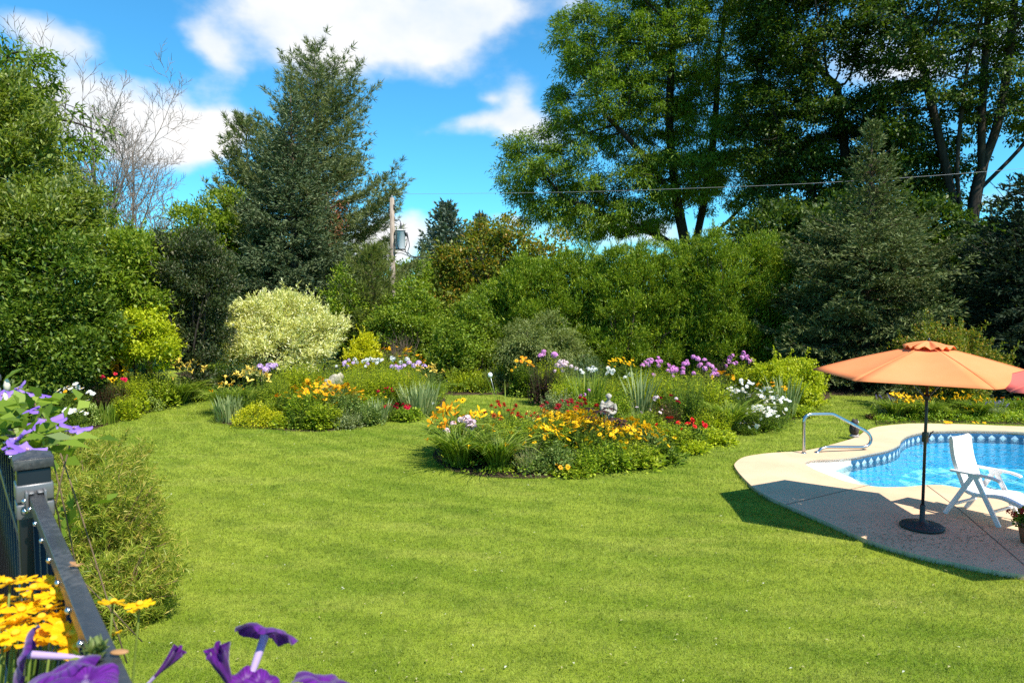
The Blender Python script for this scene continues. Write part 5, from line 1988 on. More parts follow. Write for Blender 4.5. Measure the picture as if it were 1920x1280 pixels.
def plant(kind, px, Y, ytop, rpx, label, group=None, fl=(), name=None, cat=None, dens=1.0, lo=.74):
    """a garden plant: px and ytop place its axis and its top in the photo at depth Y; fl = [(flower kind, petal material, how many, scale, where)]"""
    X = at(px, 700, Y).x
    h = max(.08, at(px, ytop, Y).z) * (1.08 + .10 * min(1, max(0, (Y - 15) / 2))) + .03
    r = rpx * Y / FPX * 1.14
    nm = name or {'daylily': 'daylily', 'iris': 'bearded_iris', 'phlox': 'garden_phlox', 'coneflower': 'coneflower_plant', 'bee_balm': 'bee_balm', 'daisyleaf': 'daisy_plant', 'sedum': 'sedum_mound'}.get(kind, 'leafy_plant')
    o = thing(nm, label, cat or 'plant', (X, Y, 0.01), group, rz=rng.uniform(0, 6.28) if kind != 'x' else 0)
    M = Mesh()
    mats = [G_FRESH, M_STEM]
    tips = None
    hf = h
    if fl:
        hf = h * (.84 if kind in LEAFY else .8)
    if kind in LEAFY:
        mt, L, W, ang = LEAFY[kind]
        if mt is G_FRESH:
            mt = [G_FRESH, G_FRESH2, G_DEEP, G_SAGE][int(rng.integers(4))]
        q_ = rng.uniform(.75, 1.4)
        L, W = L * q_, W * q_ * rng.uniform(.75, 1.2)
        mats = [mt, M_STEM]
        n = int(np.clip(84 * r * dens / .3 + 14, 16, 150))
        tips = leafy_stems(M, n, hf, r, L, W, int(np.clip(hf / .032, 8, 34)), lo, ang)
        mound_leaves(M, int(300 * dens * r / .3), hf * rng.uniform(.62, .85), r * .95, L * 1.1, W * 1.2)
    elif kind == 'daylily':
        mats = [G_STRAP, M_STEM]
        strap_clump(M, int(260 * dens * r / .4 + 60), min(hf, .66), r, .022, (.05, .55), (.5, 2.0))
    elif kind == 'iris':
        mats = [G_IRIS, M_STEM]
        strap_clump(M, int(60 * dens * r / .3 + 14), hf, r, .034, (.0, .45), (.0, .5), base=.7)
    elif kind == 'blade':
        mats = [G_STRAP, M_STEM]
        strap_clump(M, int(46 * dens * r / .3 + 10), hf, r, .026, (.0, .4), (.0, .7), base=.6)
    elif kind == 'finegrass':
        mats = [G_SILVER if 'lavender' in nm else G_STRAW if 'straw' in label else G_STRAP, M_STEM]
        strap_clump(M, int(240 * dens * r / .3 + 30), hf, r, .006, (.0, .45), (.1, .9), base=.5)
    elif kind == 'sedum':
        mats = [G_SEDUM, M_STEM]
        mound_leaves(M, int(900 * dens * r / .3), hf, r, .05, .03, up=.6)
    elif kind == 'goldmound':
        mats = [G_GOLD, M_STEM]
        mound_leaves(M, int(1100 * dens * r / .3), hf, r, .045, .028, up=.5)
        leafy_stems(M, 40, hf * 1.05, r, .045, .025, 10, .6)
    elif kind == 'mist':
        mats = [G_MIST, M_STEM]
        n = int(3000 * r / .5)
        d = rand_dirs(n)
        d[:, 2] = np.abs(d[:, 2])
        p = d * (rng.uniform(.2, 1, n) ** .5)[:, None] * np.array([r, r, h])
        leaves(M, p, rng.normal(0, .5, (n, 3)) + np.array([0, 0, .8]), .10, .006)
        leafy_stems(M, 30, h, r, .08, .006, 20)
    elif kind == 'palm_leaf':
        mats = [G_WINE, M_STEM]
        for k in range(9):
            a = k * 2.4
            e = np.array([math.cos(a) * r * rng.uniform(.4, .9), math.sin(a) * r * rng.uniform(.4, .9), h * rng.uniform(.72, 1.0)])
            tube(M, [(0, 0, h * .55), e * .6 + np.array([0, 0, h * .35]), e], [.008, .006, .004], 4, 1, False)
            n = 8
            b = np.linspace(-2.4, 2.4, n) + a
            leaves(M, np.tile(e, (n, 1)), np.stack([np.cos(b), np.sin(b), np.full(n, -.15)], -1), rng.uniform(.14, .22, n), .05, np.tile([0, 0, 1.0], (n, 1)), 0, .15)
        tube(M, [(0, 0, 0), (0, 0, h * .6), (0, 0, h * .8)], [.014, .012, .006], 6, 0)
    extra = []
    for (fk, pm, n, sc, where) in fl:
        n = max(n, int(round(n * 1.35)))
        if where == 'top':
            T_ = dome_tips(n, h, r * .95, .84)
        elif where == 'low':
            T_ = dome_tips(n, h * .45, r * 1.05, .7)
        elif where == 'front':
            T_ = dome_tips(n, h, r * .95, .45)
        else:
            T_ = dome_tips(n, h, r * .95, .62)
        extra.append((fk, pm, T_, sc))
        scapes(M, T_ - np.array([0, 0, .02]))
    M.build('foliage', mats, o)
    for fk, pm, T_, sc in extra:
        add_flowers(o, fk, pm, T_, sc)
    return o


def L_(n, pm=P_ORANGE, sc=1.0, w_='top'):
    return [('lily', pm, n, sc, w_)]


# ---- near island bed -------------------------------------------------------
NEAR = 'plants of the near island bed'
plant('daylily', 862, 12.25, 800, 62, 'arching dark green daylily clump at the tip of the near bed with one gold bloom', NEAR, [('lily', P_GOLD, 2, .8, 'any')])
plant('daylily', 935, 12.0, 812, 58, 'drooping daylily clump with a few closed yellow buds on the near bed front', NEAR, [('lily', P_YEL, 4, .7, 'any')])
plant('daylily', 842, 13.2, 776, 42, 'tall orange daylily leaning over the lawn at the tip of near bed', NEAR, L_(13, P_GOLD, 1.4, 'any'))
plant('daylily', 900, 13.4, 784, 36, 'daylily with amber trumpets behind the pale pink phlox', NEAR, L_(8, P_YEL, 1.25, 'top'))
plant('coneflower', 857, 14.0, 754, 10, 'two big yellow dark eyed sunflowers on bare stalks above the lawn', NEAR, [('daisy', P_YEL, 2, 1.5, 'top')], dens=.3)
plant('phlox', 868, 12.9, 796, 32, 'pale pink phlox among the orange daylilies at the near bed tip', NEAR, [('phlox', P_PINK, 9, .95, 'any')])
plant('bee_balm', 938, 14.0, 764, 42, 'scarlet bee balm with tall scattered heads at the back of near bed', NEAR, [('bee_balm', P_RED, 11, 1.25, 'any')])
plant('bee_balm', 978, 13.9, 780, 38, 'scarlet bee balm beside the two sword leaves', NEAR, [('bee_balm', P_RED, 8, 1.2, 'top')])
plant('daylily', 1012, 14.2, 778, 40, 'peach and yellow daylilies behind the scarlet bee balm', NEAR, L_(11, P_LEMON, .9, 'top') + [('lily', P_ORANGE, 3, .9, 'top')])
plant('bee_balm', 1052, 14.2, 760, 40, 'crimson bee balm mixed with roses left of the stone statue', NEAR, [('bee_balm', P_CRIM, 12, 1.45, 'top')])
plant('deep', 1085, 14.9, 752, 34, 'dark leaved rose bush with red blooms left of the stone statue', NEAR, [('rose', P_RED, 5, 1.2, 'any')])
plant('blade', 952, 14.8, 722, 14, 'two crossing sword shaped gladiolus leaves standing above the bee balm', NEAR, name='gladiolus', dens=.1)
for x, y, t, r in ((962, 13.2, 790, 46), (1000, 12.8, 800, 44), (918, 12.8, 800, 36), (985, 13.8, 782, 36)):
    plant('leafy', x, y, t, r, 'light green leafy perennial without flowers in the near bed centre', NEAR)
CF = 'black eyed coneflowers massed in the near bed'
for x, y, t, r, n in ((1022, 12.5, 803, 36, 12), (1068, 12.8, 786, 40, 20), (1112, 12.5, 792, 40, 20), (1158, 12.7, 800, 40, 18), (1202, 12.9, 803, 40, 16), (1042, 13.3, 780, 38, 18), (1092, 13.4, 775, 38, 20), (1180, 13.4, 792, 38, 14), (1232, 13.3, 812, 30, 7), (1126, 13.3, 790, 26, 8)):
    plant('coneflower', x, y, t, r, 'yellow black eyed coneflower plant in the dense mass before the stone statue', CF, [('daisy', P_YEL, int(n * 1.6), 1.1, 'any' if n > 10 else 'top'), ('daisy', P_YEL, max(2, n // 2), 1.0, 'front')])
for x, y, t, r in ((1000, 11.9, 836, 34), (1048, 11.85, 822, 36), (1098, 11.85, 830, 36), (1150, 12.0, 818, 38), (1200, 12.2, 826, 38), (1245, 12.6, 824, 34)):
    plant('coneflower', x, y, t, r, 'green stems with a few scattered yellow blooms along the front edge below the coneflower mass', NEAR, [('daisy', P_YEL, 4, 1.0, 'any')], lo=.3, dens=.75)
plant('leafy', 1070, 11.72, 872, 40, 'low green plant with orange blooms at ground level on the front edge', NEAR, [('daisy', P_GOLD, 5, 1.0, 'any')])
plant('finegrass', 986, 11.75, 838, 20, 'pale straw coloured dried stems at the front edge of near bed', NEAR, name='dried_plant', dens=.25)
plant('palm_leaf', 1134, 12.75, 776, 38, 'dark purple palmate castor plant rising through yellow coneflowers', NEAR, name='castor_plant')
plant('leafy', 1255, 13.6, 790, 40, 'airy green plant with small red flowers right of the coneflowers', NEAR, [('rose', P_RED, 4, .9, 'any')])
plant('leafy', 1295, 14.0, 796, 32, 'green plant with bright red clustered blooms near the lawn edge', NEAR, [('rose', P_RED, 7, 1.2, 'any')])
plant('bronze', 1248, 15.2, 752, 30, 'wispy reddish bronze plant with pink flowers right of the statue', NEAR, [('rose', P_CRIM, 4, .9, 'top'), ('phlox', P_PINK, 2, .7, 'top')])
plant('finegrass', 1190, 14.4, 776, 30, 'fresh green grassy tuft just right of the stone statue', NEAR)
plant('leafy', 1215, 15.0, 770, 34, 'pale green plant with tiny pinkish heads beside the statue', NEAR, [('umbel', P_PINK, 4, .8, 'top')])
plant('deep', 1285, 15.6, 722, 40, 'dark leafy phlox bush not yet in flower near the white daisies', NEAR)
plant('bright', 1335, 15.2, 770, 40, 'large leaved bright green plant at the lawn edge left of the daylily leaves', NEAR)
plant('bright', 1340, 14.3, 808, 38, 'low bright green spreading plant along the lawn edge near the pool', NEAR)
plant('bright', 1288, 13.5, 832, 38, 'low yellow green plant at the curve of the lawn edge', NEAR)
plant('phlox', 1330, 16.6, 712, 40, 'tall leafy green phlox stems left of the white daisies', NEAR)
plant('daylily', 1372, 15.5, 762, 44, 'flowerless daylily leaves arching over the lawn beside white daisies', NEAR)
WD = 'white daisies at the pool end of the near bed'
for x, y, t, r, n in ((1396, 16.6, 728, 34, 16), (1436, 16.4, 738, 36, 14), (1425, 15.6, 768, 34, 13), (1400, 15.3, 796, 26, 9), (1460, 16.4, 752, 26, 9), (1452, 15.8, 775, 26, 6)):
    plant('daisyleaf', x, y, t, r, 'white daisy plant in the drift beside the daylily leaves', WD, [('white_daisy', P_WHITE, int(n * 1.7), .95, 'front')])
plant('coneflower', 1445, 17.0, 728, 26, 'yellow coneflower standing among the white daisies', NEAR, [('daisy', P_GOLD, 7, 1.3, 'top')])
plant('iris', 1474, 17.4, 722, 20, 'stiff green iris leaves before the yellow green shrub', NEAR)
plant('leafy', 1500, 17.6, 766, 28, 'low trailing green plant at the pool tip of the bed', NEAR)
plant('coneflower', 1360, 17.6, 712, 24, 'orange yellow coneflower behind the white daisies', NEAR, [('daisy', P_GOLD, 8, 1.2, 'top')])
# back of the near bed
for x, y, t, r, n, lab in ((1230, 19.0, 690, 36, 9, 'tall magenta phlox left of the bigger magenta drift'), (1302, 18.8, 690, 40, 14, 'tall magenta phlox drift in front of the cedar hedge'), (1388, 19.8, 680, 26, 6, 'magenta phlox beside the yellow green shrub')):
    plant('phlox', x, y, t, r, lab, NEAR, [('phlox', P_MAG, int(n * 1.7), .9, 'any')])
plant('phlox', 1205, 18.0, 706, 36, 'bright green bushy phlox without flowers behind the statue', NEAR)
plant('phlox', 1258, 17.0, 716, 40, 'yellow green leafy bush right behind the pink flowers', NEAR)
plant('wine', 1350, 20.2, 692, 34, 'dark purple leaved shrub against the hedge behind magenta phlox', NEAR)
plant('coneflower', 1168, 20.6, 682, 30, 'tall golden yellow daisies against the dark hedge', NEAR, [('daisy', P_YEL, 22, 1.2, 'any')])
plant('mist', 1102, 21.0, 678, 44, 'hazy blue green fennel mound before the hedge', NEAR, name='fennel')
plant('phlox', 1060, 19.4, 692, 24, 'pale pink phlox spilling beside the hazy fennel', NEAR, [('phlox', P_PINK, 11, .9, 'any')])
plant('phlox', 1030, 21.0, 676, 26, 'purple phlox heads above the dark ninebark', NEAR, [('phlox', P_MAG, 4, 1.3, 'top')])
plant('wine', 1022, 19.6, 694, 36, 'dark wine leaved ninebark shrub at the lawn corner', NEAR, name='ninebark', cat='shrub')
plant('coneflower', 985, 21.2, 684, 24, 'golden and orange daisies left of the dark ninebark', NEAR, [('daisy', P_GOLD, 14, 1.2, 'any'), ('daisy', P_ORANGE, 4, 1.1, 'top')])
plant('bright', 1068, 17.6, 722, 36, 'bright green leafy plant behind the crimson bee balm', NEAR)
plant('blade', 1105, 16.6, 715, 40, 'broad clump of upright green lily leaves behind the statue', NEAR, dens=1.6)
plant('phlox', 1118, 18.4, 706, 40, 'yellow green phlox with white heads behind the upright leaves', NEAR, [('phlox', P_WHITE, 8, .85, 'top')])
plant('phlox', 1160, 18.6, 708, 36, 'yellow green phlox with few white heads behind the statue', NEAR, [('phlox', P_WHITE, 3, .8, 'top')])
plant('silver', 1048, 16.2, 742, 32, 'silvery green plant at the lawn corner beside the dark ninebark', NEAR)
plant('leafy', 1090, 15.8, 744, 34, 'green leaved plant with two pink heads behind the red roses', NEAR, [('phlox', P_MAG, 2, .7, 'top')])
plant('leafy', 1150, 15.9, 742, 34, 'green plant with yellow buds right behind the statue', NEAR)
plant('iris', 1200, 16.8, 712, 22, 'dark iris fans leaning above the pink flowers', NEAR)

# ---- strip along the hedge ---------------------------------------------------
HB = 'plants along the foot of the hedge'
plant('bright', 868, 22.6, 696, 34, 'big leaved light green plant at the far edge of the grass', HB)
plant('leafy', 905, 22.4, 702, 30, 'leafy green perennial under the lilac shrub', HB, [('rose', P_ORANGE, 1, .9, 'any')])
plant('silver', 932, 22.6, 694, 26, 'silvery leafy plant behind the white garden stake', HB)
plant('blade', 962, 22.6, 672, 26, 'tall fan of arching sword leaves before the weeping shrub', HB)
plant('leafy', 990, 21.6, 716, 34, 'yellow green plant between sword leaves and dark ninebark', HB)
plant('bronze', 838, 22.8, 718, 22, 'low bronze plant with violet spikes by the grass corner', HB, [('spike', P_VIOL, 3, .8, 'top')])
plant('bronze', 965, 21.8, 722, 22, 'bronze tinted low plant behind the gladiolus leaves', HB)

# ---- middle island bed -------------------------------------------------------
MB = 'plants of the middle island bed'
plant('iris', 424, 16.75, 752, 28, 'grey green iris fans at the lawn corner of the middle bed', MB)
plant('goldmound', 476, 16.3, 764, 34, 'yellow green mound at the front of the middle bed', MB)
plant('goldmound', 512, 16.2, 774, 24, 'smaller yellow mound next to the yellow green mound', MB)
plant('leafy', 450, 17.4, 745, 36, 'loose green foliage behind the grey iris fans', MB)
plant('leafy', 520, 17.0, 748, 34, 'green leafy plant with one salmon bloom behind the yellow mound', MB, [('rose', P_ORANGE, 1, .9, 'top')])
CM = 'coneflowers in the middle bed'
for x, y, t, r, n in ((572, 16.3, 738, 34, 9), (606, 16.6, 728, 34, 14), (640, 16.5, 734, 34, 16), (662, 17.0, 742, 28, 9), (545, 16.9, 738, 26, 4), (585, 17.4, 722, 34, 9)):
    plant('coneflower', x, y, t, r, 'golden dark eyed coneflower plant in the middle bed front drift', CM, [('daisy', P_GOLD, int(n * 1.3), 1.3, 'any'), ('daisy', P_YEL, max(2, n // 2), 1.15, 'front')])
for x, y, t, r, k in ((562, 15.95, 772, 26, 'leafy'), (602, 15.9, 764, 28, 'coneflower'), (648, 16.0, 776, 30, 'silver'), (690, 16.4, 764, 26, 'leafy'), (535, 16.1, 782, 26, 'bright'), (580, 16.1, 762, 18, 'deep'), (626, 16.1, 768, 18, 'bright')):
    plant(k, x, y, t, r, 'low flowerless foliage along the front lip of the middle bed', MB)
plant('daylily', 462, 18.2, 706, 44, 'pale yellow daylilies standing at the back corner of the middle bed', MB, L_(17, P_LEMON, 1.35, 'any'))
plant('daylily', 424, 18.0, 728, 30, 'small gold daylilies at the path side of the middle bed', MB, L_(5, P_GOLD, .9, 'any'))
plant('phlox', 512, 18.6, 699, 26, 'lilac phlox beside the pale yellow daylilies', MB, [('phlox', P_LILAC, 9, 1.15, 'top')])
for x, y, t, r in ((562, 19.6, 692, 44), (596, 19.8, 690, 34), (535, 19.2, 706, 30)):
    plant('bright', x, y, t, r, 'bright yellow green bush below the cream shrub', MB)
plant('leafy', 512, 17.8, 722, 30, 'dark green phlox foliage under the lilac heads', MB)
plant('finegrass', 632, 18.3, 716, 28, 'fine silky grass tuft in front of the pale boulder', MB)
for x, y, t, r, lab in ((680, 18.9, 694, 46, 'big yellow green bush right of the pale boulder'), (722, 18.6, 700, 42, 'bright green bush below the white phlox'), (762, 18.5, 704, 40, 'fresh green bush left of the tall iris fan')):
    plant('phlox', x, y, t, r, lab, MB)
plant('phlox', 722, 20.8, 686, 44, 'white phlox heads at the back of the middle bed', MB, [('phlox', P_WHITE, 9, 1.0, 'top')])
plant('phlox', 664, 20.8, 690, 34, 'pale lilac phlox behind the pale boulder', MB, [('phlox', P_LILAC, 5, .9, 'top'), ('phlox', P_WHITE, 3, .8, 'top')])
plant('phlox', 766, 19.8, 694, 30, 'lilac phlox drift near the pale daylilies', MB, [('phlox', P_LILAC, 8, 1.15, 'top')])
plant('daylily', 800, 19.4, 698, 36, 'pale yellow daylily clump at the lawn end of the middle bed', MB, L_(13, P_LEMON, 1.2, 'any'))
plant('iris', 786, 17.7, 732, 36, 'tall grey green iris fan at the lawn end of the middle bed', MB, dens=1.4)
plant('iris', 708, 16.7, 758, 24, 'smaller pale iris fan beside the red dianthus', MB)
plant('deep', 742, 17.1, 766, 26, 'low dianthus mound covered with crimson flowers', MB, [('rose', P_CRIM, 12, 1.05, 'top')], name='dianthus')
plant('deep', 728, 18.0, 738, 24, 'small crimson dianthus behind the lower dianthus mound', MB, [('rose', P_CRIM, 6, 1.0, 'top')], name='dianthus')
plant('leafy', 690, 17.4, 744, 34, 'loose green plant with small yellow flowers mid bed', MB, [('daisy', P_YEL, 5, .7, 'any')])
plant('leafy', 765, 17.0, 770, 26, 'low green plant at the foot of the tall iris fan', MB)
plant('finegrass', 815, 17.4, 762, 16, 'white spidery seed heads at the lawn end of middle bed', MB, [('umbel', P_WHITE, 4, .9, 'any')], name='seed_head_plant', dens=.3)
plant('coneflower', 745, 23.0, 664, 44, 'orange yellow daisies under the bare twiggy shrub', MB, [('daisy', P_GOLD, 24, 1.5, 'any')])
plant('daylily', 805, 23.6, 684, 34, 'orange daylilies in the shade beside the lilac shrub', MB, L_(16, P_GOLD, 1.3, 'any') + L_(5, P_ORANGE, 1.2, 'top'))
blob_tree('golden_spurge', 'bright golden upright shrub before the young pine', 'shrub', 23.2, 682, [E(682, 664, 23.2, 26, 26, .45), E(690, 645, 23.2, 14, 18, .28), E(672, 680, 23.1, 26, 22, .45)], .13, 16, .05, .075, .036, leaf_mat('leaf_spurge', (.38, .40, .010), (.62, .58, .015), .35, c3=(.75, .68, .03)), leafy=6, trunk_r=.02, nst=30, up=.7, zmin=.02)
plant('leafy', 640, 21.6, 694, 40, 'green bush between cream shrub and golden spurge', MB)
plant('leafy', 790, 21.8, 700, 40, 'green leafy mass behind the pale yellow daylilies', MB)
plant('leafy', 740, 22.4, 688, 40, 'green undergrowth below the orange yellow daisies', MB)
plant('daylily', 408, 25.5, 676, 40, 'orange red daylilies in the shade left of the cream shrub', MB, L_(9, P_ORANGE, 1.1, 'any'))
plant('deep', 440, 25.0, 690, 40, 'dark green plant in shadow under the cream shrub', MB)
plant('deep', 500, 22.2, 690, 40, 'shaded green foliage at the foot of the cream shrub', MB)

# ---- border on the far side of the lawn ---------------------------------------
LB = 'plants of the border under the olive tree'
plant('daylily', 330, 19.6, 690, 50, 'large daylily clump topped with pale yellow blooms at the border end', LB, L_(20, P_LEMON, 1.4, 'any'), dens=1.4)
plant('leafy', 372, 20.3, 716, 24, 'rounded green plant at the end of the border by the path', LB)
plant('sedum', 277, 18.4, 735, 24, 'pale green sedum mound at the border edge', LB)
plant('sedum', 156, 16.2, 762, 26, 'pale green sedum mound below the white daisies', LB)
plant('daisyleaf', 138, 16.4, 734, 30, 'white daisies over the clematis flowers', LB, [('white_daisy', P_WHITE, 16, 1.3, 'any'), ('daisy', P_GOLD, 2, .9, 'any')])
plant('daisyleaf', 132, 15.6, 774, 24, 'low white daisies at the near border edge', LB, [('white_daisy', P_WHITE, 9, 1.3, 'any')])
plant('daylily', 180, 18.2, 690, 40, 'mixed yellow and orange daylilies under the dark shrub', LB, L_(18, P_YEL, 1.25, 'any') + L_(9, P_ORANGE, 1.15, 'any'))
plant('daylily', 215, 18.6, 690, 36, 'gold daylilies with upright leaves beside the red bee balm', LB, L_(18, P_YEL, 1.3, 'any'))
plant('bee_balm', 178, 19.0, 676, 34, 'red bee balm heads at the back of the border', LB, [('bee_balm', P_RED, 13, 1.4, 'top')])
plant('bee_balm', 212, 19.4, 672, 28, 'sparse red bee balm below the yellow green layered shrub', LB, [('bee_balm', P_RED, 5, 1.3, 'top')])
plant('wine', 185, 17.2, 716, 34, 'dark bronze leaved rose with yellow blooms in the border', LB, [('lily', P_YEL, 4, .9, 'any')])
plant('bronze', 212, 17.4, 718, 26, 'reddish rose bush with crimson blooms in the border', LB, [('rose', P_CRIM, 4, 1.2, 'top')])
plant('bright', 240, 17.9, 716, 32, 'yellow green leafy plant left of the pale sedum', LB)
plant('bright', 235, 17.1, 750, 26, 'low yellow green plant along the border edge', LB)
plant('blade', 195, 16.5, 764, 30, 'dark green grassy leaves at the border edge', LB, dens=1.3)
plant('silver', 280, 19.6, 692, 30, 'grey leaved plant behind the pale sedum', LB)
plant('leafy', 290, 18.8, 712, 30, 'fresh green plant between sedum and large daylily', LB)
plant('deep', 110, 16.8, 740, 40, 'dark leafy plant behind the white daisies', LB)
plant('leafy', 255, 18.6, 706, 30, 'light green plant in the middle of the border', LB)

# ---- bed at the far side of the pool ------------------------------------------
PB = 'plants behind the pool'
for x, t, r, n in ((1682, 750, 30, 9), (1715, 756, 30, 8), (1745, 752, 28, 7)):
    plant('daylily', x, 17.2, t, r, 'bright yellow daylily in the group left of the umbrella pole shadow side', PB, L_(n, P_YEL, 1.0, 'top'))
bpy.context.view_layer.update()
plant('daylily', 1832, 17.3, 752, 38, 'yellow daylily with leaning blooms behind the chair', PB, L_(9, P_YEL, 1.0, 'top'))
plant('daylily', 1790, 17.2, 768, 34, 'dark daylily leaves behind the pool coping without blooms', PB, L_(2, P_YEL, .9, 'any'))
plant('coneflower', 1772, 18.0, 736, 34, 'green bush with small yellow flowers under the barberry', PB, [('daisy', P_YEL, 8, 1.1, 'top')])
plant('leafy', 1815, 18.2, 734, 34, 'light green bush under the umbrella edge behind the pool', PB)
plant('leafy', 1775, 17.5, 762, 34, 'low green plant behind the pool with yellow specks', PB)
plant('finegrass', 1660, 17.4, 752, 18, 'pale lavender tuft with grey spikes by the pool bed corner', PB, [('spike', P_VIOL, 5, .7, 'top')], name='lavender')
plant('finegrass', 1872, 17.3, 764, 22, 'lavender clump with violet spikes behind the chair', PB, [('spike', P_VIOL, 9, .8, 'top')], name='lavender')
plant('bronze', 1640, 17.2, 784, 14, 'low purplish plant at the corner of the pool deck', PB)
plant('bright', 1900, 17.2, 782, 22, 'low light green plant by the pool edge under the red umbrella', PB)
plant('deep', 1910, 18.2, 755, 34, 'dark green plant with an orange bloom at the pool end', PB, [('rose', P_ORANGE, 3, 1.0, 'top')])
plant('blade', 1868, 18.2, 752, 24, 'upright dark leaves behind the lavender', PB)
print('flowers', N_FLOWERS)


# low filler that closes the soil between the plants
def ground_cover(name, label, poly, n, mat, hmax=.22, L=.06, W=.03):
    P = np.array([(p[0], p[1]) for p in poly])
    lo, hi = P.min(0), P.max(0)
    X = rng.uniform(lo[0], hi[0], n)
    Y = rng.uniform(lo[1], hi[1], n)
    c = inside(poly, X, Y)
    X, Y = X[c], Y[c]
    k = len(X)
    M = Mesh()
    hh = hmax * (.35 + .65 * (.5 + .5 * np.sin(X * 3.1) * np.sin(Y * 2.3 + 1)))
    per = 7
    pos = np.repeat(np.stack([X, Y, hh * rng.random(k)], -1), per, 0) + rng.normal(0, .05, (k * per, 3)) * np.array([1, 1, .4])
    pos[:, 2] = np.maximum(pos[:, 2], .02)
    d = rng.normal(0, .6, (k * per, 3)) + np.array([0, 0, .45])
    leaves(M, pos, d, L * rng.uniform(.7, 1.3, k * per), W * rng.uniform(.7, 1.2, k * per), rng.normal(0, .4, (k * per, 3)) + np.array([0, 0, .8]))
    tag(M.build(name, mat), label, 'ground cover', kind='stuff')


ground_cover('ground_cover', 'low green leafy ground cover filling the near island bed', [ground(*p) for p in [(812, 858), (830, 875), (850, 884), (900, 893), (980, 897), (1080, 893), (1180, 880), (1250, 858), (1340, 827), (1400, 812), (1440, 806), (1492, 786), (1530, 764), (1545, 745), (1500, 728), (1060, 728), (1045, 768), (950, 788), (838, 829)]], 8200, G_FRESH)
ground_cover('ground_cover', 'low green leafy ground cover filling the middle island bed', [ground(*p) for p in [(404, 786), (440, 798), (500, 804), (560, 809), (620, 808), (680, 800), (740, 788), (800, 775), (826, 762), (834, 742), (836, 728), (470, 728), (440, 742), (408, 772)]], 6000, G_FRESH)
ground_cover('ground_cover', 'low green leafy ground cover of the border under the olive tree', [ground(*p) for p in [(30, 845), (100, 829), (150, 812), (200, 794), (260, 776), (330, 754), (378, 743), (388, 728), (300, 716), (-220, 718), (-400, 790), (-100, 845)]], 9000, G_DEEP)
ground_cover('ground_cover', 'low green leafy ground cover along the foot of the cedar hedge', [ground(*p) for p in [(838, 738), (960, 738.5), (1010, 746), (1045, 752), (1060, 735), (1555, 735), (1560, 712), (480, 712), (480, 727), (836, 727)]], 6500, G_DEEP, .4, .09, .05)
ground_cover('ground_cover', 'low green leafy ground cover in the bed behind the pool', [ground(*p) for p in [(1644, 797), (1700, 792), (1830, 793), (2000, 798), (2000, 760), (1640, 760)]], 4200, G_FRESH, .25)


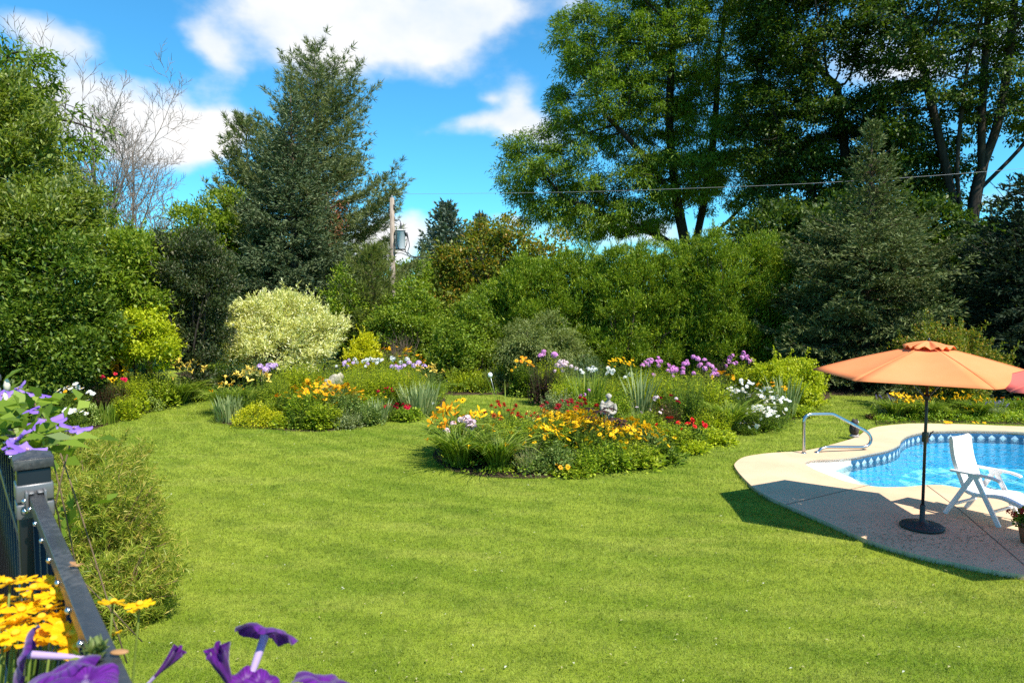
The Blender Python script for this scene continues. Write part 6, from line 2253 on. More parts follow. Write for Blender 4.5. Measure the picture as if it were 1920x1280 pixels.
# ------------------------------------------------------------------ statue, boulder, stakes
def make_statue():
    Y = 14.7
    b = at(1141, 760, Y)
    top = at(1141, 738, Y).z
    H = .80
    z0 = top - H
    o = thing('stone_statue', 'weathered stone statue of a draped figure holding a shell among red flowers', 'statue', (b.x, Y, 0), rz=R(-8))
    st, t = mat_new('old_stone')
    tc = t.n('ShaderNodeTexCoord')
    nz = t.noise(tc.outputs['Object'], 9, 6, .7)
    c = t.ramp(nz, [(.30, (.16, .14, .11)), (.52, (.38, .34, .28)), (.75, (.52, .48, .41))])
    bb = bsdf(t, c, .95, .1)
    bp = t.n('ShaderNodeBump')
    bp.inputs['Distance'].default_value = .01
    bp.inputs['Strength'].default_value = .7
    t.link(t.noise(tc.outputs['Object'], 60, 4, .7), bp.inputs['Height'])
    t.link(bp.outputs[0], bb.inputs['Normal'])
    out(t, bb.outputs[0])
    P = Mesh()
    lathe(P, [(.001, 0), (.17, 0), (.17, .05), (.13, .07), (.115, .10), (.115, z0 - .06), (.14, z0 - .03), (.14, z0), (.001, z0)], 20)
    P.build('plinth', st, o)
    M = Mesh()
    # figure faces the camera (-y); robe, torso, shawl
    def ring_body(sections, k=20):
        V = []
        a = np.arange(k) * 2 * PI / k
        for (z, rx, ry, ox, oy, fold) in sections:
            f = 1 + fold * np.sin(a * 7 + z * 9)
            V.append(np.stack([np.cos(a) * rx * f + ox, np.sin(a) * ry * f + oy, np.full(k, z + z0)], -1))
        n = len(V)
        idx = np.arange(n * k).reshape(n, k)
        nx = np.roll(idx, -1, 1)
        M.add(np.concatenate(V), np.stack([idx[:-1], nx[:-1], nx[1:], idx[1:]], -1).reshape(-1, 4))
        M.f.append((np.array([list(idx[0])[::-1]]) + M.n - n * k, 0))
        M.f.append((np.array([list(idx[-1])]) + M.n - n * k, 0))
    ring_body([(.0, .13, .11, 0, 0, .08), (.10, .115, .10, .005, 0, .09), (.25, .10, .085, .012, 0, .08), (.36, .098, .08, .01, 0, .05), (.43, .092, .072, 0, 0, .03), (.50, .105, .075, 0, 0, .03), (.56, .118, .075, 0, .004, .02),
               (.605, .105, .06, 0, .006, .02), (.63, .06, .045, 0, .0, 0), (.655, .036, .036, 0, -.006, 0), (.68, .034, .034, 0, -.01, 0)])
    ellipsoid(M, (0, -.018, z0 + .735), (.050, .058, .068), 18, 12)          # head
    ellipsoid(M, (0, -.002, z0 + .755), (.058, .060, .055), 16, 10)           # hair
    for k in range(12):
        a = k * 2 * PI / 12
        ellipsoid(M, (math.cos(a) * .054, math.sin(a) * .052 - .004, z0 + .752 + .012 * math.sin(3 * a)), (.017, .017, .02), 8, 6)
    ellipsoid(M, (0, -.078, z0 + .728), (.010, .014, .016), 8, 6)             # nose
    ellipsoid(M, (0, -.068, z0 + .700), (.018, .010, .008), 8, 6)             # mouth
    for s in (-1, 1):
        ellipsoid(M, (.020 * s, -.066, z0 + .742), (.011, .008, .006), 8, 6)
        ellipsoid(M, (.052 * s, -.012, z0 + .73), (.008, .014, .018), 8, 6)
        # upper arm, forearm across the body, hand under the shell
        tube(M, smooth_open([Vector((.115 * s, .0, z0 + .585)), Vector((.145 * s, -.015, z0 + .50)), Vector((.140 * s, -.045, z0 + .415)), Vector((.09 * s, -.105, z0 + .385)), Vector((.035 * s, -.125, z0 + .395))], 4),
             np.interp(np.linspace(0, 1, 17), [0, .3, .6, 1], [.046, .040, .034, .022]), 10)
        for k in range(4):
            tube(M, [(.045 * s - .012 * k * s, -.128, z0 + .392), (.03 * s - .012 * k * s, -.150, z0 + .40 + .004 * k), (.028 * s - .012 * k * s, -.152, z0 + .425 + .004 * k)], [.008, .007, .005], 6)
    # shell bowl and bundled cloth over one shoulder
    ellipsoid(M, (-.03, -.120, z0 + .440), (.075, .045, .035), 18, 8)
    for k in range(6):
        tt = k / 5
        tube(M, smooth_open([Vector((.10 - .02 * k, -.02 - .012 * k, z0 + .60)), Vector((.03 - .02 * k, -.085, z0 + .555 - .02 * k)), Vector((-.07, -.075, z0 + .52 - .028 * k)), Vector((-.14, -.02, z0 + .55 - .035 * k))], 4), .017, 8)
    for q in ((-.125, .0, .575, .055), (-.145, -.03, .52, .05), (-.13, -.06, .46, .04), (-.13, .03, .615, .035)):
        ellipsoid(M, (q[0], q[1], z0 + q[2]), (q[3], q[3] * .9, q[3] * 1.1), 12, 8)
    tube(M, smooth_open([Vector((.06, -.06, z0 + .40)), Vector((.075, -.085, z0 + .25)), Vector((.06, -.10, z0 + .08)), Vector((.07, -.11, z0 + .0))], 4), .03, 8)
    f = M.build('figure', st, o, True)
    rm = f.modifiers.new('remesh', 'REMESH')
    rm.mode = 'VOXEL'
    rm.voxel_size = .0075
    rm.use_smooth_shade = True
    sm = f.modifiers.new('smooth', 'SMOOTH')
    sm.iterations = 2


make_statue()


def make_rock():
    p = at(624, 735, 19.0)
    o = None
    bm = bmesh.new()
    bmesh.ops.create_icosphere(bm, subdivisions=4, radius=1)
    d = np.array([v.co[:] for v in bm.verts])
    s = lump(d, 77, .45) * lump(d * 2.3, 5, .18) * lump(d * 5, 6, .08)
    zt = at(624, 707, 19.0).z
    for v, k in zip(bm.verts, s):
        z = v.co.z
        v.co = Vector((v.co.x * .34 * k, v.co.y * .24 * k, (max(-.9, z * k * .8) + .9) / 1.7 * zt))
    me = bpy.data.meshes.new('pale_boulder')
    bm.to_mesh(me)
    bm.free()
    me.polygons.foreach_set('use_smooth', np.ones(len(me.polygons), bool))
    me.materials.append(plain('pale_stone', (.34, .295, .225), .95, .1, nscale=6, namp=.5, bump=.8))
    o = bpy.data.objects.new('pale_boulder', me)
    o.location = (p.x, 19.0, 0)
    COL.objects.link(o)
    tag(o, 'pale weathered boulder standing among bright green bushes in the middle bed', 'boulder')


make_rock()


def make_stakes():
    gy = plain('stake_metal', (.45, .48, .46), .4, .5, .6)
    Y = 21.2
    b = ground(929, 745)
    t_ = at(919, 703, Y)
    o = thing('garden_stake', 'slender leaning metal garden stake topped with a white globe', 'garden stake', (at(929, 745, Y).x, Y, 0))
    e = (t_.x - o.location.x, 0, t_.z)
    M = Mesh()
    tube(M, [(0, 0, 0), (e[0] * .5, 0, e[2] * .5), e], .012, 6)
    M.build('rod', gy, o, True)
    G = Mesh()
    ellipsoid(G, e, (.075, .075, .085), 16, 10)
    G.build('globe', plain('globe_white', (.78, .84, .84), .12, .5), o, True)
    Y = 20.3
    o = thing('garden_stake', 'thin black garden stake with a small pink ornament beside the border', 'garden stake', (at(378, 740, Y).x, Y, 0))
    zt = at(378, 672, Y).z
    M = Mesh()
    tube(M, [(0, 0, 0), (.01, 0, zt * .5), (0, 0, zt)], .013, 6)
    M.build('rod', plain('stake_black', (.015, .015, .015), .5), o, True)
    G = Mesh()
    _petals(G, 6, .09, .06, .5, droop=.0)
    ellipsoid(G, (0, 0, .01), (.025, .025, .03), 8, 6)
    q = G.build('ornament', P_PINK, o, loc=(0, 0, zt))


make_stakes()


# ------------------------------------------------------------------ near shrubs along the railing
def thread_shrub(px, Y, ztop, rx, ry, label, seed, n=600):
    X = at(px, 900, Y).x
    o = thing('thread_leaf_shrub', label, 'shrub', (X, Y, 0), 'thread leaved shrubs by the railing')
    r = np.random.default_rng(seed)
    M, T = Mesh(), Mesh()
    d = rand_dirs(n)
    d[:, 2] = np.abs(d[:, 2]) ** .7
    d = nrmz(d)
    tips = d * r.uniform(.55, 1.0, n)[:, None] ** .6 * lump(d, seed, .30)[:, None] * np.array([rx, ry, ztop])
    for t_ in tips[::3]:
        b = t_ * np.array([.12, .12, 0])
        tube(T, [b, b * .4 + t_ * .55 + np.array([0, 0, .08]), t_ * .97], [.009, .006, .003], 4, 0, False)
    per = 52
    f = np.tile(np.linspace(.0, 1, per), n)
    ax = nrmz(d + r.normal(0, .35, (n, 3)) + np.array([0, 0, .25]))
    ln = r.uniform(.28, .50, n)
    A = np.repeat(ax, per, 0)
    pos = np.repeat(tips, per, 0) - A * (np.repeat(ln, per) * (1 - f))[:, None] * .9
    side = rng.normal(0, 1, (n * per, 3))
    dr = nrmz(A * .75 + nrmz(side) * .8)
    dr[:, 2] -= .12
    leaves(M, pos, dr, rng.uniform(.06, .12, n * per), .0095, rng.normal(0, 1, (n * per, 3)), 0, .35, .4)
    M.build('foliage', leaf_mat('thread_leaf', (.130, .185, .018), (.360, .400, .040), .40, c3=(.55, .42, .10)), o)
    T.build('stem', bark_mat('stem_tan', (.14, .09, .05), (.28, .18, .10)), o)


thread_shrub(170, 7.2, 1.22, .92, .85, 'feathery thread leaved shrub nearest the deck railing', 3)
thread_shrub(150, 8.9, 1.50, 1.05, .95, 'feathery thread leaved shrub behind the clematis flowers', 4)
thread_shrub(40, 7.6, 1.30, .95, .9, 'feathery thread leaved shrub hidden half behind the railing post', 5)
thread_shrub(215, 6.35, .72, .55, .55, 'small low thread leaved shrub spilling on the lawn by the railing', 6, 300)


# ------------------------------------------------------------------ clematis on the railing
def make_clematis():
    base = RAIL_P0 + RAIL_U * .75 + RAIL_N * .12
    o = thing('clematis_vine', 'violet flowered clematis vine climbing over the deck railing', 'vine', (base.x, base.y, 0))
    off = Vector((base.x, base.y, 0))
    pm, t = mat_new('clematis_petal')
    tc = t.n('ShaderNodeTexCoord')
    nz = t.noise(tc.outputs['Object'], 6, 3, .6)
    col = t.mix(t.mapr(nz, .35, .65), (.22, .10, .58), (.42, .25, .74))
    b_ = bsdf(t, col, .5, .25)
    tr = t.n('ShaderNodeBsdfTranslucent')
    t.link(col, tr.inputs[0])
    mx = t.n('ShaderNodeMixShader')
    mx.inputs[0].default_value = .3
    t.link(b_.outputs[0], mx.inputs[1])
    t.link(tr.outputs[0], mx.inputs[2])
    out(t, mx.outputs[0])
    cen = plain('clematis_stamen', (.70, .45, .40), .7)
    lf = leaf_mat('clematis_leaf', (.085, .150, .014), (.20, .29, .03), .4, c3=(.30, .38, .06))
    fl = [(88, 792, 1.95, .060, (.1, -.15, 1.0)), (38, 773, 2.0, .058, (-.1, .05, 1.0)), (138, 805, 1.85, .050, (.25, .0, .95)), (66, 739, 2.15, .050, (.15, .1, 1.0)), (36, 729, 2.2, .038, (-.5, -.5, .6)),
          (50, 846, 1.52, .050, (.35, .1, .9)), (32, 824, 1.6, .040, (-.5, -.3, .7)), (4, 742, 2.1, .036, (.2, -.4, .8))]
    V, F = Mesh(), Mesh()
    for (x, y, d, r, fc) in fl:
        r *= .88
        c = at(x, y, d) - off
        # six broad wavy petals
        M = Mesh()
        for k in range(6):
            a = k * PI / 3 + rng.normal(0, .1)
            na, nb = 7, 5
            P = []
            dr_ = rng.uniform(-.25, .30)
            for i in range(na):
                s = i / (na - 1)
                w_ = math.sin(PI * (s * .84 + .10)) ** .8 * r * .34
                for j in range(nb):
                    q = j / (nb - 1) * 2 - 1
                    rr = r * (s * .97 + .03)
                    z = r * (.10 * s - dr_ * s * s * .8 + .05 * math.sin(9 * s + 3 * q) * abs(q) - .07 * q * q + .06 * (1 - abs(q)) * s)
                    P.append((math.cos(a) * rr - math.sin(a) * q * w_, math.sin(a) * rr + math.cos(a) * q * w_, z))
            idx = np.arange(na * nb).reshape(na, nb)
            M.add(P, np.stack([idx[:-1, :-1], idx[1:, :-1], idx[1:, 1:], idx[:-1, 1:]], -1).reshape(-1, 4))
        fo = M.build('flower', pm, o, True, loc=c)
        S = Mesh()
        n = 26
        a = rng.uniform(0, 2 * PI, n)
        leaves(S, np.zeros((n, 3)), np.stack([np.cos(a) * .6, np.sin(a) * .6, np.full(n, 1.0)], -1), r * .22, r * .05)
        S.build('stamens', cen, fo)
        fo.rotation_euler = (Vector(fc).normalized().to_track_quat('Z', 'Y') @ Matrix.Rotation(rng.uniform(0, 6), 3, 'Z').to_quaternion()).to_euler()
        fo.scale = (1.0, 1.0, 1.0)
        bend = Vector(rng.normal(0, .05, 3))
        tube(V, smooth_open([Vector((rng.normal(0, .1), rng.normal(0, .1), 1.9)), c * .5 + Vector((0, 0, 1.15)) + bend, c - Vector(fc) * .02], 4), .0022, 5)
    # leaves and buds over the rail
    n = 330
    spots = [at(rng.uniform(-90, 95 if i % 5 else 150), rng.uniform(735, 860), rng.uniform(1.75, 2.35)) - off for i in range(n)]
    P = np.array([tuple(p) for p in spots])
    keep = P[:, 2] < 2.76
    P = P[keep]
    q = rng.normal(0, .25, 260)[:, None] * np.array(RAIL_U)[None] + np.array(RAIL_U)[None] * .25
    q[:, 2] = rng.uniform(.3, 2.5, 260)
    P = np.concatenate([P, q + rng.normal(0, .05, (260, 3))])
    d = rng.normal(0, .6, (len(P), 3)) + np.array([.1, -.1, .1])
    leaves(F, P, d, rng.uniform(.04, .075, len(P)), rng.uniform(.022, .04, len(P)), rng.normal(0, .4, (len(P), 3)) + np.array([0, -.2, .8]))
    for (x, y, d_, l, dv) in ((150, 822, 1.75, .09, (.9, -.1, .12)), (130, 830, 1.7, .08, (.8, .2, -.1)), (205, 822, 1.95, .07, (1, 0, .0)), (8, 700, 2.0, .08, (.15, 0, .9)), (30, 715, 2.0, .075, (.6, 0, .5)), (100, 815, 1.8, .08, (.7, .1, .2))):
        p = at(x - 25, y, d_) - off
        leaves(F, np.array([p]), np.array([dv]), l, l * .45, np.array([[0, -.3, 1.0]]))
    for k in range(4):      # old stems rise behind the post
        e = np.array(RAIL_U) * rng.uniform(.1, .5) + np.array([0, 0, rng.uniform(2.0, 2.45)])
        tube(V, [(rng.normal(0, .03), rng.normal(0, .03), 0), tuple(e * .5 + np.array([0, 0, .1])), tuple(e)], [.004, .003, .002], 4, 0, False)
    for (x, y) in ((13, 722), (10, 748), (20, 760)):
        B = Mesh()
        p = at(x, y, 2.0) - off
        lathe(B, [(.001, -.018), (.008, -.012), (.009, 0), (.005, .016), (.001, .024)], 8)
        B.build('bud', plain('bud_pale', (.62, .55, .42), .7), o, True, loc=p)
    F.build('leaves', lf, o)
    V.build('vine_stem', bark_mat('vine_brown', (.12, .08, .05), (.22, .16, .09)), o)


make_clematis()


# ------------------------------------------------------------------ pots by the camera: coreopsis and petunias
def big_petal_flower(M, c, r, fc, n=8, mat=0):
    q = Vector(fc).normalized().to_track_quat('Z', 'Y').to_matrix() @ Matrix.Rotation(rng.uniform(0, 6), 3, 'Z')
    q = np.array(q)
    for k in range(n):
        a = k * 2 * PI / n + rng.normal(0, .07)
        na, nb = 5, 5
        P = []
        up = rng.uniform(-.25, .45)
        for i in range(na):
            s = i / (na - 1)
            w_ = r * (.09 + .27 * s ** .8) * (1 if s < .9 else .84)
            for j in range(nb):
                u = j / (nb - 1) * 2 - 1
                rr = r * (.08 + .92 * s) * (1 - (.10 * abs(math.sin(u * 4.2)) if s > .9 else 0))
                z = r * (up * s - .28 * s * s * up * 2 + .07 * math.cos(u * 5) * s - .05 * u * u)
                P.append((math.cos(a) * rr - math.sin(a) * u * w_, math.sin(a) * rr + math.cos(a) * u * w_, z))
        idx = np.arange(na * nb).reshape(na, nb)
        M.add(np.array(P) @ q.T + np.array(c), np.stack([idx[:-1, :-1], idx[1:, :-1], idx[1:, 1:], idx[:-1, 1:]], -1).reshape(-1, 4), mat)


def make_coreopsis():
    b = RAIL_P0 - RAIL_U * .52 - RAIL_N * .22
    o = thing('potted_coreopsis', 'pot of golden yellow coreopsis blooming beside the railing', 'potted plant', (b.x, b.y, DECK_Z))
    off = Vector((b.x, b.y, DECK_Z))
    P_ = Mesh()
    lathe(P_, [(.001, 0), (.12, 0), (.125, .02), (.155, .26), (.165, .27), (.165, .30), (.145, .30), (.14, .27), (.001, .26)], 28)
    P_.build('pot', plain('terracotta', (.32, .13, .07), .8, .2, nscale=8, namp=.2), o, True)
    pm, t = mat_new('coreopsis_petal')
    tc = t.n('ShaderNodeTexCoord')
    so = t.n('ShaderNodeSeparateXYZ')
    t.link(tc.outputs['Object'], so.inputs[0])
    ang = t.math('ARCTAN2', so.outputs[0], so.outputs[1])
    nz = t.noise(tc.outputs['Object'], 55, 3, .6)
    vein = t.math('POWER', t.math('ABSOLUTE', t.math('SINE', t.math('ADD', t.math('MULTIPLY', ang, 20), t.math('MULTIPLY', nz, 5.0)))), 5.0)
    oi = t.n('ShaderNodeObjectInfo')
    col = t.mix(oi.outputs['Random'], (.94, .50, .004), (.95, .62, .010))
    col = t.mix(t.math('MULTIPLY', vein, .55), col, (.80, .30, .003))
    b_ = bsdf(t, col, .6, .15)
    tr = t.n('ShaderNodeBsdfTranslucent')
    t.link(col, tr.inputs[0])
    mx = t.n('ShaderNodeMixShader')
    mx.inputs[0].default_value = .35
    t.link(b_.outputs[0], mx.inputs[1])
    t.link(tr.outputs[0], mx.inputs[2])
    out(t, mx.outputs[0])
    cm = plain('coreopsis_eye', (.90, .46, .008), .8)
    heads = [(18, 1092, 1.0, .025), (62, 1103, .98, .026), (100, 1114, .97, .027), (135, 1152, .93, .027), (40, 1145, .95, .027), (78, 1158, .92, .026), (14, 1158, .95, .024), (148, 1140, .98, .022), (110, 1172, .9, .025), (30, 1188, .88, .026),
             (130, 1190, .88, .027), (6, 1200, .88, .026), (98, 1200, .86, .024), (70, 1130, 1.03, .022), (52, 1178, 1.0, .022), (150, 1165, .92, .02), (8, 1125, 1.02, .024), (85, 1185, .95, .022), (20, 1215, .92, .02), (160, 1185, .95, .018),
             (212, 1129, .97, .0225), (262, 1133, 1.0, .0235), (213, 1190, 1.02, .014), (120, 1215, .95, .018), (45, 1118, 1.08, .022), (-30, 1120, .95, .026), (-25, 1180, .9, .026)]
    heads += [(x, y, d, .022) for x, y, d in ((-8, 1085, 1.02), (42, 1086, 1.04), (86, 1090, 1.05), (122, 1126, 1.02), (152, 1158, .98), (58, 1128, .98), (28, 1168, .9), (92, 1140, .94), (60, 1205, .86), (142, 1212, .86), (-15, 1145, .95), (112, 1160, .97))]
    S = Mesh()
    for (x, y, d, r) in heads:
        c = at(x, y, d) - off
        M = Mesh()
        fc = Vector((rng.normal(.0, .25), rng.normal(.12, .25), 1))
        r *= .92
        big_petal_flower(M, (0, 0, 0), r, fc)
        q = Vector(fc).normalized() * r * .12
        ellipsoid(M, q, (r * .24, r * .24, r * .16), 10, 6, 1)
        M.build('flower', [pm, cm], o, True, loc=c)
        s0 = Vector((c.x * .35 + rng.normal(0, .02), c.y * .35 + rng.normal(0, .02), .26))
        if x > 190:       # leaning out through the pickets
            s0 = Vector((c.x * .75, c.y * .75, .45))
        tube(S, smooth_open([s0, s0 * .35 + c * .65 - Vector((0, 0, .03)), c - fc.normalized() * r * .1], 4), .0016, 6)
    big_petal_flower(S, tuple(at(80, 1181, .9) - off), .018, (0, -.3, 1), 6, 1)
    for k in range(60):
        a = rng.uniform(0, 6.28)
        e = Vector((math.cos(a) * rng.uniform(0, .24), math.sin(a) * rng.uniform(0, .2), rng.uniform(.5, .88)))
        tube(S, [Vector((e.x * .4, e.y * .4, .26)), e * .6 + Vector((0, 0, .22)), e], .0013, 4, 0, False)
    S.build('stem', [leaf_mat('coreopsis_stem', (.10, .15, .02), (.22, .27, .05), .2), P_ORANGE], o)
    F = Mesh()
    n = 900
    a = rng.uniform(0, 6.28, n)
    z = rng.uniform(.28, .86, n)
    rr = rng.random(n) ** .5 * (.13 + .14 * (z - .26))
    leaves(F, np.stack([np.cos(a) * rr, np.sin(a) * rr, z], -1), rng.normal(0, .4, (n, 3)) + np.array([0, 0, .6]), rng.uniform(.03, .06, n), .006)
    F.build('leaves', leaf_mat('coreopsis_leaf', (.08, .14, .014), (.20, .28, .04), .4, c3=(.40, .40, .05)), o)


make_coreopsis()


def petunia_flower(o, c, axis, r, mat, tubem, name='flower', closed=False, L=.045):
    """trumpet: flared ruffled face, pale throat tube"""
    M = Mesh()
    k, rows = 40, 9
    a = np.arange(k) * 2 * PI / k
    V = []
    for i in range(rows):
        s = i / (rows - 1)
        if closed:
            rad = r * (.13 + .36 * s ** 1.3)
            z = L * .78 * s
            lob = 1 + .42 * s * np.cos(5 * (a + 1.1 * s)) + .05 * s * np.cos(13 * a)
        else:
            rad = r * (.13 + .87 * s ** 1.15)
            z = r * (.34 * s ** .6 - .36 * s ** 3)
            lob = 1 + s ** 2 * (.075 * np.cos(5 * a) + .02 * np.cos(13 * a + 1))
        zz = z + r * (0 if closed else s ** 2) * (.09 * np.sin(5 * a + .8) + .05 * np.sin(9 * a))
        V.append(np.stack([np.cos(a) * rad * lob, np.sin(a) * rad * lob, zz + 0 * a], -1))
    idx = np.arange(rows * k).reshape(rows, k)
    nx = np.roll(idx, -1, 1)
    M.add(np.concatenate(V), np.stack([idx[:-1], nx[:-1], nx[1:], idx[1:]], -1).reshape(-1, 4))
    f = M.build(name, mat, o, True, loc=c)
    f.rotation_euler = Vector(axis).normalized().to_track_quat('Z', 'Y').to_euler()
    T = Mesh()
    lathe(T, [(r * .14, 0.001), (r * .125, -L * .4), (r * .09, -L * .8), (r * .07, -L)], 14)
    T.build('throat_tube', tubem, f, True)
    S = Mesh()
    for q in range(5):
        an = q * 2 * PI / 5
        leaves(S, np.array([[0, 0, -L]]), np.array([[math.cos(an) * .5, math.sin(an) * .5, 1.0]]), .018, .005)
    S.build('sepals', G_FRESH, f)
    return f


def make_petunias():
    vm, t = mat_new('petunia_violet')
    tc = t.n('ShaderNodeTexCoord')
    nz = t.noise(tc.outputs['Object'], 60, 3, .6)
    so = t.n('ShaderNodeSeparateXYZ')
    t.link(tc.outputs['Object'], so.inputs[0])
    ang = t.math('ARCTAN2', so.outputs[0], so.outputs[1])
    vein = t.math('POWER', t.math('ABSOLUTE', t.math('SINE', t.math('ADD', t.math('MULTIPLY', ang, 12.5), t.math('MULTIPLY', nz, 5.0)))), 6.0)
    col = t.mix(t.mapr(nz, .35, .65), (.085, .003, .17), (.175, .012, .31))
    col = t.mix(t.math('MULTIPLY', vein, .7), col, (.028, .001, .075))
    b_ = bsdf(t, col, .45, .3)
    b_.inputs['Sheen Weight'].default_value = .3
    tr = t.n('ShaderNodeBsdfTranslucent')
    t.link(col, tr.inputs[0])
    mx = t.n('ShaderNodeMixShader')
    mx.inputs[0].default_value = .35
    t.link(b_.outputs[0], mx.inputs[1])
    t.link(tr.outputs[0], mx.inputs[2])
    out(t, mx.outputs[0])
    tm = petal_mat('petunia_tube', (.55, .42, .68), (.50, .36, .64), .3)
    sm = leaf_mat('petunia_stem', (.14, .19, .05), (.26, .31, .10), .3)
    # planter hooked over the rail, outside
    c0 = RAIL_P0 - RAIL_U * 1.18 + RAIL_N * .17
    o = thing('petunia_planter', 'rail planter of deep violet petunias hanging outside the railing', 'potted plant', (c0.x, c0.y, DECK_Z))
    off = Vector((c0.x, c0.y, DECK_Z))
    Rm = np.array([[RAIL_U.x, -RAIL_U.y, 0], [RAIL_U.y, RAIL_U.x, 0], [0, 0, 1]])
    B = Mesh()
    box(B, (0, 0, .80), (.62, .16, .15), Rm)
    pl = B.build('planter_box', plain('planter_green', (.03, .05, .035), .5), o)
    for s in (-.03, -.27):
        H = Mesh()
        p = RAIL_U * s - RAIL_N * .12
        box(H, (p.x, p.y, .985), (.02, .012, .23), Rm)
        q = RAIL_U * s - RAIL_N * .17
        box(H, (q.x, q.y, 1.094), (.02, .10, .005), Rm)
        H.build('hook', MATS['rail_black'], o)
    st = Mesh()
    FL = [(497, 1190, .80, .037, (.16, .62, .78), False, .062), (434, 1290, .76, .023, (-.22, -.2, 1.0), True, .070), (606, 1282, .72, .034, (.2, .35, .9), False, .05), (462, 1285, .76, .022, (.3, -.5, .8), False, .04), (490, 1290, .74, .02, (.5, -.5, .6), False, .04),
          (290, 1268, .80, .015, (.7, .1, .75), True, .055)]
    for (x, y, d, r, ax, cl, L) in FL:
        c = at(x, y, d) - off
        petunia_flower(o, c, ax, r, vm, tm, 'flower', cl, L)
        e = c - Vector(ax).normalized() * L
        s0 = Vector((e.x * .5 + .0, e.y * .5, .86))
        tube(st, smooth_open([s0, s0 * .4 + e * .6, e], 4), .002, 6)
    n = 120
    P = np.stack([rng.uniform(-.3, .3, n), rng.normal(0, .06, n), rng.uniform(.87, .93, n)], -1) @ Rm.T
    leaves(st, P, rng.normal(0, .5, (n, 3)) + np.array([0, 0, .4]), rng.uniform(.03, .05, n), .022)
    st.build('foliage', sm, o)
    # the second plant, inside the railing
    c1 = RAIL_P0 - RAIL_U * .98 - RAIL_N * .10
    o = thing('potted_petunia', 'pot of violet petunias with buds in front of the yellow coreopsis', 'potted plant', (c1.x, c1.y, DECK_Z))
    off = Vector((c1.x, c1.y, DECK_Z))
    P_ = Mesh()
    lathe(P_, [(.001, 0), (.085, 0), (.12, .24), (.128, .25), (.128, .275), (.11, .275), (.001, .24)], 24)
    P_.build('pot', MATS['terracotta'], o, True)
    st = Mesh()
    FL = [(52, 1226, .72, .030, (-.75, -.35, .25), False, .055), (118, 1262, .66, .032, (-.3, .1, .85), False, .05), (160, 1280, .64, .03, (.2, -.1, .9), False, .05)]
    hub = at(170, 1245, .70) - off
    for (x, y, d, r, ax, cl, L) in FL:
        c = at(x, y, d) - off
        petunia_flower(o, c, ax, r, vm, tm, 'flower', cl, L)
        e = c - Vector(ax).normalized() * L
        tube(st, smooth_open([Vector((0, 0, .25)), hub * .5 + Vector((0, 0, .2)), hub, hub * .3 + e * .7, e], 4), .0022, 6)
    # hairy bud spike
    top = at(190, 1213, .70) - off
    tube(st, smooth_open([Vector((0, 0, .25)), hub * .6 + Vector((0, 0, .12)), hub, top], 4), .0026, 6)
    n = 60
    f = rng.random(n)
    P = np.array(hub) + (np.array(top) - np.array(hub)) * f[:, None] * 1.05
    leaves(st, P, rng.normal(0, .5, (n, 3)) + np.array([0, 0, .7]), rng.uniform(.010, .026, n) * (1.1 - .4 * f), .007)
    n = 160
    a = rng.uniform(0, 6.28, n)
    z = rng.uniform(.27, .72, n)
    rr = rng.random(n) * .13
    leaves(st, np.stack([np.cos(a) * rr, np.sin(a) * rr, z], -1), rng.normal(0, .5, (n, 3)) + np.array([0, 0, .3]), rng.uniform(.03, .055, n), .024)
    st.build('foliage', sm, o)


make_petunias()


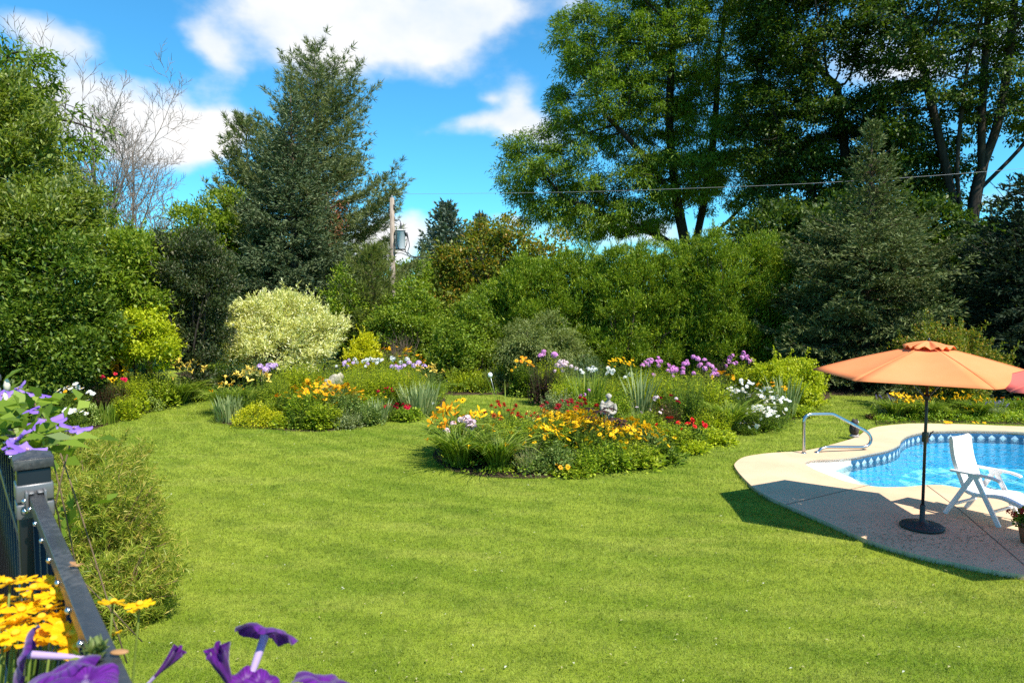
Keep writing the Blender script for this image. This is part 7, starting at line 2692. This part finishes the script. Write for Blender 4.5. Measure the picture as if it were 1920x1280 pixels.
def make_debris():
    """a winged seed and a dry leaf lying on the top rail"""
    m = leaf_mat('dry_leaf', (.42, .20, .08), (.55, .32, .15), .3)
    p = at(141, 1062, .99)
    for nm, lab, (x, y), sc in (('dry_leaf', 'small curled brown leaf lying on the charcoal top rail', (142, 1062), 1.0), ('fallen_seed', 'tan oval seed lying on the lower part of the top rail', (224, 1224), .8)):
        q = ground(x, y, 2.671)
        M = Mesh()
        if nm == 'dry_leaf':
            for a, l in ((.2, .012), (2.6, .016), (4.0, .010)):
                leaves(M, np.array([[0, 0, .001]]), np.array([[math.cos(a), math.sin(a), .35]]), l, l * .5, np.array([[0, 0, 1.0]]))
            ellipsoid(M, (.002, 0, .002), (.005, .003, .002), 8, 6)
        else:
            ellipsoid(M, (0, 0, .0015), (.010, .0055, .002), 14, 8)
        o = M.build(nm, m, loc=q)
        tag(o, lab, 'leaf' if nm == 'dry_leaf' else 'seed')


make_debris()


def make_geranium():
    p = at(1936, 985, 8.2)
    o = thing('potted_geranium', 'potted red geranium poking in beside the reclining chair', 'potted plant', (p.x, 8.2, ZD))
    P_ = Mesh()
    lathe(P_, [(.001, 0), (.11, 0), (.15, .22), (.16, .23), (.16, .26), (.14, .26), (.001, .22)], 24)
    P_.build('pot', MATS['terracotta'], o, True)
    F = Mesh()
    n = 420
    d = rand_dirs(n)
    d[:, 2] = np.abs(d[:, 2])
    leaves(F, d * rng.uniform(.5, 1, n)[:, None] * np.array([.19, .19, .26]) + np.array([0, 0, .2]), d + rng.normal(0, .4, (n, 3)), .05, .045, d + rng.normal(0, .3, (n, 3)))
    c = [at(x, y, 8.12) - o.location for x, y in ((1893, 960), (1915, 958), (1925, 950), (1902, 966), (1935, 962))]
    for q in c:
        tube(F, [Vector((0, 0, .25)), q * .6 + Vector((0, 0, .14)), q], .003, 4, 0, False)
    F.build('foliage', G_DEEP, o)
    add_flowers(o, 'phlox', petal_mat('petal_blood', (.34, .006, .014), (.45, .012, .02)), c, .62, (0, -.5, .8))


make_geranium()

for (x, y, lab) in ((1773, 793.5, 'yellow bloom cluster drooping onto the pool coping edge behind the pole'), (1833, 794, 'single yellow bloom lying on the far pool coping')):
    q = ground(x, y + 1, ZD)
    o = thing('fallen_flower', lab, 'flower', (q.x, q.y, ZD + .02))
    M = Mesh()
    for k in range(5 if x < 1800 else 3):
        big_petal_flower(M, (rng.normal(0, .06), rng.normal(0, .03), .02), .045, (rng.normal(0, .3), -.4, 1), 6)
    M.build('petals', P_YEL, o)
